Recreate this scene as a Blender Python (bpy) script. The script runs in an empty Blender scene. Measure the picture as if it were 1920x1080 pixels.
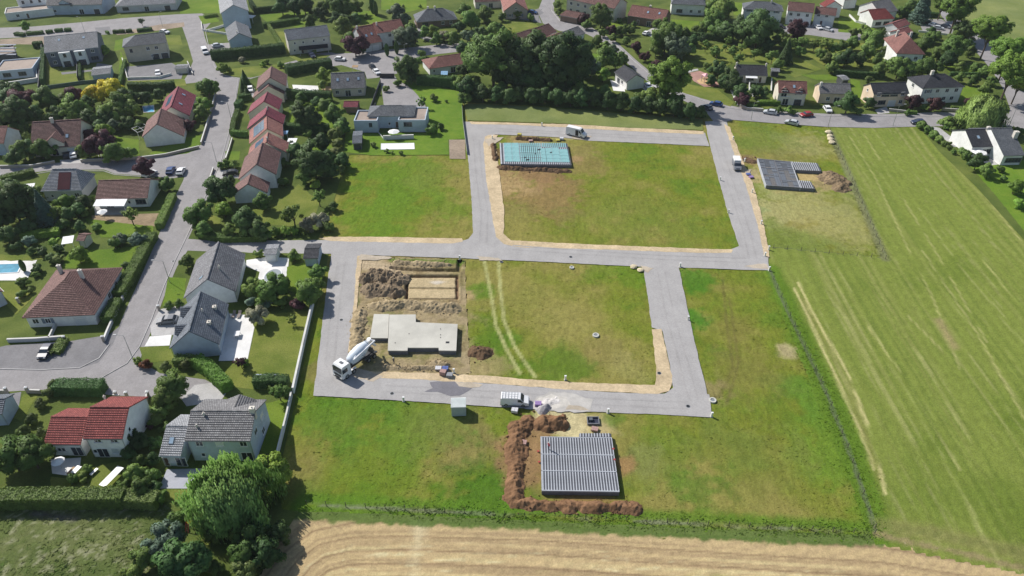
import bpy, bmesh, math, random
import numpy as np
from mathutils import Vector, Matrix
random.seed(7); rng = np.random.default_rng(7)
R = math.radians
scene = bpy.context.scene
# ---------------- camera ----------------
F_PX = 1391.0; PITCH = R(36.8); CAM_H = 100.0
cam_d = bpy.data.cameras.new("camera"); cam = bpy.data.objects.new("camera", cam_d)
scene.collection.objects.link(cam); scene.camera = cam
cam.location = (0, 0, CAM_H); cam.rotation_euler = (math.pi/2-PITCH, 0, 0)
cam_d.sensor_width = 36.0; cam_d.lens = 36.0*F_PX/1920.0
cam_d.clip_start = 1.0; cam_d.clip_end = 6000
# ---------------- sky and sun ----------------
SUN_EL = R(41.5); SUN_AZ = math.atan2(-1.0, 0.77)          # from +Y, clockwise
w = bpy.data.worlds.new("World"); scene.world = w; w.use_nodes = True
nt = w.node_tree; sky = nt.nodes.new("ShaderNodeTexSky"); sky.sky_type = 'NISHITA'
sky.sun_disc = False; sky.sun_elevation = SUN_EL; sky.sun_rotation = SUN_AZ
bg = nt.nodes["Background"]; nt.links.new(sky.outputs[0], bg.inputs[0]); bg.inputs[1].default_value = 0.095
sd = bpy.data.lights.new("sun", 'SUN'); sd.energy = 4.9; sd.angle = R(0.53); sd.color = (1.0, 0.955, 0.89)
so = bpy.data.objects.new("sun", sd); scene.collection.objects.link(so)
sdir = Vector((math.cos(SUN_EL)*math.sin(SUN_AZ), math.cos(SUN_EL)*math.cos(SUN_AZ), math.sin(SUN_EL)))
so.rotation_euler = sdir.to_track_quat('Z', 'Y').to_euler(); so.location = (0, 0, 200)
scene.view_settings.view_transform = 'Standard'; scene.view_settings.look = 'None'
scene.view_settings.exposure = 0.2; scene.view_settings.gamma = 1.0

# ---------------- survey: where a spot of the photograph lies at height z ----------------
def G(px, py, z=0.0):
    dx = (px-960)/F_PX; dy = -(py-540)/F_PX
    d = (dx, math.cos(PITCH)+dy*math.sin(PITCH), -math.sin(PITCH)+dy*math.cos(PITCH))
    t = (z-CAM_H)/d[2]
    return Vector((d[0]*t, d[1]*t, z))
def G2(p): v = G(p[0], p[1]); return (v.x, v.y)
def pxm(py): return math.cos(PITCH)*((py-540)+F_PX*math.tan(PITCH))/CAM_H      # pixels per metre at ground row

# ---------------- noise ----------------
_tab = rng.random((256, 256))
def vnoise(x, y, seed=0):
    x = np.asarray(x, float)+seed*17.37; y = np.asarray(y, float)+seed*5.71
    xi = np.floor(x).astype(int); yi = np.floor(y).astype(int); fx = x-xi; fy = y-yi
    fx = fx*fx*(3-2*fx); fy = fy*fy*(3-2*fy)
    a = _tab[xi & 255, yi & 255]; b = _tab[(xi+1) & 255, yi & 255]; c = _tab[xi & 255, (yi+1) & 255]; d = _tab[(xi+1) & 255, (yi+1) & 255]
    return (a*(1-fx)+b*fx)*(1-fy)+(c*(1-fx)+d*fx)*fy
def fbm(x, y, s, o=4, seed=0):
    r = 0; a = 1; t = 0
    for k in range(o):
        r = r+a*vnoise(np.asarray(x)/s*(2**k), np.asarray(y)/s*(2**k), seed+k*3); t += a; a *= .55
    return r/t

# ---------------- materials ----------------
MATS = {}
def ramp2(nt, fac, c0, c1, p0=0.3, p1=0.7):
    r = nt.nodes.new("ShaderNodeValToRGB"); r.color_ramp.elements[0].position = p0; r.color_ramp.elements[1].position = p1
    r.color_ramp.elements[0].color = (*c0, 1); r.color_ramp.elements[1].color = (*c1, 1); nt.links.new(fac, r.inputs[0]); return r.outputs[0]
def sc(c, k): return tuple(min(1, x*k) for x in c)
def noise(nt, scale, vec=None, detail=4, rough=.6):
    n = nt.nodes.new("ShaderNodeTexNoise"); n.inputs["Scale"].default_value = scale; n.inputs["Detail"].default_value = detail
    n.inputs["Roughness"].default_value = rough
    if vec is not None: nt.links.new(vec, n.inputs["Vector"])
    return n.outputs["Fac"]
def mul(nt, a, b, f=1.0):
    m = nt.nodes.new("ShaderNodeMixRGB"); m.blend_type = 'MULTIPLY'; m.inputs[0].default_value = f
    nt.links.new(a, m.inputs[1]); nt.links.new(b, m.inputs[2]); return m.outputs[0]
def new_mat(name, rough=.8, spec=.3, metal=0):
    m = bpy.data.materials.new(name); m.use_nodes = True; nt = m.node_tree; b = nt.nodes["Principled BSDF"]
    b.inputs["Roughness"].default_value = rough; b.inputs["Specular IOR Level"].default_value = spec; b.inputs["Metallic"].default_value = metal
    tc = nt.nodes.new("ShaderNodeTexCoord"); return m, nt, b, tc
def mat(name, col, var=.25, scale=1.2, rough=.8, spec=.3, big=.12, bump=0, metal=0, col2=None):
    """weathered plain surface: large and fine noise on one colour"""
    if name in MATS: return MATS[name]
    m, nt, b, tc = new_mat(name, rough, spec, metal); v = tc.outputs["Object"]
    f = noise(nt, scale, v, 5, .65); c = ramp2(nt, f, sc(col, 1-var), col2 or sc(col, 1+var))
    g = noise(nt, scale*.13, v, 3); c2 = ramp2(nt, g, (1-big*1.6,)*3, (1+big,)*3)
    nt.links.new(mul(nt, c, c2), b.inputs["Base Color"])
    if bump:
        bp = nt.nodes.new("ShaderNodeBump"); bp.inputs["Distance"].default_value = bump; bp.inputs["Strength"].default_value = .8
        nt.links.new(noise(nt, scale*2.2, v, 5, .7), bp.inputs["Height"]); nt.links.new(bp.outputs[0], b.inputs["Normal"])
    MATS[name] = m; return m
def mat_attr(name, lo=.7, hi=1.28, scale=2.2, bump=.08, rough=.95):
    """colour measured out per point of the field, broken up by fine noise"""
    if name in MATS: return MATS[name]
    m, nt, b, tc = new_mat(name, rough, .03); v = tc.outputs["Object"]
    a = nt.nodes.new("ShaderNodeAttribute"); a.attribute_name = "Col"
    c = mul(nt, a.outputs["Color"], ramp2(nt, noise(nt, scale, v, 6, .75), (lo,)*3, (hi,)*3, .25, .75))
    nt.links.new(c, b.inputs["Base Color"])
    bp = nt.nodes.new("ShaderNodeBump"); bp.inputs["Distance"].default_value = bump; bp.inputs["Strength"].default_value = 1
    nt.links.new(noise(nt, scale*1.5, v, 5, .75), bp.inputs["Height"]); nt.links.new(bp.outputs[0], b.inputs["Normal"])
    MATS[name] = m; return m
def mat_lawn(name, c0, c1, scale=.35, stripes=0):
    if name in MATS: return MATS[name]
    m, nt, b, tc = new_mat(name, .95, .1); v = tc.outputs["Object"]
    c = ramp2(nt, noise(nt, scale, v, 5, .6), c0, c1, .35, .65)
    c = mul(nt, c, ramp2(nt, noise(nt, 3.5, v, 6, .8), (.6,)*3, (1.35,)*3, .25, .75))
    c = mul(nt, c, ramp2(nt, noise(nt, .05, v, 3), (.8, .85, .8), (1.2, 1.12, 1.0), .3, .7))
    nt.links.new(c, b.inputs["Base Color"])
    bp = nt.nodes.new("ShaderNodeBump"); bp.inputs["Distance"].default_value = .1; bp.inputs["Strength"].default_value = 1
    nt.links.new(noise(nt, 5, v, 5, .75), bp.inputs["Height"]); nt.links.new(bp.outputs[0], b.inputs["Normal"])
    MATS[name] = m; return m
def mat_road(name, col, patch=.12, streak=.1, rough=.9):
    if name in MATS: return MATS[name]
    m, nt, b, tc = new_mat(name, rough, .2); v = tc.outputs["Object"]
    c = ramp2(nt, noise(nt, .22, v, 5, .7), sc(col, 1-patch), sc(col, 1+patch), .35, .65)
    c = mul(nt, c, ramp2(nt, noise(nt, 2.5, v, 6, .8), (.84,)*3, (1.14,)*3, .3, .7))
    mp = nt.nodes.new("ShaderNodeMapping"); mp.inputs["Scale"].default_value = (.5, .12, 1); mp.inputs["Rotation"].default_value = (0, 0, R(4)); nt.links.new(v, mp.inputs[0])
    c = mul(nt, c, ramp2(nt, noise(nt, 1.0, mp.outputs[0], 4), (1-streak,)*3, (1+streak,)*3, .35, .65))
    # dark repair patches and cracks
    vo = nt.nodes.new("ShaderNodeTexVoronoi"); vo.feature = 'DISTANCE_TO_EDGE'; vo.inputs["Scale"].default_value = .12; nt.links.new(v, vo.inputs["Vector"])
    c = mul(nt, c, ramp2(nt, vo.outputs["Distance"], (.85,)*3, (1,)*3, .001, .006), .5)
    nt.links.new(c, b.inputs["Base Color"])
    MATS[name] = m; return m
def mat_roof(name, col, col2=None, rough=.75, bw=.3, rh=.4, dark=.3):
    if name in MATS: return MATS[name]
    m, nt, b, tc = new_mat(name, rough, .25)
    br = nt.nodes.new("ShaderNodeTexBrick"); nt.links.new(tc.outputs["UV"], br.inputs["Vector"]); br.inputs["Scale"].default_value = 1
    br.inputs["Brick Width"].default_value = bw; br.inputs["Row Height"].default_value = rh; br.inputs["Mortar Size"].default_value = .05; br.inputs["Mortar Smooth"].default_value = .3
    br.inputs["Color1"].default_value = (*sc(col, .8), 1); br.inputs["Color2"].default_value = (*(col2 or sc(col, 1.2)), 1); br.inputs["Mortar"].default_value = (*sc(col, dark), 1)
    c = mul(nt, br.outputs[0], ramp2(nt, noise(nt, .35, tc.outputs["Object"], 5, .7), (.78,)*3, (1.18,)*3, .3, .7))
    c = mul(nt, c, ramp2(nt, noise(nt, 2.5, tc.outputs["Object"], 4, .7), (.85,)*3, (1.12,)*3, .3, .7))
    nt.links.new(c, b.inputs["Base Color"]); MATS[name] = m; return m
def set_normals(me, N):
    N = N/(np.linalg.norm(N, axis=1, keepdims=True)+1e-9); me.normals_split_custom_set_from_vertices(N.tolist())
def mat_leaf(name, col, dark=.5, hue=.018):
    if name in MATS: return MATS[name]
    m, nt, b, tc = new_mat(name, .6, .25)
    n = noise(nt, .9, tc.outputs["Object"], 3, .7); c = ramp2(nt, n, sc(col, dark), sc(col, 1.35), .3, .72)
    oi = nt.nodes.new("ShaderNodeObjectInfo"); hs = nt.nodes.new("ShaderNodeHueSaturation")
    wn = nt.nodes.new("ShaderNodeTexWhiteNoise"); wn.noise_dimensions = '1D'; nt.links.new(oi.outputs["Random"], wn.inputs["W"]); oi2 = wn.outputs["Value"]
    def mr(lo, hi, src):
        x = nt.nodes.new("ShaderNodeMapRange"); x.inputs["To Min"].default_value = lo; x.inputs["To Max"].default_value = hi; nt.links.new(src, x.inputs["Value"]); return x.outputs[0]
    nt.links.new(mr(.5-hue*.4, .5+hue*1.6, oi.outputs["Random"]), hs.inputs["Hue"]); nt.links.new(mr(.72, 1.35, oi2), hs.inputs["Value"]); nt.links.new(c, hs.inputs["Color"])
    nt.links.new(hs.outputs[0], b.inputs["Base Color"])
    tr = nt.nodes.new("ShaderNodeBsdfTranslucent"); nt.links.new(hs.outputs[0], tr.inputs[0]); mx = nt.nodes.new("ShaderNodeMixShader"); mx.inputs[0].default_value = .33
    nt.links.new(b.outputs[0], mx.inputs[1]); nt.links.new(tr.outputs[0], mx.inputs[2]); nt.links.new(mx.outputs[0], nt.nodes["Material Output"].inputs[0])
    MATS[name] = m; return m
def paint(name, col, rough=.3, spec=.5, metal=0): return mat(name, col, .04, 2, rough, spec, .03, metal=metal)
ROOF = dict(brown=((.225,.12,.105),(.3,.17,.15)), red=((.29,.065,.06),(.37,.1,.085)), crimson=((.28,.06,.085),(.36,.09,.12)), orange=((.38,.16,.13),(.46,.22,.18)),
    rust=((.3,.135,.115),(.37,.19,.16)), grey=((.225,.225,.24),(.3,.3,.31)), dark=((.062,.065,.08),(.095,.098,.11)), slate=((.175,.19,.21),(.23,.245,.265)),
    taupe=((.25,.245,.25),(.33,.325,.325)), pink=((.38,.14,.13),(.46,.2,.18)), white=((.75,.75,.75),(.8,.8,.8)), bluegrey=((.18,.205,.24),(.24,.265,.3)), pale=((.38,.39,.41),(.46,.47,.49)))
def roofm(k): return mat_roof("roof_tiles_"+k, ROOF[k][0], ROOF[k][1])
WALL = dict(white=(.78,.78,.76), cream=(.7,.65,.54), grey=(.56,.56,.56), greyblue=(.45,.52,.6), beige=(.58,.52,.43), warm=(.66,.62,.55), dark=(.08,.085,.09), brown=(.22,.16,.12), stone=(.42,.37,.31), peach=(.72,.58,.43))
def wallm(k): return mat("render_"+k, WALL[k], .07, 1.1, .9, .15, .1)
glass = mat("window_glass", (.035,.045,.06), .3, .5, .08, .6, .2)
frame_w = paint("frame_white", (.75,.75,.74)); frame_g = paint("frame_grey", (.12,.13,.14)); wood = mat("timber", (.36,.24,.13), .25, 3, .8)
concrete = mat("concrete_pale", (.52,.52,.47), .08, .7, .9, .2, .12); block = mat("blockwork_grey", (.16,.165,.18), .2, 2, .9); steel = paint("galvanised_steel", (.4,.42,.43), .4, .5, .6)
tyre = mat("tyre_rubber", (.02,.02,.02), .2, 4, .8); black = mat("black_plastic", (.025,.027,.03), .2, 3, .5)

# ---------------- mesh helpers ----------------
def mesh_np(name, V, Fc, uv=None):
    """fast mesh from vertex array and an (n,k) face array"""
    me = bpy.data.meshes.new(name); V = np.asarray(V, np.float32); Fc = np.asarray(Fc, np.int32); n, k = Fc.shape
    me.vertices.add(len(V)); me.vertices.foreach_set("co", V.ravel()); me.loops.add(n*k); me.loops.foreach_set("vertex_index", Fc.ravel())
    me.polygons.add(n); me.polygons.foreach_set("loop_start", np.arange(0, n*k, k, dtype=np.int32)); me.polygons.foreach_set("loop_total", np.full(n, k, np.int32))
    me.update(calc_edges=True); me.validate(); return me
class MB:
    def __init__(s): s.v = []; s.f = []; s.uv = {}
    def face(s, pts, uvs=None):
        i = len(s.v); s.v += [tuple(p) for p in pts]; s.f.append(tuple(range(i, i+len(pts))))
        if uvs: s.uv[len(s.f)-1] = uvs
        return s
    def box(s, x0, y0, z0, x1, y1, z1, M=None):
        p = [(x0,y0,z0),(x1,y0,z0),(x1,y1,z0),(x0,y1,z0),(x0,y0,z1),(x1,y0,z1),(x1,y1,z1),(x0,y1,z1)]
        if M is not None: p = [tuple(M @ Vector(q)) for q in p]
        i = len(s.v); s.v += p
        for f in ((3,2,1,0),(4,5,6,7),(0,1,5,4),(1,2,6,5),(2,3,7,6),(3,0,4,7)): s.f.append(tuple(i+a for a in f))
        return s
    def bar(s, a, b, r, n=4, r2=None):
        a = Vector(a); b = Vector(b); r2 = r if r2 is None else r2; d = (b-a); q = d.to_track_quat('Z', 'Y'); i = len(s.v)
        for P, rr in ((a, r), (b, r2)):
            for k in range(n):
                t = 2*math.pi*(k+.5)/n; s.v.append(tuple(P+q @ Vector((math.cos(t)*rr, math.sin(t)*rr, 0))))
        for k in range(n): s.f.append((i+k, i+(k+1) % n, i+n+(k+1) % n, i+n+k))
        s.f.append(tuple(i+n-1-k for k in range(n))); s.f.append(tuple(i+n+k for k in range(n))); return s
    def lathe(s, prof, n=16, M=None):
        i = len(s.v)
        for z, r in prof:
            for k in range(n):
                t = 2*math.pi*k/n; p = Vector((math.cos(t)*r, math.sin(t)*r, z)); s.v.append(tuple(M @ p if M is not None else p))
        for j in range(len(prof)-1):
            for k in range(n): s.f.append((i+j*n+k, i+j*n+(k+1) % n, i+(j+1)*n+(k+1) % n, i+(j+1)*n+k))
        s.f.append(tuple(i+n-1-k for k in range(n))); j = len(prof)-1; s.f.append(tuple(i+j*n+k for k in range(n))); return s
    def prism(s, poly, z0, z1):
        n = len(poly); s.face([(x, y, z1) for x, y in poly]); s.face([(x, y, z0) for x, y in reversed(poly)])
        for k in range(n):
            a = poly[k]; b = poly[(k+1) % n]; s.face([(*a, z0), (*b, z0), (*b, z1), (*a, z1)])
        return s
    def mesh(s, name):
        me = bpy.data.meshes.new(name); me.from_pydata(s.v, [], s.f)
        if s.uv:
            ul = me.uv_layers.new(name="UVMap")
            for p in me.polygons:
                u = s.uv.get(p.index)
                if u:
                    for li, c in zip(p.loop_indices, u): ul.data[li].uv = c
        me.update(); return me
col = scene.collection
def obj(name, me, m, parent=None, loc=None, rot=None):
    if isinstance(me, MB): me = me.mesh(name)
    if m is not None and not me.materials: me.materials.append(m)
    o = bpy.data.objects.new(name, me); col.objects.link(o)
    if parent is not None: o.parent = parent
    if loc is not None: o.location = loc
    if rot is not None: o.rotation_euler = (0, 0, rot) if isinstance(rot, (int, float)) else rot
    return o
def empty(name, loc, rz=0, label=None, cat=None, group=None):
    o = bpy.data.objects.new(name, None); col.objects.link(o); o.location = loc; o.rotation_euler = (0, 0, rz); o.empty_display_size = .3
    tag(o, label, cat, group); return o
def tag(o, label=None, cat=None, group=None, kind=None):
    for k, v in (('label', label), ('category', cat), ('group', group), ('kind', kind)):
        if v: o[k] = v
    return o
def ccw(P):
    a = sum(P[i][0]*P[(i+1) % len(P)][1]-P[(i+1) % len(P)][0]*P[i][1] for i in range(len(P)))
    return list(P) if a > 0 else list(reversed(P))

# ---------------- flat sheets (roads, paths, lawns, terraces) ----------------
_sheets = []
def resample(P, step, jit, seed=0):
    out = []; n = len(P)
    for i in range(n):
        a = Vector(P[i]); b = Vector(P[(i+1) % n]); L = (b-a).length; k = max(1, int(L/step))
        d = (b-a)/max(L, 1e-6); nr = Vector((-d.y, d.x))
        for j in range(k):
            q = a+(b-a)*(j/k)
            o = 0 if jit == 0 else (float(fbm(q.x, q.y, 1.3, 3, seed))-.5)*2*jit
            out.append(tuple(q+nr*o))
    return out
def sheet(name, m, pts, jit=0.0, kind='structure', world=False, level=None):
    P = [tuple(p) for p in pts] if world else [G2(p) for p in pts]
    if jit: P = resample(P, .7, jit, len(_sheets))
    P = ccw(P); bb = (min(p[0] for p in P), min(p[1] for p in P), max(p[0] for p in P), max(p[1] for p in P))
    lv = 1
    for b2, l2 in _sheets:
        if bb[0] < b2[2] and b2[0] < bb[2] and bb[1] < b2[3] and b2[1] < bb[3]: lv = max(lv, l2+1)
    if level: lv = level
    _sheets.append((bb, lv)); z = .012+.005*lv
    from mathutils.geometry import tessellate_polygon
    tri = tessellate_polygon([[Vector((x, y, 0)) for x, y in P]]); ar = 0; T = []
    for t in tri:
        a, b, c = (P[i] for i in t); s_ = (b[0]-a[0])*(c[1]-a[1])-(c[0]-a[0])*(b[1]-a[1]); ar += abs(s_)/2; T.append(tuple(t) if s_ > 0 else tuple(reversed(t)))
    pa = sum(P[i][0]*P[(i+1) % len(P)][1]-P[(i+1) % len(P)][0]*P[i][1] for i in range(len(P)))/2
    if abs(ar-pa) > .01*pa+.5: print("SHEET", name, pts[0], round(ar), round(pa))
    me = bpy.data.meshes.new(name); me.from_pydata([(x, y, z) for x, y in P], [], T); me.update(); o = obj(name, me, m); tag(o, kind=kind); return o
def strip(pts, wid, world=False):
    """outline of a band of given width along a path"""
    P = [Vector(p) if world else Vector(G2(p)) for p in pts]; Lf = []; Rt = []
    for i, p in enumerate(P):
        d = ((P[min(i+1, len(P)-1)]-P[max(i-1, 0)])).normalized(); n = Vector((-d.y, d.x))
        Lf.append(tuple(p+n*wid/2)); Rt.append(tuple(p-n*wid/2))
    return Lf+Rt[::-1]
def inpoly(X, Y, P):
    c = np.zeros(X.shape, bool); n = len(P); j = n-1
    for i in range(n):
        xi, yi = P[i]; xj, yj = P[j]
        if yi != yj: c ^= ((yi > Y) != (yj > Y)) & (X < (xj-xi)*(Y-yi)/(yj-yi)+xi)
        j = i
    return c
def dist_line(X, Y, P, signed=False):
    D = np.full(X.shape, 1e9); S = np.zeros(X.shape); A = np.zeros(X.shape); acc = 0
    for (x0, y0), (x1, y1) in zip(P[:-1], P[1:]):
        dx, dy = x1-x0, y1-y0; L = math.hypot(dx, dy)+1e-9
        t = np.clip(((X-x0)*dx+(Y-y0)*dy)/L**2, 0, 1); d = np.hypot(X-x0-t*dx, Y-y0-t*dy); k = d < D
        D = np.where(k, d, D); A = np.where(k, acc+t*L, A); S = np.where(k, np.sign(dx*(Y-y0)-dy*(X-x0)), S); acc += L
    return (D*S if signed else D), A
def PX(*pts): return [G2(p) for p in pts]
# ================= GROUND =================
base_m = mat_lawn("village_grass", (.065,.1,.022), (.12,.155,.04), .12)
bm = bmesh.new(); vs = [bm.verts.new(p) for p in ((-3000,-600,-1.4),(3000,-600,-1.4),(3000,5000,-1.4),(-3000,5000,-1.4))]; bm.faces.new(vs)
me = bpy.data.meshes.new("ground"); bm.to_mesh(me); bm.free()
# the fields below are meshes of their own: this sheet lies 2 m deeper under them is avoided by cutting it there
MEADOW = PX((655,290),(872,291),(873,228),(866,192),(1000,198),(1180,212),(1322,222),(1378,224),(1560,238),(1664,487),(1447,468),(1445,508),(1640,985),(1645,1003),(1300,990),(1000,976),(700,962),(560,958),(530,960),(520,900),(556,742),(590,590),(612,500),(618,460),(596,446),(612,420),(625,380),(640,330))
MOWN = PX((1560,238),(1722,237),(1762,285),(1830,350),(1920,450))+[(330,150),(330,40),(140,40)]+PX((1920,1064),(1650,1012),(1640,985),(1445,508),(1447,468),(1664,487))
STUB = PX((480,1090),(505,1050),(530,1000),(560,958),(700,962),(1000,976),(1300,990),(1645,1003),(1920,1064))+[(140,40),(-10,30),(-42,45)]
ROUGH = PX((-60,938),(305,942),(360,985),(330,1040),(300,1090))+[(-40,35),(-95,35),(-115,70)]
LINE_S = PX((575,946),(700,952),(1000,968),(1300,982),(1640,1000)); LINE_E = PX((1443,508),(1480,590),(1540,715),(1590,840),(1640,990)); LINE_P = PX((1450,465),(1540,474),(1660,485)); LINE_N = PX((1556,246),(1600,345),(1660,485))
TR1 = PX((908,488),(922,560),(930,610),(950,655),(975,700)); TR2 = PX((935,490),(938,540),(945,600),(965,650),(1003,706))
GUIDE = PX((470,1130),(505,1080),(540,1035),(590,1000),(660,985),(760,982),(1000,990),(1300,1010),(1645,1030),(1920,1072))+[(160,30)]
STRAWS = [PX((1497,530),(1520,580),(1590,700),(1640,830),(1660,925)), PX((1490,540),(1560,690),(1610,800),(1640,880)), PX((1590,250),(1640,330),(1700,460),(1750,560),(1800,690)), PX((1620,250),(1680,350),(1760,480),(1850,640)),
  PX((1735,240),(1790,300),(1860,375),(1930,450)), PX((1760,262),(1850,370),(1930,470)), PX((1700,590),(1790,680)), PX((1620,600),(1690,700),(1800,880)), PX((1730,470),(1830,620),(1925,790)), PX((1830,470),(1925,590))]
BLOBS = [ # px, py, radius m, colour, strength
 (1060,600,9,(.25,.22,.085),.7),(1130,660,6,(.24,.19,.09),.55),(990,560,7,(.2,.2,.06),.6),(1180,690,5,(.26,.23,.1),.7),(960,640,4,(.08,.16,.02),.7),(1050,690,8,(.08,.15,.02),.7),(1190,520,5,(.1,.18,.02),.6),(900,545,4,(.09,.17,.02),.8),(1120,505,7,(.1,.18,.02),.5),
 (1015,365,14,(.24,.16,.085),.9),(1090,310,8,(.21,.17,.07),.9),(1090,280,6,(.22,.18,.08),.8),(960,340,9,(.36,.25,.15),.9),(970,395,7,(.2,.18,.07),.5),(1200,420,18,(.15,.18,.045),.5),
 (1440,400,9,(.27,.3,.17),.85),(1500,400,14,(.33,.29,.15),.8),(1560,410,14,(.29,.27,.13),.7),(1500,270,9,(.3,.27,.14),.7),(1430,260,12,(.14,.18,.05),.6),(1610,380,10,(.24,.24,.11),.5),(1450,360,6,(.28,.28,.14),.6),(1480,460,12,(.15,.19,.05),.8),
 (1300,520,6,(.06,.16,.02),.8),(1310,600,4,(.05,.17,.02),.8),(1380,620,6,(.2,.17,.06),.5),(1400,700,9,(.19,.17,.06),.6),(1330,730,4,(.27,.2,.13),.6),(1480,660,3,(.36,.3,.2),.95),(1560,860,9,(.12,.2,.03),.8),(1540,740,7,(.1,.19,.03),.7),
 (600,840,8,(.2,.18,.06),.5),(560,890,6,(.21,.17,.08),.5),(720,880,14,(.1,.17,.02),.5),(870,840,8,(.25,.18,.1),.6),(840,800,8,(.2,.16,.07),.5),(900,925,9,(.05,.13,.015),.8),(640,780,9,(.07,.16,.02),.6),(780,800,10,(.1,.18,.03),.5),(600,700,4,(.2,.17,.07),.8),
 (1250,860,10,(.11,.17,.03),.5),(1400,860,12,(.17,.17,.055),.5),(1300,910,6,(.07,.15,.02),.6),(1200,860,5,(.2,.2,.09),.5),(740,330,16,(.11,.185,.025),.8),(720,400,14,(.115,.19,.025),.8),(830,390,9,(.13,.19,.03),.7),(800,330,8,(.165,.19,.05),.5),
 (695,492,4.5,(.45,.36,.24),.98),(715,500,3.5,(.4,.31,.2),.95),(760,520,11,(.32,.24,.14),.95),(690,560,7,(.26,.2,.12),.95),(820,580,9,(.28,.22,.13),.9),(860,640,4,(.3,.25,.14),.8),(665,590,2.5,(.4,.33,.2),.9),(740,680,6,(.36,.29,.18),.95),(810,688,6,(.34,.27,.17),.95),(880,690,5,(.3,.24,.14),.9),(920,690,4,(.3,.24,.14),.7),(665,620,3,(.36,.3,.18),.9),(865,560,3,(.33,.24,.15),.8),(700,650,3,(.3,.25,.14),.8),
 (1060,785,6,(.5,.43,.31),.95),(1085,805,4,(.5,.42,.3),.95),(1130,800,4,(.42,.33,.22),.9),(985,860,6,(.25,.15,.095),.9),(1165,870,2.6,(.3,.18,.1),.9),(1090,932,5,(.25,.15,.08),.8),(1000,830,5,(.26,.16,.1),.9),(1150,790,3,(.1,.16,.03),.8),
 (980,262,7,(.3,.22,.13),.9),(930,290,4,(.2,.13,.08),.9),(1000,322,9,(.24,.15,.09),.9),(1060,250,5,(.4,.33,.22),.9),(1075,300,3,(.3,.2,.12),.9),
 (1405,300,4,(.25,.18,.1),.95),(1410,325,4,(.33,.27,.18),.9),(1470,300,9,(.2,.17,.08),.5),(1480,330,9,(.33,.26,.14),.8),(1550,340,6,(.3,.23,.14),.9),(1510,328,5,(.42,.31,.18),.9)]
def lerp(C, c, m): return C+(np.asarray(c)[None, :]-C)*np.clip(m, 0, 1)[:, None]
def sm(d, a, b): t = np.clip((d-a)/(b-a), 0, 1); return t*t*(3-2*t)
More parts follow.
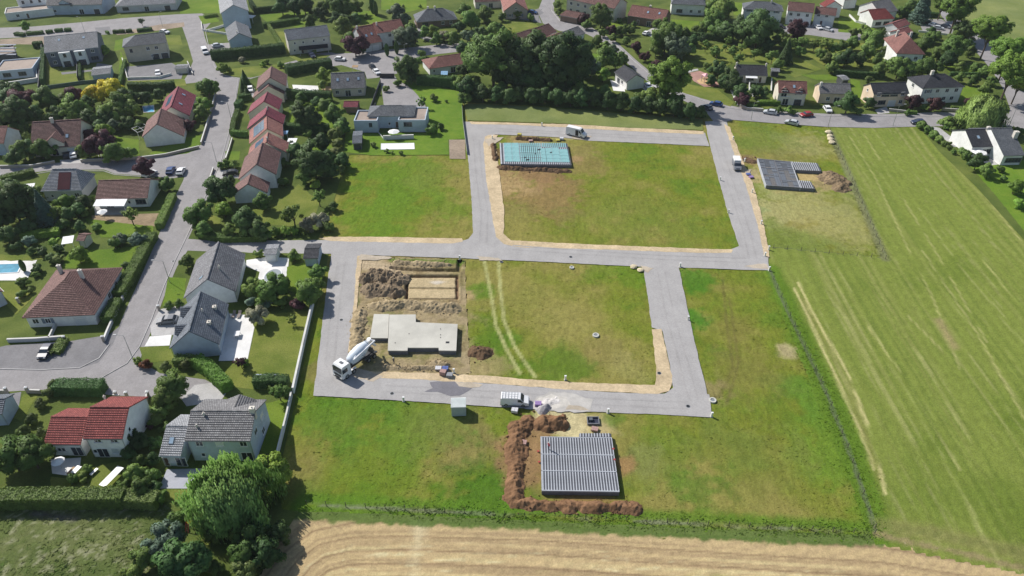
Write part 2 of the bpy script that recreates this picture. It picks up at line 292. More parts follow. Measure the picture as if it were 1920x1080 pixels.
def paint_field(X, Y, which):
    n1 = fbm(X, Y, 22, 5, 1); n2 = fbm(X, Y, 5, 5, 2); n3 = fbm(X, Y, 1.3, 4, 3); fine = fbm(X, Y, .6, 3, 9)
    if which == 'meadow':
        C = np.tile(np.array([.155,.178,.032]), (len(X), 1))
        C = lerp(C, (.225,.2,.07), sm(n1*.6+n2*.4, .42, .66)); C = lerp(C, (.105,.165,.024), sm(1-n1*.5-n2*.5, .52, .72))
        for px, py, r, c, s in BLOBS:
            x, y = G2((px, py)); d = np.hypot(X-x, Y-y)/r+(n2-.5)*1.5+(n3-.5)*.9
            C = lerp(C, c, s*(1-sm(d, .45, 1.15)))
        for T in (TR1, TR2):
            d, a = dist_line(X, Y, T); C = lerp(C, (.38,.37,.2), (1-sm(d, .15, .6))*(.5+.6*n3))
        for T in (PX((1355,520),(1362,600),(1375,690),(1352,740),(1280,766),(1180,768)), PX((1368,560),(1385,680),(1365,750))):
            d, a = dist_line(X, Y, T); C = lerp(C, (.12,.1,.045), (1-sm(d, .15, .5))*.5)
        d, a = dist_line(X, Y, LINE_S); C = lerp(C, (.09,.17,.022), (1-sm(np.abs(d-1.2)+n3, .8, 2.6))*.85); C = lerp(C, (.19,.2,.17), (1-sm(d, .12, .35+.3*n3))*.8*sm(n2, .4, .6))
        d, a = dist_line(X, Y, LINE_E); C = lerp(C, (.11,.18,.025), (1-sm(d+n2*2, 1.5, 5))*.7); C = lerp(C, (.12,.13,.12), (1-sm(d, .15, .4+.3*n3))*.7*sm(n2, .3, .5))
        d, a = dist_line(X, Y, LINE_P); C = lerp(C, (.1,.11,.07), (1-sm(d, .3, .9))*.8)
        d, a = dist_line(X, Y, LINE_N); C = lerp(C, (.2,.2,.14), (1-sm(d, .4, 1.6))*.75)
        st = fbm(X/.35, Y/2.2, 1, 3, 55); st2 = fbm(X/.22, Y/.8, 1, 2, 56); C *= (.5+.34*fine+.4*st+.26*st2)[:, None]; C *= np.array([[1.0,1.03,.8]])
    elif which == 'mown':
        C = np.tile(np.array([.18,.218,.058]), (len(X), 1)); d0 = np.array(G2((1640, 880)))-np.array(G2((1510, 560))); d0 = d0/np.hypot(*d0)
        u = X*d0[0]+Y*d0[1]; v = -X*d0[1]+Y*d0[0]
        wv_ = v+1.5*np.sin(u/37)+.8*fbm(u/25, v/9, 1, 2, 19); st = fbm(u/110, wv_/.75, 1, 4, 11); st2 = fbm(u/30, wv_/.42, 1, 3, 12); st3 = fbm(u/60, v/4.5, 1, 3, 14)
        C = lerp(C, (.13,.175,.038), sm(n1, .5, .75)); C = lerp(C, (.25,.25,.11), sm(st*.5+st3*.5, .5, .75)*.5); C = lerp(C, (.36,.35,.19), sm(st2*.5+st*.5, .58, .72)*.4); C = lerp(C, (.12,.165,.04), sm(1-st, .56, .7)*.4)
        for i, T in enumerate(STRAWS):
            d, a = dist_line(X, Y, T); br = vnoise(a/6, d*0, 31+i); k = (1-sm(d, .08, .5 if i < 2 else .36))*sm(br+(.25 if i < 2 else .12), .35, .6); C = lerp(C, (.5,.45,.26), k*(.9 if i < 2 else .4))
        d, a = dist_line(X, Y, PX((1735,240),(1850,350),(1925,440))); C = lerp(C, (.25,.2,.11), (1-sm(d+n2*1.5, .6, 3))*.65)
        d, a = dist_line(X, Y, PX((1505,560),(1590,720),(1650,900))); C = lerp(C, (.2,.17,.08), (1-sm(d, .3, 1.0))*.3)
        d, a = dist_line(X, Y, LINE_E+PX((1640,1000))); C = lerp(C, (.1,.175,.024), (1-sm(d+n2*1.2, 2.5, 4.2))*.95); C = lerp(C, (.12,.13,.12), (1-sm(d, .15, .4))*.7)
        d, a = dist_line(X, Y, LINE_N); C = lerp(C, (.2,.2,.14), (1-sm(d, .4, 1.6))*.75)
        d, a = dist_line(X, Y, PX((1655,985),(1750,1000),(1925,1040))); C = lerp(C, (.25,.21,.12), (1-sm(d+n3, .6, 3.2))*.55); C = lerp(C, (.13,.16,.05), (1-sm(np.abs(d-.3)+n3*.6, .2, .8))*.5)
        d, a = dist_line(X, Y, PX((1645,1003),(1750,1025),(1920,1064),(2100,1100))); C = lerp(C, (.25,.21,.125), (1-sm(np.abs(d)+(n3-.5)*1.2, .2, .9)))
        d, a = dist_line(X, Y, PX((1760,600),(1790,650))); C = lerp(C, (.3,.24,.15), (1-sm(d+n3, .5, 2.2))*.8)
        C *= (.76+.44*fine+.05*np.sin(wv_*2*math.pi/2.1))[:, None]*np.array([[1.0,1.02,.78]])
    elif which == 'stubble':
        d, a = dist_line(X, Y, GUIDE, True)
        C = np.tile(np.array([.46,.35,.185]), (len(X), 1))
        st = fbm(a/40, d/.7, 1, 4, 21); st2 = fbm(a/5, d/.35, 1, 3, 22); wv = .5+.5*np.sin(d*2*math.pi/.36); big = fbm(a/30, d/3.2, 1, 3, 23)
        C = lerp(C, (.58,.5,.26), sm(st*.6+big*.4, .45, .64)*.75*sm(-d, 1.5, 5)); C = lerp(C, (.25,.18,.105), sm(1-st, .54, .68)*.5)
        C = lerp(C, (.28,.27,.1), sm(big*.6+n2*.4, .54, .68)*.6*sm(-d, 3, 6)); C = lerp(C, (.6,.55,.33), sm(st2*.7+n3*.3, .6, .74)*.6*sm(-d, 2, 5)); C = lerp(C, (.3,.215,.13), wv*.28)
        for dd in (.5,-2.2,-4.6,-6.9,-9.3): C = lerp(C, (.2,.135,.08), (1-sm(np.abs(d-dd+(n2-.5)*.3), .04, .32))*.7)
        x, y = G2((780, 1045)); C = lerp(C, (.62,.56,.36), (1-sm(np.abs(X-x)+n3*3, .8, 3.2))*.4)
        d, a = dist_line(X, Y, PX((530,962),(700,966),(1000,981),(1300,997),(1645,1012))); C = lerp(C, (.07,.13,.025), (1-sm(d+(n3-.5)*1.6, 1.0, 1.7))*.9)
        d, a = dist_line(X, Y, PX((1645,1003),(1750,1025),(1920,1064),(2100,1100))); C = lerp(C, (.25,.21,.125), (1-sm(np.abs(d)+(n3-.5)*1.2, .2, .9)))
        C *= (.8+.4*fine)[:, None]
    else:
        C = np.tile(np.array([.1,.13,.04]), (len(X), 1)); C = lerp(C, (.15,.17,.065), sm(n2*.6+n3*.4, .45, .65)*.8); C = lerp(C, (.07,.1,.028), sm(1-n2, .5, .7)*.5); C = lerp(C, (.3,.29,.2), sm(n3*fine*2, .62, .8)*.5)
        d, a = dist_line(X, Y, PX((60,962),(140,972))); C = lerp(C, (.13,.12,.11), (1-sm(d+n3, .4, 1.6))*.8)
        C *= (.75+.5*fine)[:, None]
    return C
SITES = []   # (polygon world) where finer ground is laid instead
def grid_mesh(name, P, step, which, amp, m, holes=(), zf=None, z0=0.0):
    xs = [p[0] for p in P]; ys = [p[1] for p in P]; x = np.arange(min(xs)-step, max(xs)+2*step, step); y = np.arange(min(ys)-step, max(ys)+2*step, step)
    X, Y = np.meshgrid(x, y); cx = X[:-1, :-1]+step/2; cy = Y[:-1, :-1]+step/2; keep = inpoly(cx, cy, P)
    for h in holes: keep &= ~inpoly(cx, cy, h)
    nx = len(x); idx = np.arange(X.size).reshape(X.shape); F = np.stack([idx[:-1,:-1], idx[:-1,1:], idx[1:,1:], idx[1:,:-1]], -1)[keep]
    used = np.unique(F); remap = np.zeros(X.size, int); remap[used] = np.arange(len(used)); F = remap[F]; X = X.ravel()[used]; Y = Y.ravel()[used]
    jx = (vnoise(X*3.1, Y*3.1, 5)-.5)*step*.5; jy = (vnoise(X*3.1, Y*3.1, 6)-.5)*step*.5
    Z = z0-amp*fbm(X, Y, 1.1, 4, 4)-amp*.6*fbm(X, Y, 7, 2, 8)
    if zf is not None: Z = zf(X, Y, Z)
    me = mesh_np(name, np.stack([X+jx, Y+jy, Z], 1), F); C = paint_field(X, Y, which) if isinstance(which, str) else which(X, Y, Z)
    at = me.color_attributes.new("Col", 'FLOAT_COLOR', 'POINT'); at.data.foreach_set("color", np.concatenate([C, np.ones((len(X), 1))], 1).astype(np.float32).ravel())
    me.shade_smooth(); o = obj(name, me, m); tag(o, kind='structure'); return o
SITE_A = PX((662,488),(750,482),(872,486),(874,560),(882,700),(760,705),(705,700),(655,690),(656,600),(660,540))
field_m = mat_attr("field_grass", .66, 1.34, 3.2, .12); straw_m = mat_attr("straw", .72, 1.3, 3.2, .08); dirt_m = mat_attr("bare_earth", .7, 1.25, 2.8, .12)
def grow(P, k):
    P = ccw(P); n = len(P); out = []
    for i in range(n):
        a, b, c = Vector(P[i-1]), Vector(P[i]), Vector(P[(i+1) % n]); d = ((b-a).normalized()+(c-b).normalized()).normalized(); out.append((b.x+d.y*k, b.y-d.x*k))
    return out
grid_mesh("meadow", grow(MEADOW, 1.0), .42, 'meadow', .11, field_m, holes=[SITE_A])
grid_mesh("mown_field", grow(MOWN, 1.2), .5, 'mown', .07, field_m)
grid_mesh("stubble_field", STUB, .3, 'stubble', .08, straw_m)
grid_mesh("rough_grass_ground", grow(ROUGH, 1.0), .4, 'rough', .12, field_m)
sheet("village_lawn_ground", base_m, PX((-700,-380),(2600,-380),(2100,120),(1920,230),(1722,237),(1560,238),(1378,224),(1322,222),(1180,212),(1000,198),(866,192),(873,228),(872,291),(655,290),(640,330),(625,380),(612,420),(596,446),(618,460),(612,500),(590,590),(556,742),(520,900),(530,960),(560,958),(480,1090),(360,985),(305,942),(-60,938),(-500,900),(-900,400)), world=True, level=0)
sheet("garden_ground", base_m, PX((300,1090),(330,1040),(360,985),(305,942),(530,955),(560,960),(530,1000),(505,1050),(480,1090)), world=True, level=0)
sheet("east_garden_ground", base_m, PX((1722,237),(1762,285),(1830,350),(1920,450))+[(330,150),(400,300)]+PX((2100,120),(1920,230)), world=True, level=0)
# ---- excavated ground of the half built plots ----
TRENCH = PX((763,517),(857,517),(857,559),(762,559),(763,517)); TRM = PX((763,538),(857,539)); TRT = PX((735,501),(775,505),(860,506),(862,484))
FLOOR = PX((763,517),(857,517),(857,559),(762,559))
def za(X, Y, Z):
    Z = Z-.18*fbm(X, Y, .7, 4, 41)+.06
    d, _ = dist_line(X, Y, TRENCH); ins = inpoly(X, Y, FLOOR); Z = np.where(ins, -.28-.05*fbm(X, Y, .8, 3, 3), Z); Z = Z-.75*(1-sm(d, .22, .42))
    Z = Z+.18*(1-sm(np.abs(d-.8), .1, .35))*(~ins)*fbm(X, Y, .5, 2, 4)
    d, _ = dist_line(X, Y, TRM); Z = Z-.55*(1-sm(d, .16, .34)); d, _ = dist_line(X, Y, TRT); Z = Z-.8*(1-sm(d, .35, .7)); d, _ = dist_line(X, Y, PX((742,505),(741,565))); Z = Z-.3*(1-sm(d, .2, .5)); return Z
def ca(X, Y, Z):
    C = paint_field(X, Y, 'meadow'); n = fbm(X, Y, 2.2, 4, 5); f = fbm(X, Y, .5, 3, 6)
    C = lerp(C, (.33,.26,.16), np.full(len(X), .8)*sm(n, .3, .6)); C = lerp(C, (.2,.15,.095), sm(1-n, .45, .7)*.7)
    x0, y0 = G2((668, 530)); d, _ = dist_line(X, Y, PX((664,520),(662,570))); C = lerp(C, (.12,.16,.04), (1-sm(d+n*2, 1, 3))*.9)
    d, _ = dist_line(X, Y, PX((735,487),(865,490))); C = lerp(C, (.11,.17,.03), (1-sm(d+n*1.5, .8, 2.2))*.95)
    d, _ = dist_line(X, Y, PX((672,492),(735,505))); st = .5+.5*np.sin(X*9); C = lerp(C, (.47,.38,.25), (1-sm(d+n, 1.2, 3.5))*.95); C = lerp(C, (.33,.25,.16), (1-sm(d+n, 1.2, 3.5))*st*.6)
    C = lerp(C, (.5,.4,.24), inpoly(X, Y, FLOOR)*(.75+.2*n)); x, y = G2((822, 527)); C = lerp(C, (.55,.5,.42), (1-sm(np.hypot((X-x)/3, Y-y)+n, .6, 1.4))*.9)
    d, _ = dist_line(X, Y, TRENCH); C = lerp(C, (.16,.09,.06), (1-sm(d, .2, .4))*.8)
    d, _ = dist_line(X, Y, PX((700,668),(860,668))); C = lerp(C, (.22,.22,.08), (1-sm(d+n, .4, 1.6))*.5)
    return C*(.75+.5*f)[:, None]
grid_mesh("excavated_ground", SITE_A, .2, ca, .05, dirt_m, zf=za)

def field_height(X, Y): return -.13
# ---- tall grass tufts standing in the meadow: countless, one object ----
def tufts(name, P, n, h, which, lines=(), nl=0, seed=0, wid=.05):
    r = np.random.default_rng(seed); xs = [p[0] for p in P]; ys = [p[1] for p in P]
    X = r.uniform(min(xs), max(xs), n); Y = r.uniform(min(ys), max(ys), n); k = inpoly(X, Y, P); X = X[k]; Y = Y[k]
    dens = fbm(X, Y, 6, 4, 77); k = r.random(len(X)) < np.clip((dens-.25)*2.2, .1, 1); X = X[k]; Y = Y[k]; hh = r.uniform(.5, 1.2, len(X))*h
    for T, w_, hk in lines:
        T = np.array(T); L = np.hypot(*(T[1:]-T[:-1]).T); t = r.random(nl)*L.sum(); cs = np.concatenate([[0], np.cumsum(L)]); i = np.clip(np.searchsorted(cs, t)-1, 0, len(L)-1); f = ((t-cs[i])/L[i])[:, None]
        q = T[i]*(1-f)+T[i+1]*f+r.normal(0, w_, (nl, 2)); X = np.concatenate([X, q[:, 0]]); Y = np.concatenate([Y, q[:, 1]]); hh = np.concatenate([hh, r.uniform(.6, 1.3, nl)*hk])
    k = ~inpoly(X, Y, SITE_A)
    for s_ in NOGRASS+[PX(*q) for q in ROADS_NEW+VERGES]: k &= ~inpoly(X, Y, s_)
    X = X[k]; Y = Y[k]; hh = hh[k]; m = len(X); C = np.maximum(paint_field(X, Y, which), np.array([[.09,.14,.02]])); C = C*r.uniform(.75, 1.4, (m, 1))*np.array([1.0,1.05,.85])
    a = r.uniform(0, math.pi, m); dx = np.cos(a); dy = np.sin(a); w0 = wid*r.uniform(1.5, 4, m); lean = r.normal(0, 1.0, (m, 2))*hh[:, None]
    V = np.zeros((m, 4, 3)); z = -.13; V[:, 0] = np.stack([X-dx*w0, Y-dy*w0, np.full(m, z)], 1); V[:, 1] = np.stack([X+dx*w0, Y+dy*w0, np.full(m, z)], 1)
    V[:, 2] = np.stack([X+dx*w0*1.4+lean[:, 0], Y+dy*w0*1.4+lean[:, 1], z+hh], 1); V[:, 3] = np.stack([X-dx*w0*1.4+lean[:, 0], Y-dy*w0*1.4+lean[:, 1], z+hh*.9], 1)
    F = np.arange(m*4).reshape(m, 4); me = mesh_np(name, V.reshape(-1, 3), F); at = me.color_attributes.new("Col", 'FLOAT_COLOR', 'POINT')
    at.data.foreach_set("color", np.concatenate([np.repeat(C, 4, 0), np.ones((m*4, 1))], 1).astype(np.float32).ravel()); o = obj(name, me, tuft_m)
    return tag(o, name.replace('_', ' ')+" standing in the meadow", "grass", kind='stuff')
m_, nt_, b_, tc_ = new_mat("grass_blades", .8, .15); a_ = nt_.nodes.new("ShaderNodeAttribute"); a_.attribute_name = "Col"; nt_.links.new(a_.outputs[0], b_.inputs[0])
tr_ = nt_.nodes.new("ShaderNodeBsdfTranslucent"); nt_.links.new(a_.outputs[0], tr_.inputs[0]); mx_ = nt_.nodes.new("ShaderNodeMixShader"); mx_.inputs[0].default_value = .35; nt_.links.new(b_.outputs[0], mx_.inputs[1]); nt_.links.new(tr_.outputs[0], mx_.inputs[2]); nt_.links.new(mx_.outputs[0], nt_.nodes["Material Output"].inputs[0]); tuft_m = m_
gn_ = nt_.nodes.new("ShaderNodeNewGeometry"); vm_ = nt_.nodes.new("ShaderNodeVectorMath"); vm_.operation = 'MULTIPLY_ADD'; vm_.inputs[1].default_value = (.35,.35,.35); vm_.inputs[2].default_value = (0,0,.8); nt_.links.new(gn_.outputs["Normal"], vm_.inputs[0])
vn_ = nt_.nodes.new("ShaderNodeVectorMath"); vn_.operation = 'NORMALIZE'; nt_.links.new(vm_.outputs[0], vn_.inputs[0]); nt_.links.new(vn_.outputs[0], b_.inputs["Normal"])
# ---- roads and verges ----
asph_new = mat_road("chippings_road", (.35,.338,.33), .07, .04); asph_old = mat_road("old_asphalt", (.275,.262,.262), .1, .05); asph_dk = mat_road("dark_asphalt", (.2,.195,.2), .12, .05); pave_l = mat_road("pale_paving", (.42,.41,.4), .1, .05)
sand = mat("sand_verge", (.53,.42,.27), .2, 1.8, .95, .1, .14, bump=.06); gravelb = mat("brown_gravel", (.3,.24,.18), .2, 1.6, .95, .1, .15, bump=.05); white_pave = mat("white_paving", (.7,.69,.67), .06, 1.2, .8); earth = mat("dry_earth", (.29,.22,.14), .2, 1.2, .95, .1, .2, bump=.05)
S_ = sheet
ROADS_NEW = [
 [(868,228),(960,231),(1060,236),(1180,243),(1322,249),(1330,274),(1250,270),(1105,264),(1060,258),(1000,255),(930,252),(914,256),(872,256)],
 [(868,228),(914,240),(910,262),(914,320),(926,395),(934,440),(960,456),(960,472),(850,470),(855,455),(878,448),(887,436),(884,370),(878,300)],
 [(425,470),(440,455),(500,451),(620,450),(860,455),(960,456),(1100,461),(1300,469),(1360,471),(1385,462),(1395,466),(1440,480),(1442,507),(1400,506),(1320,503),(1200,500),(1000,490),(860,484),(620,476),(470,474)],
 [(1322,228),(1362,226),(1378,290),(1400,350),(1422,415),(1438,478),(1440,500),(1380,488),(1385,460),(1365,400),(1347,335),(1330,268)],
 [(622,470),(676,474),(672,520),(665,560),(658,620),(652,690),(700,706),(700,748),(588,742),(598,660),(610,560)],
 [(590,715),(655,692),(705,706),(800,712),(900,718),(1000,725),(1100,733),(1200,738),(1246,738),(1262,728),(1330,740),(1335,783),(1270,779),(1130,773),(1000,767),(840,757),(700,748),(588,742)],
 [(1205,495),(1272,499),(1285,560),(1302,640),(1322,720),(1335,783),(1290,770),(1240,745),(1262,727),(1255,680),(1242,620),(1222,614),(1215,560)]]
for P in ROADS_NEW: S_("road", asph_new, P, .14)
VERGES = ([(906,270),(910,256),(916,253),(934,253),(928,262),(937,330),(946,400),(944,438),(958,451),(1100,458),(1300,466),(1374,468),(1371,474),(1300,474),(1100,467),(975,464),(945,458),(930,444),(922,400),(911,330)],
 [(880,228),(1060,233),(1320,246),(1320,252),(1180,246),(1060,239),(960,234),(885,233)],
 [(1357,232),(1368,238),(1392,300),(1412,345),(1427,400),(1441,465),(1442,484),(1432,480),(1420,420),(1400,352),(1378,292)],
 [(598,447),(620,444),(700,444),(866,447),(868,453),(850,457),(700,454),(620,452)],
 [(655,692),(704,697),(800,699),(900,704),(1000,712),(1100,718),(1228,722),(1231,700),(1222,618),(1240,617),(1248,650),(1256,690),(1262,715),(1255,733),(1235,739),(1100,733),(900,718),(800,713),(702,708)],
 [(664,560),(670,480),(680,479),(672,540),(668,600),(655,690),(650,690)])
VERGES = list(VERGES)
for P in VERGES: S_("sand_verge", sand, P, .22)
for a, b_ in (([(893,262),(898,330),(908,400),(905,455)],0),([(960,464),(1100,474),(1250,483),(1400,488)],0),([(1345,265),(1372,350),(1398,430),(1412,485)],0),([(640,490),(628,580),(618,680),(640,722)],0),([(720,728),(900,738),(1100,752),(1290,760)],0),([(1240,510),(1258,600),(1282,680),(1300,750)],0),([(930,243),(1100,252),(1310,262)],0)):
    for off in (-.85, .85):
        q = strip(a, abs(off)*2); n_ = len(q)//2; side = q[:n_] if off > 0 else q[n_:][::-1]; S_("wheel_track", mat_road("worn_chippings", (.33,.318,.31), .09, .04), strip(side, .42, True), .12, world=True)
S_("concrete_dust", mat("cement_film", (.44,.42,.39), .12, .8, .95), [(985,768),(1003,750),(1030,733),(1072,737),(1112,750),(1108,773),(1060,772),(1010,770)], .8)
S_("concrete_spill", mat("cement_dust", (.55,.52,.47), .15, 1, .95), [(1003,757),(1012,748),(1034,740),(1062,745),(1070,760),(1040,768),(1010,768)], .5)
S_("wet_stain", mat_road("wet_chippings", (.17,.165,.18), .1, .06, .5), [(795,734),(812,728),(806,718),(820,715),(858,716),(895,719),(882,731),(862,742),(845,743),(820,736)], .3)
for P in ([(655,688),(690,696),(720,706),(700,716),(676,712),(660,704)],[(852,716),(880,717),(905,722),(890,728),(862,724)],[(908,262),(925,258),(945,258),(930,268),(915,275)],[(1396,318),(1408,318),(1404,332),(1398,328)],[(676,478),(720,480),(735,484),(700,488),(672,486)],[(893,480),(935,483),(942,489),(900,488)],[(1070,252),(1110,256),(1100,262),(1074,260)],[(1060,768),(1110,771),(1090,763),(1066,760)],[(1200,498),(1225,503),(1215,512),(1206,508)],[(1395,500),(1440,505),(1438,495),(1405,496)]): S_("mud_trail", mat_road("trodden_chippings", (.42,.36,.28), .14, .05), P, .5)
# village streets
S_("road", asph_old, [(0,52),(60,50),(150,42),(230,34),(330,27),(378,25),(402,35),(385,55),(350,46),(300,48),(250,58),(180,66),(86,68),(0,72),(-60,80),(-60,58)])
S_("road", asph_old, [(338,40),(378,40),(384,70),(398,108),(410,132),(425,143),(450,146),(441,200),(433,255),(421,300),(404,345),(383,385),(366,420),(353,448),(440,455),(425,473),(352,470),(332,500),(308,556),(287,612),(270,655),(262,676),(300,700),(385,712),(425,735),(340,748),(280,744),(220,742),(100,730),(-60,738),(-60,692),(80,692),(150,688),(190,672),(212,640),(232,590),(268,510),(298,440),(318,390),(343,340),(356,300),(378,270),(390,235),(404,182),(410,160),(385,153),(340,158),(352,140),(362,115),(352,80)])
S_("road", asph_old, [(384,270),(375,300),(352,330),(320,335),(290,331),(215,326),(195,318),(100,319),(-60,338),(-60,320),(100,306),(200,299),(305,292)])
S_("parking_area", asph_dk, [(12,648),(130,640),(205,628),(224,612),(236,590),(212,645),(185,680),(150,690),(80,694),(-60,694),(-60,665)])
S_("road", asph_old, [(560,112),(620,101),(700,98),(760,90),(830,83),(890,80),(925,78),(880,95),(800,104),(764,112),(742,118),(745,138),(706,146),(688,148),(684,135),(640,122),(600,128),(550,124),(470,148),(440,142)])
S_("road", asph_old, [(1024,-20),(1042,-20),(1038,20),(1052,38),(1110,52),(1155,78),(1192,112),(1228,142),(1262,164),(1300,178),(1345,194),(1420,207),(1500,211),(1560,214),(1680,214),(1760,210),(1830,214),(1890,212),(1900,238),(1800,236),(1700,238),(1640,240),(1550,238),(1450,231),(1375,225),(1355,230),(1338,228),(1322,208),(1280,188),(1240,168),(1210,150),(1165,108),(1140,84),(1100,64),(1048,58),(1018,44),(1008,22)])
S_("road", asph_old, [(1745,-30),(1770,-30),(1778,10),(1800,38),(1845,72),(1874,105),(1888,150),(1910,170),(2000,190),(2000,250),(1950,260),(1905,240),(1888,226),(1894,205),(1880,165),(1858,130),(1828,95),(1790,62),(1765,30)])
S_("gravel_strip", gravelb, [(0,74),(85,68),(86,84),(34,83),(0,86)]); S_("gravel_strip", gravelb, [(215,62),(300,46),(345,42),(346,50),(300,57),(220,66)])
S_("road_paving", asph_dk, [(178,52),(205,50),(212,64),(182,66)])
for P, wd in (([(447,148),(439,200),(428,252),(415,300),(396,345),(376,388),(352,440),(330,486),(308,536),(284,600),(262,650),(238,682),(192,708)], .15), ([(382,45),(392,90),(402,125),(418,140),(447,148)], .2), ([(0,692),(80,694),(150,690),(186,672),(206,645)], .18), ([(1055,43),(1110,57),(1150,80),(1188,114),(1226,146),(1262,168),(1300,182),(1345,199),(1420,211),(1500,216),(1560,218),(1700,219),(1810,219)], .22),
  ([(0,338),(100,321),(195,321),(215,328),(290,333)], .2), ([(1040,-10),(1034,20),(1050,40)], .2)):
    m = MB(); C_ = [Vector(G2(p)) for p in P]; q = strip(P, wd); n = len(C_)
    for i in range(n-1): m.face([(*q[2*n-1-i], .14), (*q[2*n-2-i], .14), (*q[i+1], .14), (*q[i], .14)]); m.face([(*q[i], -.1), (*q[i], .14), (*q[i+1], .14), (*q[i+1], -.1)]); m.face([(*q[2*n-2-i], -.1), (*q[2*n-2-i], .14), (*q[2*n-1-i], .14), (*q[2*n-1-i], -.1)])
    tag(obj("kerb", m, mat("kerb_stone", (.42,.41,.4), .15, 1)), kind='structure')
mark = paint("road_marking_white", (.75,.75,.75), .7)
for a, b in (((1790,217),(1808,216)),((1776,215),(1786,215)),((1762,214),(1772,214))): S_("road_marking", mark, strip([a, b], .5))
for P in ([(1838,70),(1862,95),(1880,125)], [(1825,80),(1848,104),(1864,130)]): S_("road_marking", mark, strip(P, .35))
# drives, courts and terraces
for nm, m, P in (("driveway", pave_l, [(282,612),(300,580),(345,572),(352,600),(330,628),(284,630)]), ("front_paving", white_pave, [(281,631),(322,628),(318,648),(271,650)]), ("terrace", white_pave, [(427,588),(466,591),(477,614),(464,676),(410,677),(418,640)]),
 ("pool_deck", white_pave, [(462,488),(500,482),(542,484),(540,505),(533,538),(480,538),(487,510),(462,500)]), ("terrace", mat("grey_terrace", (.36,.37,.42), .1, 1), [(313,880),(298,916),(388,916),(398,878)]), ("terrace", white_pave, [(95,862),(152,858),(150,876),(128,892),(98,888)]),
 ("driveway", pave_l, [(340,748),(365,722),(410,716),(424,738),(414,752),(350,762)]), ("driveway", asph_old, [(712,141),(738,138),(745,152),(768,162),(790,180),(798,200),(795,206),(720,200),(716,170)]), ("gravel_court", gravelb, [(842,262),(872,262),(873,298),(843,298)]),
 ("pool_deck", white_pave, [(705,264),(777,262),(778,283),(701,284),(700,272)]), ("patio", pave_l, [(178,386),(240,386),(238,404),(178,405)]), ("dry_garden_ground", earth, [(172,404),(240,402),(300,400),(300,424),(240,428),(175,424)]),
 ("pool_deck", white_pave, [(-30,487),(70,487),(50,526),(-30,526)]), ("pool_terrace", white_pave, [(548,159),(596,161),(600,178),(552,178)]), ("garden_gravel", earth, [(601,160),(620,162),(622,178),(606,178)]),
 ("driveway", pave_l, [(1741,236),(1762,240),(1790,262),(1800,275),(1788,276),(1765,256)]), ("patio", pave_l, [(1838,296),(1880,294),(1882,310),(1845,312)]), ("patio", white_pave, [(1144,150),(1170,158),(1172,172),(1150,170)]),
 ("playground_surface", mat("red_play_surface", (.38,.22,.18), .15, 1.2), [(1291,137),(1312,133),(1330,140),(1343,152),(1350,162),(1320,163),(1300,152)]), ("play_sand", mat("play_sand", (.55,.38,.2), .12, 1.5, .95), [(1306,152),(1318,145),(1334,146),(1339,155),(1330,160),(1312,157)]),
 ("footpath", pave_l, [(1250,128),(1290,137),(1300,134),(1310,132),(1308,129),(1288,132),(1255,124)]), ("driveway", asph_dk, [(228,126),(322,118),(345,132),(340,148),(240,152)]), ("driveway", asph_dk, [(112,136),(178,130),(182,118),(208,122),(210,130),(170,134),(116,140)]), ("driveway", asph_old, [(385,84),(430,80),(432,94),(392,96)]),
 ("driveway", asph_old, [(1455,55),(1490,44),(1545,48),(1640,70),(1600,78),(1520,66),(1460,62)]), ("driveway", asph_old, [(1720,36),(1765,36),(1790,52),(1786,66),(1730,58)]), ("driveway", asph_old, [(668,98),(740,92),(742,104),(690,110)]), ("driveway", pave_l, [(1640,206),(1662,200),(1668,212),(1646,214)]), ("driveway", asph_dk, [(955,34),(1010,16),(1020,24),(1010,30),(1016,44),(1000,40)]),
 ("path", asph_old, [(782,28),(792,48),(800,66),(820,78),(812,82),(790,72),(776,40)]), ("driveway", asph_dk, [(540,103),(622,98),(640,104),(628,112),(566,114)]), ("driveway", pave_l, [(1196,160),(1222,152),(1232,164),(1216,174)]), ("driveway", pave_l, [(462,168),(478,166),(476,182),(460,184)]), ("driveway", pave_l, [(112,300),(150,298),(152,306),(114,308)]),
 ("driveway", asph_dk, [(8,740),(40,735),(36,760),(14,790),(0,790)]), ("driveway", pave_l, [(405,320),(445,318),(448,334),(404,336)]), ("forecourt", pave_l, [(1205,62),(1228,50),(1250,56),(1232,74)])):
    S_(nm, m, P)
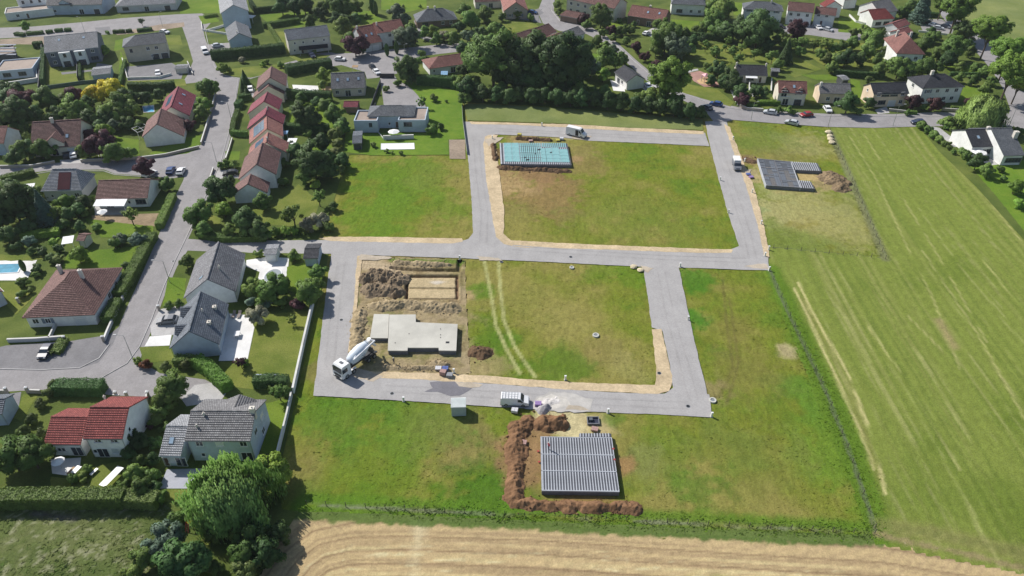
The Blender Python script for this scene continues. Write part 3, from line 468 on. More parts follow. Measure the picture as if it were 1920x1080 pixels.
# lawns
lw = {k: mat_lawn("lawn_"+k, a, b, s) for k, a, b, s in (("bright", (.1,.175,.02), (.145,.21,.03), .15), ("mown", (.125,.165,.03), (.175,.2,.05), .2), ("lush", (.1,.19,.02), (.14,.22,.03), .3), ("dry", (.17,.165,.07), (.22,.2,.1), .2), ("pale", (.15,.19,.06), (.2,.235,.09), .08))}
for k, P in (("mown", [(475,592),(586,582),(546,738),(430,725),(405,700),(412,680),(464,678),(478,616)]), ("mown", [(262,651),(316,649),(330,676),(270,680)]), ("bright", [(316,520),(350,522),(345,560),(305,574)]), ("bright", [(538,500),(575,492),(605,520),(600,560),(536,545)]), ("bright", [(116,502),(130,472),(262,462),(236,508)]),
 ("mown", [(-60,476),(100,480),(60,490),(-60,487)]), ("mown", [(0,530),(40,528),(60,560),(30,590),(0,560)]), ("bright", [(334,-10),(440,-10),(440,24),(338,26)]), ("bright", [(486,28),(590,20),(600,36),(560,52),(500,42)]), ("mown", [(520,60),(545,58),(560,100),(620,104),(575,124),(542,106)]), ("mown", [(424,130),(480,124),(560,118),(560,126),(470,146),(430,142)]),
 ("lush", [(752,152),(800,158),(862,172),(868,196),(872,260),(840,262),(842,290),(700,292),(645,285),(650,225),(664,250),(800,250),(802,200),(770,165)]), ("mown", [(85,92),(100,100),(116,140),(165,138),(170,152),(82,158)]), ("bright", [(216,76),(234,72),(232,92),(214,96)]), ("bright", [(226,96),(236,118),(240,150),(222,148)]), ("mown", [(240,152),(345,148),(350,160),(250,168)]), ("mown", [(306,66),(338,66),(342,84),(310,84)]),
 ("bright", [(372,30),(400,28),(412,40),(380,46)]), ("bright", [(665,18),(700,22),(720,40),(690,48),(664,36)]), ("bright", [(715,-10),(800,-10),(800,14),(760,24),(715,18)]), ("mown", [(470,395),(520,380),(560,345),(600,380),(590,405),(550,425),(480,418),(440,388)]), ("mown", [(390,400),(414,410),(412,436),(388,430)]), ("bright", [(422,284),(450,284),(448,300),(424,300)]), ("bright", [(544,190),(640,196),(640,240),(540,240)]), ("bright", [(545,300),(600,258),(630,280),(600,320)]),
 ("bright", [(216,256),(260,262),(262,292),(230,288)]), ("bright", [(342,260),(378,252),(372,280),(350,288),(300,294),(280,288)]), ("bright", [(104,372),(124,376),(122,428),(104,424)]), ("bright", [(160,410),(240,420),(288,424),(286,440),(190,446)]), ("mown", [(95,895),(150,900),(156,880),(240,862),(238,925),(100,935)]), ("mown", [(296,918),(384,918),(360,940),(298,940)]), ("mown", [(44,740),(72,740),(40,790),(26,784)]), ("bright", [(488,760),(545,745),(520,850),(490,850)]), ("mown", [(372,965),(400,985),(395,1040),(410,1085),(372,1085)]),
 ("dry", [(880,94),(1015,60),(1010,100)]), ("mown", [(942,40),(1000,42),(1010,50),(945,66)]), ("lush", [(1090,96),(1130,104),(1124,140),(1088,130)]), ("mown", [(1270,80),(1380,84),(1500,110),(1540,130),(1490,146),(1440,118),(1380,116),(1360,125),(1290,120),(1268,104)]), ("bright", [(1258,36),(1330,42),(1328,60),(1262,60)]), ("bright", [(1372,4),(1400,6),(1396,30),(1376,28)]), ("mown", [(1520,72),(1650,84),(1700,118),(1670,132),(1560,132),(1500,96)]), ("mown", [(1262,168),(1290,158),(1345,168),(1376,192),(1370,200),(1300,180)]), ("bright", [(1572,32),(1600,36),(1640,50),(1640,66),(1572,60)]), ("bright", [(1760,118),(1840,124),(1836,140),(1780,136)]), ("bright", [(1798,160),(1850,166),(1860,190),(1796,186)]),
 ("pale", [(1795,-60),(2300,-60),(2300,160),(1915,160),(1890,120),(1850,70),(1806,30)]), ("lush", [(1800,290),(1860,310),(1925,300),(1925,440),(1870,370)]), ("pale", [(870,194),(1000,200),(1180,214),(1318,224),(1318,244),(1180,240),(1060,232),(876,226)]), ("mown", [(1490,180),(1440,205),(1420,196),(1452,180)]), ("bright", [(1594,148),(1612,152),(1620,190),(1600,186)]), ("bright", [(1500,140),(1560,140),(1590,150),(1530,150)]), ("bright", [(1110,0),(1160,30),(1180,60),(1140,56)])):
    S_("lawn", lw[k], P, .25)
# ================= HOUSES =================
NICKS = []      # (short name, x, y) landmarks used when trees and hedges are described
_wc = {}
def facade_piece(kind):
    """shared meshes: list of (part name, mesh, material) in a local frame, facade plane at y=0, outside towards -y"""
    if kind in _wc: return _wc[kind]
    def frame(w, z0, h, t=.08, mull=1, m=frame_w, sub='pane', pm=glass, sill=True, nm='window'):
        a = MB(); a.box(-w/2, -.05, z0, -w/2+t, .03, z0+h).box(w/2-t, -.05, z0, w/2, .03, z0+h).box(-w/2+t, -.05, z0+h-t, w/2-t, .03, z0+h).box(-w/2+t, -.05, z0, w/2-t, .03, z0+t)
        for k in range(mull): x = -w/2+w*(k+1)/(mull+1); a.box(x-t/2, -.045, z0+t, x+t/2, .02, z0+h-t)
        if sill: a.box(-w/2-.1, -.16, z0-.08, w/2+.1, -.0, z0)
        p = MB(); p.box(-w/2+t*.6, -.02, z0+t*.6, w/2-t*.6, .01, z0+h-t*.6); return [(nm, a.mesh(nm), m), (sub, p.mesh(sub), pm)]
    if kind == 'w': r = frame(1.25, 1.0, 1.25)
    elif kind == 's': r = frame(.7, 1.1, .9, mull=0)
    elif kind == 'k': r = frame(1.0, .9, 1.3, m=frame_g)
    elif kind == 'b': r = frame(2.6, .9, 1.4, mull=2, m=frame_g)
    elif kind == 'D': r = frame(1.9, .05, 2.15, sill=False, nm='patio_door')
    elif kind == 'd': r = frame(1.0, .02, 2.15, t=.1, mull=0, sill=False, nm='door', sub='door_panel', pm=paint("door_brown", (.12,.07,.05)))
    elif kind in 'Gg':
        a = MB(); a.box(-1.3, -.06, 0, -1.2, .03, 2.2).box(1.2, -.06, 0, 1.3, .03, 2.2).box(-1.2, -.06, 2.1, 1.2, .03, 2.2); p = MB()
        for k in range(4): p.box(-1.2, -.03, .01+k*.525, 1.2, .02, .5+k*.525)
        r = [('garage_door_frame', a.mesh('garage_door_frame'), frame_w), ('garage_door', p.mesh('garage_door'), paint("garage_white", (.7,.71,.72)) if kind == 'G' else paint("garage_dark", (.06,.065,.075)))]
    elif kind == 'h':   # window with open shutters
        r = frame(1.1, 1.0, 1.2); a = MB(); a.box(-1.2, -.06, .98, -.6, -.01, 2.22).box(.6, -.06, .98, 1.2, -.01, 2.22); r.append(('shutter', a.mesh('shutter'), paint("shutter_blue", (.16,.2,.26))))
    elif kind == 'c':   # closed roller shutter
        r = frame(1.3, 1.0, 1.25, mull=0, pm=paint("roller_shutter", (.55,.58,.6)), sub='roller_shutter')
    _wc[kind] = r; return r
def put_piece(kind, parent, x, y, z, rot):
    r = facade_piece(kind); f = obj(r[0][0], r[0][1], r[0][2], parent, (x, y, z), rot)
    for nm, me, m in r[1:]: obj(nm, me, m, f)
def facade(parent, spec, a, b, z0=0.0):
    """spec: tokens such as w20 (window 20 percent along), suffix u = upper floor, a = attic"""
    if not spec: return
    a = Vector(a); b = Vector(b); d = b-a; rot = math.atan2(d.y, d.x); n = Vector((d.y, -d.x)).normalized()
    for t in spec.split():
        k = t[0]; up = 0
        while t[-1] in 'uav': up = {'u': 2.75, 'a': 3.0, 'v': 5.4}[t[-1]]; t = t[:-1]
        f = float(t[1:])/100; p = a+d*f+n*.03; put_piece(k, parent, p.x, p.y, z0+up, rot)
def clip(P, v, lo, hi):
    for s, lim in ((1, lo), (-1, -hi)):
        out = []; n = len(P)
        for i in range(n):
            a, b = P[i], P[(i+1) % n]; va, vb = s*a[1]-lim, s*b[1]-lim
            if va >= 0: out.append(a)
            if (va >= 0) != (vb >= 0): t = va/(va-vb); out.append((a[0]+(b[0]-a[0])*t, a[1]+(b[1]-a[1])*t))
        P = out
        if len(P) < 3: return []
    return P
def roof_plane(mb, pts, crs=.4, lift=.085, thick=.16):
    """tile courses, each stepping over the one below; pts[0]-pts[1] is the eave"""
    P = [Vector(p) for p in pts]; e = (P[1]-P[0]).normalized(); n = e.cross(P[2]-P[1]).normalized()
    if n.z < 0: n = -n
    s = n.cross(e);  s = s if s.z > 0 else -s
    uv = [((p-P[0]).dot(e), (p-P[0]).dot(s)) for p in P]; V = max(v for _, v in uv); k = 0; u0 = min(u for u, _ in uv)
    while k*crs < V-.02:
        q = clip(uv, None, k*crs, min((k+1)*crs, V))
        if len(q) >= 3:
            f3 = [P[0]+e*u+s*v+n*(lift*(1-(v-k*crs)/crs)) for u, v in q]; mb.face(f3, [(u-u0, v) for u, v in q])
            lo = [c for c in q if abs(c[1]-k*crs) < 1e-5]
            if len(lo) == 2:
                a, b = sorted(lo); A = P[0]+e*a[0]+s*a[1]; B = P[0]+e*b[0]+s*b[1]; mb.face([A, B, B+n*lift, A+n*lift], [(a[0]-u0, a[1])]*4)
        k += 1
    m = len(P); D = Vector((0, 0, -thick))
    for i in range(m):
        a, b = P[i], P[(i+1) % m]; mb.face([a, a+D, b+D, b], [(0.1, .1)]*4)
    mb.face([p+D for p in reversed(P)], [(.1, .1)]*m)
def chimney(parent, x, y, z, s=.7, h=1.3, m=None, d=1.6):
    a = MB(); a.box(x-s/2, y-s/2*.8, z-d, x+s/2, y+s/2*.8, z+h).box(x-s/2-.06, y-s/2*.8-.06, z+h, x+s/2+.06, y+s/2*.8+.06, z+h+.1).lathe([(z+h+.1, .13), (z+h+.35, .12)], 8, Matrix.Translation((x, y, 0)))
    return obj("chimney", a, m or wallm('warm'), parent)
def house(nick, label, A, B, E, E2=None, he=2.8, pitch=36, hipL=0, hipR=0, roof='brown', wall='cream', front='', back='', left='', right='', chim=(), sky=(), solar=None, dorm=(), cat='house', crs=.4, name=None, over=.35, low=0):
    t = math.tan(R(pitch)); hr = he+3
    for _ in range(12):
        a = G(*A, hr); b = G(*B, hr); e = G(*E, he); ab = (b-a).to_2d(); d = ab.normalized(); nrm = Vector((-d.y, d.x)); wf = abs((e-a).to_2d().dot(nrm)); hr = .5*hr+.5*(he+wf*t)
    sgn = (e-a).to_2d().dot(nrm)
    if sgn > 0: a, b = b, a; d = -d; nrm = -nrm
    wb = wf
    if E2: wb = abs((G(*E2, he)-a).to_2d().dot(nrm))
    hL = wf if hipL is True else hipL; hR = wf if hipR is True else hipR; LL = ab.length+hL+hR
    mid = (a.to_2d()-d*hL+b.to_2d()+d*hR)/2; rot = math.atan2(d.y, d.x); heb = hr-wb*t
    root = empty(name or "house", (mid.x, mid.y, 0), rot, label, cat); NICKS.append((nick, mid.x, mid.y, LL/2))
    x0, x1 = -LL/2, LL/2; xa, xb = x0+hL, x1-hR; m = MB()
    roof_plane(m, [(x0,-wf,he),(x1,-wf,he),(xb,0,hr)]+([(xa,0,hr)] if xb-xa > .05 else []), crs)
    roof_plane(m, [(x1,wb,heb),(x0,wb,heb),(xa,0,hr)]+([(xb,0,hr)] if xb-xa > .05 else []), crs)
    if hL and abs(wb-wf) < 50: roof_plane(m, [(x0,wb,heb),(x0,-wf,he),(xa,0,hr)], crs)
    if hR: roof_plane(m, [(x1,-wf,he),(x1,wb,heb),(xb,0,hr)], crs)
    if xb-xa > .05: m.box(xa, -.13, hr-.02, xb, .13, hr+.11)
    rf = obj("roof", m, roofm(roof), root)
    o = over; ox0, ox1 = x0+(o if hL else .22), x1-(o if hR else .22); yf, yb = -wf+o, wb-o; zf = he+o*t-.17; zb = heb+o*t-.17; zr = hr-.18; w_ = MB(); g = -.3
    w_.face([(ox0,yf,g),(ox1,yf,g),(ox1,yf,zf),(ox0,yf,zf)]); w_.face([(ox1,yb,g),(ox0,yb,g),(ox0,yb,zb),(ox1,yb,zb)])
    w_.face([(ox0,yb,g),(ox0,yf,g),(ox0,yf,zf)]+([] if hL else [(ox0,0,zr)])+[(ox0,yb,zb)]); w_.face([(ox1,yf,g),(ox1,yb,g),(ox1,yb,zb)]+([] if hR else [(ox1,0,zr)])+[(ox1,yf,zf)])
    obj("wall", w_, wallm(wall), root)
    gt = MB(); gt.box(x0, -wf-.11, he-.16, x1, -wf-.003, he-.04); obj("gutter", gt, frame_w if roof in ('white','pale') else steel, root)
    facade(root, front, (ox0, yf), (ox1, yf)); facade(root, back, (ox1, yb), (ox0, yb)); facade(root, left, (ox0, yb), (ox0, yf)); facade(root, right, (ox1, yf), (ox1, yb))
    for x in (ox0+.12, ox1-.12): dp = MB(); dp.bar((x, yf-.07, 0), (x, yf-.07, he-.15), .045, 6); obj('downpipe', dp, steel, root)
    for c in chim:
        x = xa+(xb-xa)*c[0]; y = c[1]*(wf if c[1] < 0 else wb); z = hr-abs(y)*t; chimney(rf, x, y, z, *(c[2:] if len(c) > 2 else ()))
    sl = math.sqrt(1+t*t)
    for c in sky:     # (along 0..1 of whole length, -1..1 down the slope)
        x = x0+LL*c[0]; sy = -1 if c[1] < 0 else 1; y = c[1]*(wf if sy < 0 else wb); z = hr-abs(y)*t; an = math.atan(t)*(1 if sy < 0 else -1)
        q = MB(); q.box(-.42, -.6, .03, .42, .6, .14); k = obj("skylight", q, frame_g, rf, (x, y, z), (an, 0, 0)); q = MB(); q.box(-.35, -.53, .12, .35, .53, .15); obj("skylight_pane", q, paint("sky_glass", (.3,.4,.5), .1, .8), None if 0 else k)
    if solar:          # side, u0, u1, v0, v1, columns, rows
        sd_, u0, u1, v0, v1, nc, nr = solar[:7]; sy = -1 if sd_ == 'f' else 1; wd = wf if sy < 0 else wb; an = math.atan(t)*(1 if sy < 0 else -1); cw = (u1-u0)*LL/nc; ch = (v1-v0)*wd*sl/nr; pm = None
        for i in range(nc):
            for j in range(nr):
                if pm is None:
                    q = MB(); q.box(-cw*.47, -ch*.47, .08, cw*.47, ch*.47, .13); pm = q.mesh("solar_panel"); pm.materials.append(solar[7] if len(solar) > 7 else mat("solar_blue", (.07,.13,.21), .2, 3, .15, .8))
                x = x0+LL*u0+cw*(i+.5); y = sy*(v0+(v1-v0)*(j+.5)/nr)*wd; obj("solar_panel" if len(solar) < 8 else "red_roof_panel", pm, None, rf, (x, y, hr-abs(y)*t), (an, 0, 0))
    for c in dorm:     # along, distance down slope 0..1, width, side sign, cheek height
        u, v, wd_, sy, ch = c; x = x0+LL*u; W_ = wf if sy < 0 else wb; yy = v*W_; z0 = hr-yy*t; ze = z0+ch; zt = ze+wd_/2*t; ye = (hr-ze)/t; yt = (hr-zt)/t; h = wd_/2; S = lambda X, Y, Z: (X, sy*Y, Z)
        q = MB(); i = h-.12; zi = zt-.12*t*0-.08; q.face([S(x-i,yy-.2,z0-.3),S(x+i,yy-.2,z0-.3),S(x+i,yy-.2,ze),S(x,yy-.2,zi),S(x-i,yy-.2,ze)]); q.face([S(x-i,yy-.2,z0-.3),S(x-i,yy-.2,ze),S(x-i,ye,ze-.05)]); q.face([S(x+i,yy-.2,z0-.3),S(x+i,ye,ze-.05),S(x+i,yy-.2,ze)])
        dm = obj("dormer", q, wallm(wall), root); q = MB()
        for g_ in (-1, 1):
            p4 = [S(x+g_*h, yy, ze), S(x+g_*h, max(ye, 0), ze), S(x, max(yt, 0), zt), S(x, yy, zt)]; roof_plane(q, p4, crs)
        obj("dormer_roof", q, roofm(roof), dm)
        if ch > .5 and sy < 0:
            r = facade_piece('s'); k = obj('dormer_window', r[0][1], frame_w, dm, (x, sy*(yy-.2)-.03, z0-.9))
    return root
def blockhouse(nick, label, blocks, cat='house', name='house', deck='brown', extra=None):
    """flat roofed house; each block: two front top corners (pixels), depth, height, wall, facade spec"""
    root = None
    for i, (p, q, dep, h, wl, sp, base) in enumerate(blocks):
        a = G(*p, h).to_2d(); b = G(*q, h).to_2d(); d = (b-a).normalized(); n = Vector((-d.y, d.x)); rot = math.atan2(d.y, d.x)
        if root is None: root = empty(name, ((a.x+b.x)/2, (a.y+b.y)/2, 0), 0, label, cat); NICKS.append((nick, (a.x+b.x)/2, (a.y+b.y)/2+dep/2, (b-a).length/2)); O = Vector((root.location.x, root.location.y))
        L = (b-a).length; T = Matrix.Translation((a.x-O.x, a.y-O.y, 0)) @ Matrix.Rotation(rot, 4, 'Z'); m = MB(); pw = .28
        m.box(0, 0, -.3, L, dep, h-.45, T); m.box(0, 0, h-.45, L, pw, h, T).box(0, dep-pw, h-.45, L, dep, h, T).box(0, pw, h-.45, pw, dep-pw, h, T).box(L-pw, pw, h-.45, L, dep-pw, h, T)
        bl = obj("wall", m, wallm(wl), root); m = MB(); m.box(pw, pw, h-.45, L-pw, dep-pw, h-.4, T); obj("flat_roof" , m, mat("roof_"+deck, dict(brown=(.3,.24,.2), grey=(.3,.3,.31), white=(.7,.7,.7), dark=(.08,.075,.09))[deck], .12, 1), root)
        f0 = T @ Vector((0, 0, 0)); f1 = T @ Vector((L, 0, 0)); facade(root, sp, f0.to_2d(), f1.to_2d(), base)
    return root
H = house
# --- top left quarter ---
blockhouse("flat-roofed white villa", "flat-roofed white villa with a roof terrace above its double garage, by the top street", [((8,25),(98,15),9,3.2,'white','w25 d45 G75',0),((30,-1),(82,-6),8,6.0,'white','k20 k50 k80',3)])
H("grey-beige garage house", "grey-beige house with a pointed porch gable and dark garage at the top street", (92,-18),(196,-20),(196,8),he=4.2,pitch=30,roof='taupe',wall='greyblue',front='w12 k45u D60 g88',dorm=((.32,.95,4.5,-1,.6),))
H("light grey-roofed garage house", "pale house with light grey hipped roof and two dark garages at the top street", (250,-16),(330,-20),(326,6),he=3.0,pitch=28,hipL=True,roof='pale',wall='grey',front='b15 D50 g85')
blockhouse("house with roof solar panels", "dark house with rooftop solar panels and a broad brown roof deck", [((-12,105),(30,98),10,4.2,'dark','',0),((-12,134),(60,128),12,3.2,'greyblue','b30 b70',0)], deck='brown')
def roof_solar():
    rt = next(o for o in col.objects if o.get('label', '').startswith("dark house with rooftop")); q = MB(); q.box(-.8, -.5, 0, .8, .5, .06); pm = q.mesh("solar_panel"); pm.materials.append(mat("solar_dark", (.04,.07,.13), .2, 3, .5, .3))
    for i in range(4):
        for j in range(4): p = G(2+i*8.0, 84+j*6.0, 4.0)-Vector((rt.location.x, rt.location.y, 0)); obj("solar_panel", pm, None, rt, tuple(p), (.12, 0, .1))
roof_solar()
H("pale twin house", "pale twin house with one long grey roof and two white garage projections", (82,69),(182,59),(187,88),he=5.6,pitch=22,roof='pale',wall='greyblue',front='w12 w12u b88 w88u',sky=((.28,-.3),(.74,-.3)))
def twin():
    rt = next(o for o in col.objects if o.get('label', '').startswith("pale twin house")); wf = [c for c in rt.children if c.name.startswith('wall')][0]; yf = min(v.co.y for v in wf.data.vertices); wf.data.materials[0] = mat("slate_cladding", (.17,.19,.24), .1, 1)
    for x in (-2.6, 2.6):
        m = MB(); m.box(x-1.9, yf-1.6, -.2, x+1.9, yf-.01, 5.3); obj("garage_projection", m, wallm('white'), rt); put_piece('g', rt, x, yf-1.63, 0, 0); put_piece('k', rt, x, yf-1.63, 2.7, 0)
twin()
H("beige three-garage house", "beige house with grey hipped roof over a row of three garage doors", (253,66),(308,60),(307,80),he=6.0,pitch=26,hipL=True,roof='slate',wall='beige',front='k15u w55u w75u s60 g68 g90')
H("tall white gabled house", "tall narrow white house whose blank gable overlooks a lower grey house", (431,-22),(437,9),(413,23),he=7.2,pitch=28,roof='pale',wall='greyblue',right='s80')
H("blue-walled gabled house", "grey-roofed house with a blank sky-blue gable beside a clipped hedge", (441.5,39),(448,62),(428,76),he=4.2,pitch=30,roof='slate',wall='greyblue',chim=((.9,-.15,.4,.6),))
H("grey house with hooded garages", "long grey-roofed house with a hipped canopy above its white garages", (533,56),(613,47),(623,66),he=5.8,pitch=24,roof='bluegrey',wall='warm',front='s15u s35u s60u s85u s12 d30 G50 G72')
H("orange-roofed garage wing", "steep orange-roofed wing with two skylights and two white garage doors", (666,51),(701,45),(715,78),he=3.2,pitch=34,roof='orange',wall='grey',front='G25 G65',chim=((.05,-.1,.6,1),),sky=((.35,-.55),(.65,-.5)))
H("orange-roofed balcony house", "orange-roofed white house with a long upper balcony, joined to a garage wing", (699,43),(751,36),(755.5,56),he=5.8,pitch=30,roof='orange',wall='white',front='d12 w45u w75u D60',chim=((.1,-.25,.5,1),))
H("grey hipped bungalow", "dark stone bungalow under a complex grey hipped roof with two chimneys", (800,17),(830,15),(859,36),he=2.8,pitch=33,hipL=True,hipR=True,roof='slate',wall='brown',front='b20 w65 w85',chim=((.5,-.1,.7,1.4),(.1,.2)))
H("pink-brown hipped bungalow", "low white bungalow with pink-brown hipped roof beside a tall hedge", (821,106),(866,100),(878,119),he=2.7,pitch=24,hipL=True,hipR=2.5,roof='rust',wall='white',front='s10 D55 b75')
H("grey-brown three-skylight house", "beige house with grey-brown roof carrying three skylights in a row", (620,137),(683,134.5),(687,164),he=3.0,pitch=38,roof='taupe',wall='beige',front='w15 D48 w85',sky=((.2,-.45),(.5,-.45),(.82,-.42)),right='')
blockhouse("modern blue-white villa", "modern pale villa with two flat-roofed wings behind a covered pool", [((746,225),(797.5,225),10,4.0,'greyblue','b35',1.0),((663,226),(707,226),8,4.0,'greyblue','k70',1.0)], deck='brown')
H("villa's hipped middle", "grey hipped roof block between the flat wings of the modern villa", (714,198),(754,197.5),(773,217),he=4.2,pitch=24,hipL=True,hipR=True,roof='slate',wall='greyblue',front='s45 d62')
H("red-roofed garden shed", "small garden shed with a dark red ridged roof in front of the skylight house", (645,190),(672,190),(673,201),he=2.1,pitch=22,roof='crimson',wall='brown',cat='shed',name='garden_shed')
# --- top middle and right ---
H("small orange-brown house", "small orange-brown roofed house cut by the top edge next to parked garden furniture", (888,-14),(938,-16),(940,2),he=3,pitch=34,roof='brown',wall='warm',front='w20 D60')
H("pink-walled gabled house", "orange-brown gabled house facing the village lane with four shuttered windows", (961,-16),(967.5,4),(943.5,18),he=3.6,pitch=34,roof='orange',wall='stone',right='h25 h70 s50a')
H("long brown-roofed barn", "long low brown-roofed barn behind the tall dark trees", (937,73),(994,55),(1011,70),he=3,pitch=24,roof='brown',wall='stone')
H("brown barn by the lane", "brown-roofed barn end standing against the village lane", (994,56),(1029,44),(1046,59),he=3,pitch=26,roof='brown',wall='stone')
H("grey-violet roofed cottage", "cottage with grey-violet roof and white wall beside the lane", (1055,60),(1084,49),(1102,60),he=3,pitch=26,roof='taupe',wall='white',front='D35 w75')
H("russet link barn", "small russet roof joining the barn to the grey-violet cottage", (1031,68),(1052,60),(1069,75),he=2.8,pitch=24,roof='rust',wall='stone')
H("brown street garage", "brown brick double garage with low hipped roof at the lane bend", (1062,19),(1090,24),(1085,35),he=2.6,pitch=22,roof='brown',wall='brown',cat='garage',name='garage',hipL=1.5)
H("long white farmhouse", "long white farmhouse with two rows of windows under a brown roof", (1075,-22),(1166,-4),(1160,18),he=6,pitch=30,roof='brown',wall='cream',front='w10 D25 w40 w10u w25u w40u w60u w80u')
H("orange-roofed longhouse", "orange-roofed stone longhouse with two skylights behind a stepped garden", (1185,9),(1254,19),(1242,39),he=3.4,pitch=33,roof='rust',wall='brown',front='d30 D60 w80',sky=((.5,-.45),(.8,-.4)),chim=((.5,.05,.8,.9),))
H("white chalet by the lane", "small white chalet with dark gabled roof above a sunny terrace", (1170,122),(1194,140),(1176,154),he=3.2,pitch=30,roof='dark',wall='white',front='D30 w60',right='')
H("grey-roofed top house", "white house with grey roof at the top edge behind dense shrubs", (1268,-10),(1316,-8),(1322,10),he=4.5,pitch=26,roof='slate',wall='white',front='b25 w60 w85',hipL=2,hipR=2)
H("white house with many windows", "white house with grey hipped roof and a row of four wide windows", (1414,2),(1450,4),(1465,21),he=4.8,pitch=28,roof='slate',wall='white',front='h15u w38u b60u h85u w20 w60',hipL=True,hipR=True,chim=((.9,-.1,.5,1.2),))
H("white terrace house", "white terrace house with brown roof and tall end gable", (1479,3),(1528,7),(1527,24),he=5.8,pitch=28,roof='brown',wall='white',front='w15u w45u w80u w20 d50 G80')
H("lower white terrace house", "lower white terrace house with brown roof at the end of its row", (1530,12),(1570,16),(1569,30),he=4.8,pitch=28,roof='brown',wall='white',front='w20u w60u d40 G75')
H("red-roofed corner house", "red-roofed white corner house by the back lane with a hipped end", (1556,-4),(1566,2),(1574,31),he=4.8,pitch=30,roof='red',wall='white',front='w30 w70')
H("dark-roofed orchard house", "long low house with charcoal roof and awning facing the green", (1381,121),(1438,123),(1444,142.5),he=2.8,pitch=27,roof='dark',wall='cream',front='w15 b45 d80',left='s60',chim=((.0,-.05,.5,.8),(.97,-.05,.5,.8)))
H("brick-red two-dormer house", "cream house with brick-red roof, two small triangular dormers and white awning", (1459,151),(1513,153),(1519,176),he=4.3,pitch=36,roof='rust',wall='cream',front='D20u h72u D30 g75',dorm=((.22,.75,2.4,-1,.1),(.78,.75,2.4,-1,.1)),sky=((.55,-.45),))
H("beige-gabled brown house", "brown-roofed house with a sunlit peach gable in the row along the lane", (1535,156),(1594,157),(1602,176),he=3.6,pitch=33,roof='taupe',wall='peach',front='w30 D60',chim=((.05,-.3),))
H("cream-gabled charcoal house", "long charcoal-roofed house with a cream gable and big dark windows", (1632,156),(1698,154),(1705,175),he=4.6,pitch=30,roof='dark',wall='peach',front='w15u b35u b60u w85u b30 G60 w85',left='s40u w60')
H("white villa with charcoal hipped roof", "large white villa with charcoal hipped roof and deep front balcony", (1747,139.5),(1772,138.5),(1798,163),he=5.6,pitch=28,hipL=True,hipR=True,roof='dark',wall='white',front='h15u w38u w62u w85u D30 w60 w80',left='w40u',chim=((.0,.0,.9,1.2),))
H("pink stepped house", "narrow house with two stepped pink roofs by the car yard, upper half", (1673,43),(1697,35),(1704,46),he=4.5,pitch=26,roof='pink',wall='white')
H("lower pink stepped house", "lower half of the stepped pink-roofed house beside a white conservatory", (1680,57),(1703,50),(1709,60),he=4.2,pitch=26,roof='pink',wall='white')
H("red-roofed sunroom house", "red-roofed white house with glazed sunroom and curved terrace", (1628,18),(1660,16),(1673,35),he=3.4,pitch=28,roof='red',wall='white',front='b30 b70',hipR=2)
H("grey roof above the sunroom", "grey-roofed building rising behind the red-roofed sunroom house", (1634,3),(1668,-2),(1684,20),he=4,pitch=28,roof='taupe',wall='white')
H("pale red-tiled street house", "pale red-tiled house at the top edge above the back lane", (1575,-16),(1600,-18),(1610,-2),he=4,pitch=28,roof='orange',wall='white')
H("dark bungalow with white gable", "white-gabled bungalow with dark roof, framed skylight and open parasol", (1810,243),(1850,242),(1869,275),he=3.2,pitch=26,roof='dark',wall='white',front='D60 b80',chim=((1.0,-.1,.9,1.2),),sky=((.45,-.45),))
H("grey bungalow wing", "grey-roofed wing of the bungalow with a broad white chimney", (1858,241),(1897,240),(1925,291),he=3.2,pitch=24,roof='slate',wall='white',front='b40 b75',chim=((.9,-.35,1.2,1.8),))
# --- left column ---
H("white-gabled edge house", "white-gabled house with red roof at the picture's edge beside clipped shrubs", (-34,237),(14,237),(8,269),he=4,pitch=36,roof='rust',wall='greyblue')
H("brown house with porch gable", "wide brown-tiled house with a timbered triangular porch gable and skylight", (60,229),(152,223.5),(144,274),he=2.8,pitch=37,roof='brown',wall='cream',front='w15 D45 G82',chim=((.42,-.05,.8,1.3),),sky=((.73,-.6),),dorm=((.5,1.0,5.4,-1,1.3),))
H("grey house with skylit gable", "pale grey house whose dark red central roof panel sits between two gables", (98,317),(142,316),(134,357),he=3.2,pitch=42,roof='pale',wall='grey',hipL=2.5,hipR=2.0,front='s20 w50 w85',solar=('f',.4,.72,.15,.98,1,1,mat_roof('roof_tiles_crimson', *ROOF['crimson'])))
H("brown bungalow with awning", "white bungalow with brown tiled roof and a long striped white awning", (185,338.5),(282,335.5),(277,371),he=2.8,pitch=30,roof='brown',wall='white',front='D22 s62 b85')
H("white house with pergola frame", "white-gabled house with brown roof and white pergola frame on its side", (302,203),(293.5,232.5),(267,255),E2=(343,249),he=3.4,pitch=36,roof='brown',wall='white',dorm=((.35,.95,4.2,1,.2),))
H("crimson-roofed house", "large house with bright crimson roof, skylights and a small solar collector", (334,162),(320,200),(358,209),he=3.2,pitch=36,roof='crimson',wall='cream',sky=((.3,-.4),(.75,-.4)),solar=('b',.3,.75,.25,.6,3,1))
H("dark brown top row house", "dark brown gabled house at the top of the stepped row", (509,124),(506,145),(536,165),E2=(481,161),he=4.8,pitch=36,roof='brown',wall='cream')
H("little brown annexe", "low brown gabled annexe between the dark brown house and the rose-roofed house", (505,151),(503,161),(533,176),E2=(474,178),he=3.0,pitch=34,roof='brown',wall='cream')
H("rose-roofed row house", "narrow row house with rose-red roof, first below the brown annexe", (501.5,172),(494.5,190),(525,200),E2=(465,201),he=3.6,pitch=34,roof='crimson',wall='cream')
H("wine-red row house", "narrow row house with wine-red roof above the solar-panelled one", (502,199),(497,215),(532,229),E2=(464,230),he=3.6,pitch=35,roof='crimson',wall='cream',chim=((.6,-.05,.25,.8),))
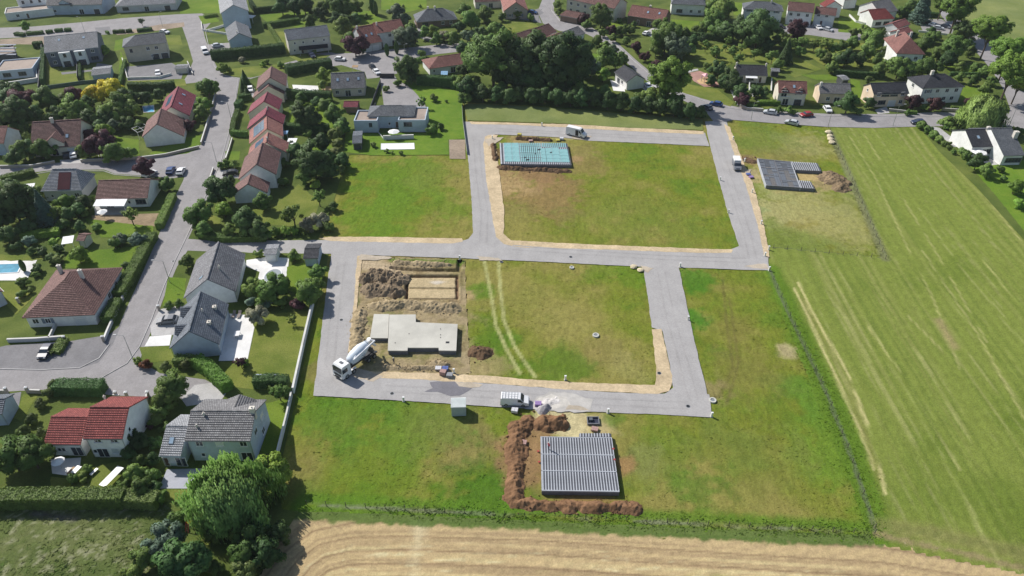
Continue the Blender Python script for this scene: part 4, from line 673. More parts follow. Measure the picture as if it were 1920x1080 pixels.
H("solar-panelled row house", "orange-roofed row house with a large blue solar array facing the street", (500,216),(500.5,241.5),(531,254),E2=(466,255),he=3.6,pitch=35,roof='orange',wall='cream',solar=('b',.15,.85,.15,.75,4,3))
H("orange row house with white veranda", "orange-roofed row house with small solar array and white veranda roof behind", (502.5,248),(499,267),(540,277),E2=(465,287),he=3.6,pitch=35,roof='orange',wall='cream',solar=('b',.2,.8,.2,.65,3,2),chim=((.3,-.03,.4,.6),))
H("big brown row house", "tall brown-tiled house closing the stepped row, with striped tile courses", (491.8,267),(480.6,308),(518,326),E2=(447,327),he=4.2,pitch=37,roof='brown',wall='white')
H("small brown row annexe", "small brown gabled annexe leaning on the tall brown row house", (470,326),(464,345),(501,361),E2=(437,362),he=2.8,pitch=33,roof='brown',wall='white')
H("grey striped-roof house", "white house with a long grey striped roof and a paired gable window", (409.6,453.5),(388,523.5),(442.6,543),E2=(346,546),he=3.0,pitch=37,roof='grey',wall='white',left='',right='D45a',sky=((.2,.35),),chim=((.35,-.3,.3,.8),))
H("slate-roofed dormer house", "pale house with steep slate roof, two street dormers and rooftop vents", (375.6,546),(354,621),(409,651.7),E2=(318,655),he=3.1,pitch=40,roof='bluegrey',wall='greyblue',dorm=((.72,.78,3.0,1,.8),(.28,.78,3.0,1,.8)),chim=((.35,-.55,.8,.5),(.75,-.6,.8,.5),(.55,-.25,.2,.5)))
H("red-roofed tall house", "white house with wide bright red roof over closed shutters, facing a lawn", (169,763),(242,763.3),(230,823),E2=(269,740),he=5.0,pitch=30,roof='red',wall='white',front='w30u w75u s10 D30 c65',right='s25u',chim=((-.05,.8,.3,.5),))
H("lower red-roofed wing", "lower red-roofed wing attached to the tall red house by the terrace", (96,781),(164,782),(159,834),he=3.2,pitch=29,roof='red',wall='white',front='s30 s42 D80')
H("cloudy grey-roofed house", "big pale house with wide grey ribbed roof, three rows of vents and two storeys", (357.8,770),(479,770.7),(472,827),E2=(494.4,748),he=5.4,pitch=26,roof='taupe',wall='greyblue',front='w18u c50u w88u s18 D60 D88',right='w30u c70u w60',chim=((.96,-.02,.8,.9),(.22,-.15,.3,.4),(.15,-.55,.2,.3)),dorm=((.62,.9,5.2,1,.3),))
H("grey skylight wing", "grey-roofed wing with one blue skylight beside a pale corner terrace", (312,798),(352,799),(367,856),E2=(321,777),he=3.0,pitch=26,roof='pale',wall='greyblue',front='d12 c45 D90',sky=((.42,-.5),))
H("white edge bungalow", "white wall of a bungalow reaching in from the edge beside the curving street", (-60,752),(10,747),(20,775),he=3.2,pitch=28,roof='bluegrey',wall='greyblue')
H("white-walled corner house", "white-walled house at the edge next to the swimming pool garden", (-40,520),(-14,545),(6,546),he=3.4,pitch=34,roof='brown',wall='greyblue')
# pyramid-roofed house
def pyramid(nick, label, sw, se, ne, apex, he, roof, wall, **k):
    a = G(*sw, he).to_2d(); b = G(*se, he).to_2d(); c = G(*ne, he).to_2d(); d = (b-a).normalized(); n = Vector((-d.y, d.x)); L = (b-a).length; W = abs((c-b).dot(n)); mid = a+d*L/2+n*W/2
    for _ in range(1): pass
    hr = he+W/2*math.tan(R(27)); root = empty("house", (mid.x, mid.y, 0), math.atan2(d.y, d.x), label, 'house'); NICKS.append((nick, mid.x, mid.y, L/2)); x, y = L/2, W/2; m = MB(); rx = max(0, x-y*.98)
    P = [(-x,-y,he),(x,-y,he),(x,y,he),(-x,y,he)]; ry = max(0, y-x*.98)
    tops = ((-rx,-ry,hr),(rx,-ry,hr),(rx,ry,hr),(-rx,ry,hr))
    for i in range(4):
        j = (i+1) % 4; q = [P[i], P[j], tops[j]]; 
        if (Vector(tops[i])-Vector(tops[j])).length > .05: q.append(tops[i])
        roof_plane(m, q)
    rf = obj("roof", m, roofm(roof), root); q = MB(); q.box(-x+.45, -y+.45, -.3, x-.45, y-.45, he); obj("wall", q, wallm(wall), root)
    facade(root, k.get('front',''), (-x+.45,-y+.45), (x-.45,-y+.45)); facade(root, k.get('right',''), (x-.45,-y+.45), (x-.45,y-.45))
    chimney(rf, -x*.45, y*.42, hr-1.3, .7, 1.5); chimney(rf, x*.32, y*.1, hr-.9, .7, 1.5)
    for sx, sy_, an in ((-.1,-.33,27),(-.15,.72,-27),(.3,.72,-27)):
        zz = hr-abs(sy_)*y*math.tan(R(27)) if abs(an) else hr
        q = MB(); q.box(-.5,-.55,.03,.5,.55,.14); sk = obj("skylight", q, frame_g, rf, (sx*x, sy_*y, hr-abs(sy_)*(hr-he)), (R(an), 0, 0)); q = MB(); q.box(-.42,-.47,.12,.42,.47,.15); obj("skylight_pane", q, paint("sky_glass", (.3,.4,.5), .1, .8), sk)
pyramid("brown pyramid-roofed house", "wide white house under a brown four-sided roof with two chimneys", (41,596),(177,590),(220,502),(119,525),3.0,'brown','white',front='h30 G78 w12',right='w50 w75')
pyramid('tall red-roofed white house', 'tall white house with brick-red hipped roof, two chimneys and side stairs', (1681,100),(1735,102),(1667,72),(1704,74),6.0,'rust','white',front='w25u w75u w30 D70')
# small outbuildings
H("pale roofed container", "pale transformer cabin with flat grey lid at the street corner", (329,124),(353,123),(354,128),he=2.0,pitch=6,roof='pale',wall='warm',cat='cabin',name='street_cabin')
H("white long garage", "long white garage with pale green-grey roof below the twin house", (172,131),(208,127),(212,137),he=2.6,pitch=8,roof='pale',wall='greyblue',cat='garage',name='garage')
H("flat white pool hut", "small white flat-roofed pool hut beside the new road", (497,467),(521,466),(519,477),he=2.3,pitch=5,roof='pale',wall='white',cat='hut',name='pool_hut')
H("dark ribbed garden shed", "blue-white garden shed with dark ribbed roof at the road edge", (571,466),(599,465),(600,484),he=2.4,pitch=14,roof='dark',wall='greyblue',cat='shed',name='garden_shed')
H("grey summerhouse", "small dark summerhouse with flat blue-grey roof beside the covered pool", (661,255),(679,254),(679,268),he=2.3,pitch=6,roof='bluegrey',wall='dark',cat='shed',name='summerhouse')
H("white-lidded shed", "garden shed with half white and half brown roof between two hedges", (148,439),(163,440),(160,452),he=2.2,pitch=24,roof='brown',wall='warm',cat='shed',name='garden_shed')
H("small corner shed", "small dark shed with flat white roof behind the cream-gabled house", (1575,144),(1588,143),(1590,149),he=2.3,pitch=8,roof='pale',wall='dark',cat='shed',name='garden_shed')
H("hipped double carport", "small pale tent-roofed shelter behind the charcoal orchard house", (1446,128),(1462,129),(1464,134),he=2.2,pitch=18,roof='pale',wall='dark',cat='shed',name='garden_shed')
# site cabin of ribbed sheet steel
def cabin():
    a = G(847,781).to_2d(); b = G(874,780).to_2d(); d = (b-a).normalized(); L = (b-a).length; rt = empty("site_cabin", ((a+b)/2).to_3d(), math.atan2(d.y, d.x), "pale green steel site cabin with ribbed white roof on the road edge", "site cabin"); W = 2.3; Hh = 2.3; NICKS.append(("steel site cabin", (a+b).x/2, (a+b).y/2, 1.4))
    m = MB(); m.box(-L/2, 0, .05, L/2, W, Hh); n = 12
    for k in range(n): x = -L/2+L*(k+.25)/n; m.box(x, -.03, .1, x+L/n*.45, 0, Hh-.05)
    obj("wall", m, mat("cabin_green", (.42,.5,.5), .08, 1, .5), rt); m = MB()
    m.box(-L/2-.05, -.08, Hh, L/2+.05, W+.08, Hh+.08)
    for k in range(9): y = -.05+(W+.1)*(k+.2)/9; m.box(-L/2-.05, y, Hh+.08, L/2+.05, y+.13, Hh+.15)
    obj("roof", m, mat("cabin_roof", (.72,.76,.73), .06, 1, .5), rt)
cabin()
def merge(main_lbl, sub_lbl, new_label=None):
    r = {o.get('label'): o for o in col.objects if o.parent is None and o.get('label')}
    a = next(o for k, o in r.items() if k.startswith(main_lbl)); b = next(o for k, o in r.items() if k.startswith(sub_lbl))
    M = lambda o: Matrix.Translation(o.location) @ Matrix.Rotation(o.rotation_euler.z, 4, 'Z')
    T = M(a).inverted() @ M(b)
    for c in [c for c in col.objects if c.parent == b]:
        mb = Matrix.LocRotScale(c.location, c.rotation_euler, c.scale); c.parent = a; c.matrix_basis = T @ mb
    bpy.data.objects.remove(b)
    if new_label: a['label'] = new_label
merge("modern pale villa", "grey hipped roof block", "modern pale villa, hipped middle between two flat-roofed wings, behind a covered pool")
merge("steep orange-roofed wing", "orange-roofed white house", "orange-roofed white house with long balcony and a lower double-garage wing")
merge("white-gabled bungalow with dark", "grey-roofed wing of the bungalow", "white bungalow with dark roofs, framed skylight, broad chimneys and an open parasol")
merge("white house with wide bright red", "lower red-roofed wing", "white house with two stepped bright red roofs over closed shutters, facing a lawn")
merge("big pale house with wide grey", "grey-roofed wing with one blue", "big pale house with ribbed grey roofs and one blue skylight, behind the weeping willow")
merge("narrow house with two stepped", "lower half of the stepped", "narrow white house with two stepped pink roofs beside the car yard")
merge("red-roofed white house with glazed", "grey-roofed building rising", "red-roofed white house with sunroom and a grey rear roof near the avenue")
merge("dark brown gabled house at", "low brown gabled annexe")
merge("tall brown-tiled house closing", "small brown gabled annexe", "tall brown-tiled house with a small gabled annexe, closing the stepped row")
# ================= TREES =================
def quads_from(P, Nn, size, r, stretch=None):
    """leaf cards: centres P, normals Nn"""
    n = len(P); t = r.normal(size=(n, 3)); u = np.cross(Nn, t); u /= np.linalg.norm(u, axis=1, keepdims=True)+1e-9; v = np.cross(Nn, u)
    if stretch is not None: v = np.tile(np.array([0, 0, 1.0]), (n, 1))*stretch+v*.3; u = np.cross(v, Nn); u /= np.linalg.norm(u, axis=1, keepdims=True)+1e-9
    s = (size*r.uniform(.6, 1.35, n))[:, None]; u = u*s; v = v*s
    V = np.stack([P-u-v, P+u-v*.6, P+u*.8+v, P-u*.7+v*.8], 1); return V.reshape(-1, 3), np.arange(n*4).reshape(n, 4)
def sph(n, r):
    p = r.normal(size=(n, 3)); return p/(np.linalg.norm(p, axis=1, keepdims=True)+1e-9)
def crown(kind, Rr, seed):
    r = np.random.default_rng(seed); Ps, Ns, VN = [], [], []; core = MB(); cores = []
    if kind in ('round', 'shrub'):
        nc = {1.5: 16, 3: 34, 6: 78}[Rr]; ls = {1.5: .1, 3: .15, 6: .2}[Rr]; per = {1.5: 150, 3: 210, 6: 270}[Rr]
        c = sph(nc, r)*r.uniform(.4, .98, (nc, 1))*np.array([[r.uniform(.8, 1.15), r.uniform(.8, 1.15), 1]]); an_ = np.arctan2(c[:, 1], c[:, 0]); c *= (.82+.42*vnoise(an_*1.1+9, c[:, 2]*1.6+9, seed))[:, None]; c[:, 2] = c[:, 2]*.85+.05; cr = r.uniform(.2, .4, nc)*(1.15 if Rr < 2 else 1)
        if Rr == 6: cr *= .8
        c[:, :2] *= np.array([[r.uniform(.85, 1.1), r.uniform(.85, 1.1)]])
        for i in range(nc):
            k = int(per*(cr[i]/.32)**2); d = sph(k, r); d[:, 2] = np.where(d[:, 2] < -.3, -d[:, 2]*.6, d[:, 2]); rad = cr[i]*r.uniform(.75, 1.1, (k, 1)); p = c[i]+d*rad
            keep = np.linalg.norm(p, axis=1) > .42; p = p[keep]; d = d[keep]; Ps.append(p*Rr); VN.append(d*.75+p*.7+np.array([0,0,.12])); q = d+r.normal(0, .4, d.shape); Ns.append(q/np.linalg.norm(q, axis=1, keepdims=True)); cores.append((c[i]*Rr*.93, cr[i]*Rr*.72))
        cores.append((np.zeros(3), .55*Rr)); V, F = quads_from(np.concatenate(Ps), np.concatenate(Ns), ls, r)
    elif kind == 'willow':
        n = 20000; d = sph(n, r); d[:, 2] = np.abs(d[:, 2])*.9-.15; lump = 1+1.3*(fbm(np.arctan2(d[:, 1], d[:, 0])*2.2+20, d[:, 2]*3+9, 1, 3, seed)-.5); hang = r.random(n)**1.5
        p = d*lump[:, None]*r.uniform(.8, 1.02, (n, 1)); p[:, :2] *= 1.02; p[:, 2] -= hang*.75*np.linalg.norm(d[:, :2], axis=1); P = p*Rr; N_ = d+r.normal(0, .35, d.shape); N_ /= np.linalg.norm(N_, axis=1, keepdims=True)
        VN = [d+r.normal(0,.2,d.shape)+np.array([0,0,.15])]; V, F = quads_from(P, N_, .11, r, stretch=3.4); cores.append((np.array([0, 0, -.1*Rr]), .6*Rr)); cores.append((np.array([0, 0, -.45*Rr]), .5*Rr))
    elif kind == 'conifer':
        n = 4200; h = r.random(n)**.75; ring = np.round(h*13)/13+r.normal(0, .018, n); a = r.uniform(0, 2*math.pi, n); rad = (1-ring)*(.85+.25*vnoise(a*2.2, ring*20, seed))*r.uniform(.55, 1.0, n)+.03
        P = np.stack([np.cos(a)*rad*Rr, np.sin(a)*rad*Rr, (ring*2.6-1.1-.18*rad)*Rr], 1); N_ = np.stack([np.cos(a)*.6, np.sin(a)*.6, np.ones(n)], 1)+r.normal(0, .35, (n, 3)); N_ /= np.linalg.norm(N_, axis=1, keepdims=True)
        V, F = quads_from(P, N_, .16, r); cores += [(np.array([0, 0, (-.8+.35*k)*Rr]), (.55-.09*k)*Rr) for k in range(5)]
    elif kind == 'column':
        n = 2200; h = r.random(n); a = r.uniform(0, 2*math.pi, n); rad = np.sin(np.clip(h, .03, .99)*math.pi)**.45*r.uniform(.85, 1.08, n); P = np.stack([np.cos(a)*rad*Rr, np.sin(a)*rad*Rr, (h*6-1)*Rr], 1)
        N_ = np.stack([np.cos(a), np.sin(a), np.full(n, .3)], 1)+r.normal(0, .3, (n, 3)); N_ /= np.linalg.norm(N_, axis=1, keepdims=True); V, F = quads_from(P, N_, .12, r, stretch=1.4); cores += [(np.array([0, 0, k*Rr*.8-.2]), .82*Rr) for k in range(6)]
    elif kind == 'airy':
        nc = 26; c = sph(nc, r)*r.uniform(.35, .95, (nc, 1)); c[:, 2] *= .8; cr = r.uniform(.15, .27, nc)
        for i in range(nc):
            k = 60; d = sph(k, r); Ps.append((c[i]+d*cr[i]*r.uniform(.3, 1.15, (k, 1)))*Rr); VN.append(d*.6+c[i]*.7+np.array([0,0,.2])); q = d+r.normal(0, .6, d.shape); Ns.append(q/np.linalg.norm(q, axis=1, keepdims=True))
        V, F = quads_from(np.concatenate(Ps), np.concatenate(Ns), .17 if Rr > 2 else .1, r); cores.append((np.zeros(3), .34*Rr))
    # inner leaf mass
    bm = bmesh.new(); bmesh.ops.create_icosphere(bm, subdivisions=1, radius=1); iv = np.array([v.co[:] for v in bm.verts]); fi = np.array([[v.index for v in f.verts] for f in bm.faces]); bm.free()
    V2 = []; F2 = []; b = len(V)
    for c, rr in cores:
        V2.append(iv*rr*r.uniform(.85, 1.1, (len(iv), 1))+c); F2.append(np.concatenate([fi, fi[:, 2:3]], 1)+b); b += len(iv)
    V = np.concatenate([V]+V2); F2 = np.concatenate(F2); me = bpy.data.meshes.new("crown")
    F3 = F2[:, :3]; nq = len(F); nt3 = len(F3); me.vertices.add(len(V)); me.vertices.foreach_set("co", V.astype(np.float32).ravel())
    li = np.concatenate([F.ravel(), F3.ravel()]).astype(np.int32); me.loops.add(len(li)); me.loops.foreach_set("vertex_index", li); me.polygons.add(nq+nt3)
    me.polygons.foreach_set("loop_start", np.concatenate([np.arange(0, nq*4, 4), nq*4+np.arange(0, nt3*3, 3)]).astype(np.int32)); me.update(calc_edges=True); me.validate()
    if VN: n0 = np.repeat(np.concatenate(VN), 4, 0); c3 = np.zeros((len(V)-len(n0), 3)); c3 = V[len(n0):]*1.0; set_normals(me, np.concatenate([n0, c3]))
    me.materials.append(None); return me
CR = {}
def crown_mesh(kind, Rr, i):
    k = (kind, Rr, i)
    if k not in CR: CR[k] = crown(kind, Rr, hash((len(kind), int(Rr*10), i)) % 9999)
    return CR[k]
LEAF = dict(mid=(.18,.26,.06), dark=(.1,.165,.05), light=(.23,.34,.055), purple=(.1,.045,.055), yellow=(.6,.52,.05), blue=(.11,.18,.13), grey=(.2,.26,.15), willow=(.29,.4,.11), blossom=(.36,.36,.24), olive=(.17,.21,.06), red=(.16,.05,.03), silver=(.2,.29,.2))
def leafm(k): return mat_leaf("leaves_"+k, LEAF[k], .62 if k not in ('blossom', 'silver') else .45)
bark = mat("bark", (.13,.1,.075), .3, 4, .95)
def trunk_mesh(h, r0, seed, spread):
    r = random.Random(seed); m = MB(); m.bar((0,0,-.2), (r.uniform(-.1,.1)*h*.3, r.uniform(-.1,.1)*h*.3, h*.6), r0, 8, r0*.7); t = Vector(m.v[-1]); top = (0, 0, h*.55)
    for k in range(5):
        a = 2*math.pi*k/5+r.random(); m.bar((0, 0, h*(.42+.1*r.random())), (math.cos(a)*spread*.6, math.sin(a)*spread*.6, h*.75+spread*.45), r0*.5, 5, r0*.12)
    return m.mesh("trunk")
TR = {}
PEND = []     # things that get their label at the end
SHADE = dict(mid='mid-green', dark='dark green', light='bright green', purple='purple', yellow='golden yellow', blue='bluish green', grey='grey-green', willow='pale green', blossom='cream-flowered', olive='olive green', red='reddish', silver='silvery')
CATN = dict(round=('broad-leaved tree', 'tree'), shrub=('round shrub', 'shrub'), willow=('weeping willow', 'tree'), conifer=('conifer', 'tree'), column=('columnar cypress', 'tree'), airy=('loose-crowned tree', 'tree'))
NM = dict(round='broadleaf_tree', shrub='shrub', willow='willow_tree', conifer='conifer', column='cypress', airy='orchard_tree')
def tree(x, y, rp, shade='mid', kind='round', lift=None):
    s = pxm(y); Rm = rp/s*(1.35 if kind == 'airy' else 1.16); i = random.randrange(3)
    if kind == 'round' and Rm < 1.75: kind = 'shrub'
    base = {'round': 3 if Rm < 4.3 else 6, 'shrub': 1.5, 'willow': 6, 'conifer': 3, 'column': 1, 'airy': 3}[kind]; k = Rm/base
    up = {'round': .98, 'shrub': .72, 'willow': 1.0, 'conifer': 1.12, 'column': 1.0, 'airy': 1.45}[kind] if lift is None else lift
    p = G(x, y, Rm*up)
    me = crown_mesh('round' if kind == 'shrub' else kind, base, i); rt = empty(NM[kind], (p.x, p.y, 0), random.uniform(0, 6.28))
    c = bpy.data.objects.new("foliage" if kind == 'shrub' else "crown", me); col.objects.link(c); c.parent = rt; c.location = (0, 0, Rm*up); c.scale = (k*random.uniform(.94, 1.06), k*random.uniform(.94, 1.06), k*random.uniform(.9, 1.08))
    c.material_slots[0].link = 'OBJECT'; c.material_slots[0].material = leafm(shade)
    h = max(.5, Rm*up); key = (kind, base, i)
    if key not in TR:
        hb = base*({'round': .98, 'shrub': .72, 'willow': 1, 'conifer': 1.12, 'column': 1, 'airy': 1.45}[kind]); TR[key] = trunk_mesh(hb, .055*base+.03, i, base*.8); TR[key].materials.append(bark)
    t = bpy.data.objects.new("trunk" if kind != 'shrub' else "stem", TR[key]); col.objects.link(t); t.parent = rt; hb = base*({'round': .98, 'shrub': .72, 'willow': 1, 'conifer': 1.12, 'column': 1, 'airy': 1.45}[kind]); t.scale = (k, k, h/hb)
    PEND.append((rt, shade, kind, Rm, x, y)); return rt
def trees(shade, kind, *L):
    for t in L: tree(t[0], t[1], t[2], shade, kind, *(t[3:] if len(t) > 3 else ()))
# street A / top left
trees('mid', 'round', (90,190,19),(119,190,12),(224,197,20),(206,214,17),(143,208,22),(245,207,15),(389,165,15),(640,12,19),(610,12,11),(668,14,12),(642,52,15),(655,72,10),(796,62,10),(818,74,9),(850,72,11),(883,38,14),(870,20,11),(907,26,12),(911,30,12),(924,57,12))
trees('dark', 'round', (26,212,26),(20,190,18),(229,183,15),(196,225,14),(240,232,11),(380,165,9),(528,12,14),(550,14,13),(570,10,14),(600,24,10),(668,38,10),(679,93,8),(761,130,20),(933,54,9),(898,62,9))
trees('purple', 'round', (140,180,15),(40,193,20),(169,256,13),(189,272,20),(271,315,16),(665,86,17),(356,237,9),(341,236,7),(1148,57,8),(1096,36,9),(1210,107,8),(1192,89,9),(1232,123,9),(1495,58,17),(1392,188,10),(1713,191,12),(1754,196,11),(1817,193,9),(558,571,12))
trees('yellow', 'round', (186,176,18),(209,174,19))
trees('grey', 'round', (744,28,14),(757,36,10),(763,70,18),(876,68,10),(1109,129,14),(1148,96,9),(214,236,10),(226,450,11),(1269,88,20))
trees('light', 'round', (607,143,12),(381,196,11),(811,62,11),(1131,142,11),(194,248,13),(122,380,14),(1257,147,30,1.4),(593,348,9),(411,350,10),(419,395,13),(509,884,27),(457,680,8),(102,455,9),(147,480,14))
trees('mid', 'round', (1046,10,7),(1127,30,19),(1137,44,9),(1167,57,9),(1189,46,6),(1183,57,7),(1161,39,5),(1118,78,9),(1135,87,8),(1133,111,17),(1155,114,15),(1168,113,9),(1150,96,8),(1249,72,25),(1230,94,11),(1292,93,10),(1338,12,13),(1357,16,18),(1338,36,16),(1326,50,10),(1347,56,13))
trees('dark', 'round', (1363,60,15),(1395,58,20),(1422,56,29),(1347,131,14),(1369,143,13),(1359,156,11),(1374,157,14),(1318,72,8),(1340,66,7),(1389,176,13),(1418,171,11),(1434,176,9),(1590,195,17),(1631,193,9),(1586,110,14),(1811,60,18),(1832,304,14),(1817,84,8))
trees('mid', 'round', (1641,76,16),(1625,68,10),(1629,97,14),(1686,128,18),(1670,121,10),(1715,128,13),(1733,127,14),(1753,128,10),(1737,84,13),(1751,70,10),(1790,92,20),(1819,98,9),(1800,146,8),(1847,135,9),(1825,150,9),(1849,166,11),(1609,210,7),(1880,200,6),(1806,286,9),(1813,293,8),(1850,321,11),(1875,317,7),(1882,335,6))
trees('light', 'round', (1798,16,24,1.7),(1768,8,14,1.7),(1859,55,23,1.9),(1894,97,24,1.9),(1900,130,27,1.9),(1915,150,20,1.9),(1903,351,12),(1912,383,10))
trees('willow', 'willow', (1846,214,31,.75),(430,926,59,.85))
trees('blue', 'conifer', (1731,14,20),(81,392,22))
trees('dark', 'conifer', (1475,100,15),(458,146,9),(455,162,8),(463,174,8))
trees('dark', 'column', (699,20,4.2),(705,25,3.6),(726,101,3.6),(744,97,3.6),(45,505,4))
trees('mid', 'airy', (1324,84,7),(1345,97,8),(1361,88,5),(1391,88,7),(1416,99,7),(1426,94,5),(1387,108,8),(1449,103,9),(1506,78,8),(1487,80,7),(1528,82,8),(1550,82,10),(1470,66,8),(597,368,11),(548,399,16),(547,598,7),(522,734,12),(244,402,12),(1366,75,6),(790,190,7))
trees('purple', 'airy', (450,678,9)); trees('grey', 'airy', (265,39,5))
# big trees over the hawthorn belt
trees('mid', 'round', (925,107,39,1.15)); trees('dark', 'round', (985,108,35,1.25),(1024,106,34,1.25),(1062,114,40,1.2),(958,112,26,1.15),(1003,138,27,1.0),(950,140,24),(1040,145,27),(1082,142,22),(970,150,20),(1015,152,20),(1060,152,20),(1092,118,20,1.1))
trees('dark', 'round', (878,168,17),(905,176,14),(930,178,13),(955,180,13),(978,176,12),(1000,181,13),(1022,178,13),(1045,184,14),(1070,184,14),(1092,186,14),(1115,188,13),(1140,190,14),(1165,192,14),(1190,196,14),(1215,198,14),(1240,202,14),(1265,204,14),(1290,209,13),(1312,213,10),(1335,150,8))
trees('mid', 'round', (886,158,14),(862,158,10),(940,165,10),(1085,168,12),(1110,175,12),(1135,176,12),(1220,184,14),(1241,186,13),(1267,192,14),(1200,186,11),(870,185,10))
# left column gardens
trees('dark', 'round', (22,380,34),(98,484,10),(12,441,16),(39,360,14),(79,472,9),(69,504,9),(57,282,14),(26,296,12),(155,381,13),(145,395,12),(574,219,22),(588,303,28),(617,297,12),(556,287,14),(466,419,22),(487,434,17),(411,360,22),(428,342,11),(253,827,18),(238,500,8),(150,425,10),(605,268,13))
trees('mid', 'round', (39,240,12),(51,257,9),(41,283,16),(75,282,15),(96,277,13),(159,284,12),(214,286,17),(244,287,10),(257,233,8),(314,347,11),(385,197,10),(380,214,12),(341,222,9),(566,186,10),(611,199,12),(628,219,17),(578,252,8),(570,333,11),(533,306,8),(493,379,14),(375,401,21),(370,425,9),(432,433,12),(615,425,10),(625,388,9),(183,427,8),(214,457,10),(43,531,10),(39,553,8),(55,545,6),(67,516,6),(349,492,12),(485,476,8),(551,480,11),(597,513,13),(587,537,15),(579,550,20),(513,541,21),(475,541,15),(534,534,12),(526,567,11),(490,568,11),(336,570,8),(317,573,8),(535,735,10),(515,728,9))
trees('mid', 'round', (325,727,24),(312,748,20),(303,770,15),(293,790,13),(264,866,15),(256,890,17),(262,915,18),(22,858,30),(60,856,28),(135,898,9),(155,892,8),(164,879,8),(157,902,6),(470,1026,28),(329,973,13),(300,934,12),(345,938,12),(275,1045,20),(250,1070,15),(404,1065,14),(445,998,15))
trees('olive', 'round', (100,722,10),(90,737,10),(76,757,10),(60,787,11),(44,808,11),(28,830,12),(78,813,10),(109,487,9),(630,252,11),(633,270,9),(348,684,11),(311,687,9),(460,1070,22))
trees('silver', 'round', (55,453,10),(259,452,12),(470,568,10),(313,1014,28),(502,568,11)); trees('blossom', 'round', (481,593,16),(574,423,12),(597,413,13),(833,68,9),(455,113,6)); trees('grey', 'round', (275,924,12),(206,226,10)); trees('dark', 'round', (340,1056,36)); trees('red', 'round', (274,684,10)); trees('purple', 'round', (281,800,6))
trees('light', 'round', (258,678,8),(418,129,8),(430,131,5),(493,121,5),(500,116,5),(526,122,6),(196,96,8),(47,50,8),(517,435,9),(535,433,9),(552,432,8))
trees('dark', 'round', (10,168,12),(60,217,15),(110,217,14),(130,236,11),(165,227,15),(185,240,11),(250,187,12),(275,184,11),(300,178,10),(265,240,9),(30,172,12),(0,232,14),(640,302,12),(545,275,9),(620,322,13),(400,346,12),(60,402,17),(0,412,18),(20,352,14),(50,427,13),(130,402,11),(30,462,9),(110,467,8),(285,862,14),(290,917,13),(240,852,12),(500,1042,24),(520,1002,20),(480,1002,20),(630,36,11),(600,76,9),(650,41,11),(860,51,9),(905,62,9),(870,92,11),(870,132,11),(770,146,11),(1260,62,15),(1300,77,9),(1610,112,11),(1780,112,13),(1745,62,9),(1700,142,11),(1440,87,11),(555,205,9),(595,193,9),(640,236,12),(505,318,9))
trees('mid', 'round', (166,197,13),(225,217,13),(640,242,11),(520,302,9),(530,342,9),(385,432,13),(500,442,11),(100,402,13),(120,422,11),(70,362,11),(142,362,9),(170,372,7),(60,472,8),(160,402,7),(290,832,13),(285,892,13),(235,907,11),(310,802,9),(400,1002,16),(395,972,11),(352,962,12),(590,62,9),(580,42,11),(722,52,7),(770,56,9),(890,46,9),(920,77,11),(942,32,7),(900,82,9),(855,152,9),(790,101,7),(745,157,7),(725,167,6),(1240,47,11),(1285,67,11),(1310,57,9),(1340,97,8),(1375,97,8),(1455,77,9),(1475,82,9),(1460,122,9),(1500,97,8),(1540,102,9),(1562,92,9),(1577,87,9),(1600,82,11),(1570,112,11),(1560,127,9),(1645,112,9),(1660,97,9),(1650,132,11),(1760,102,11),(1775,87,9),(1800,127,9),(1790,72,11),(1830,127,8),(1860,152,8),(1725,112,9),(1620,57,9),(1600,62,7),(1652,62,7),(1690,22,9),(1710,12,11),(1130,62,7),(1150,72,7),(1175,77,7),(1100,47,7),(1230,87,9),(500,150,8),(605,160,8),(30,255,9))
trees('olive', 'round', (632,285,9),(636,300,9),(640,318,8),(95,365,8),(1552,110,9),(1630,150,7))
# shrubs on the right
trees('mid', 'shrub', (1729,236,8),(1741,245,8),(1752,254,8),(1762,262,7),(1771,270,5),(1779,277,5),(1788,285,5),(1776,230,12),(1790,229,11),(1803,231,9),(1786,243,6),(1776,238,6),(1780,269,4),(1910,247,9),(1893,252,6),(1702,212,6),(1731,202,6),(1479,207,8),(1461,206,7),(1489,211,5),(970,28,8),(994,33,7),(1048,22,7),(1326,124,7),(424,308,8),(440,309,8),(414,311,7),(813,184,7),(837,190,3),(590,98,4),(687,31,5),(694,14,4),(756,12,3),(788,12,3),(725,283,4),(735,286,3),(752,287,4),(700,272,5),(808,243,10),(826,238,7))
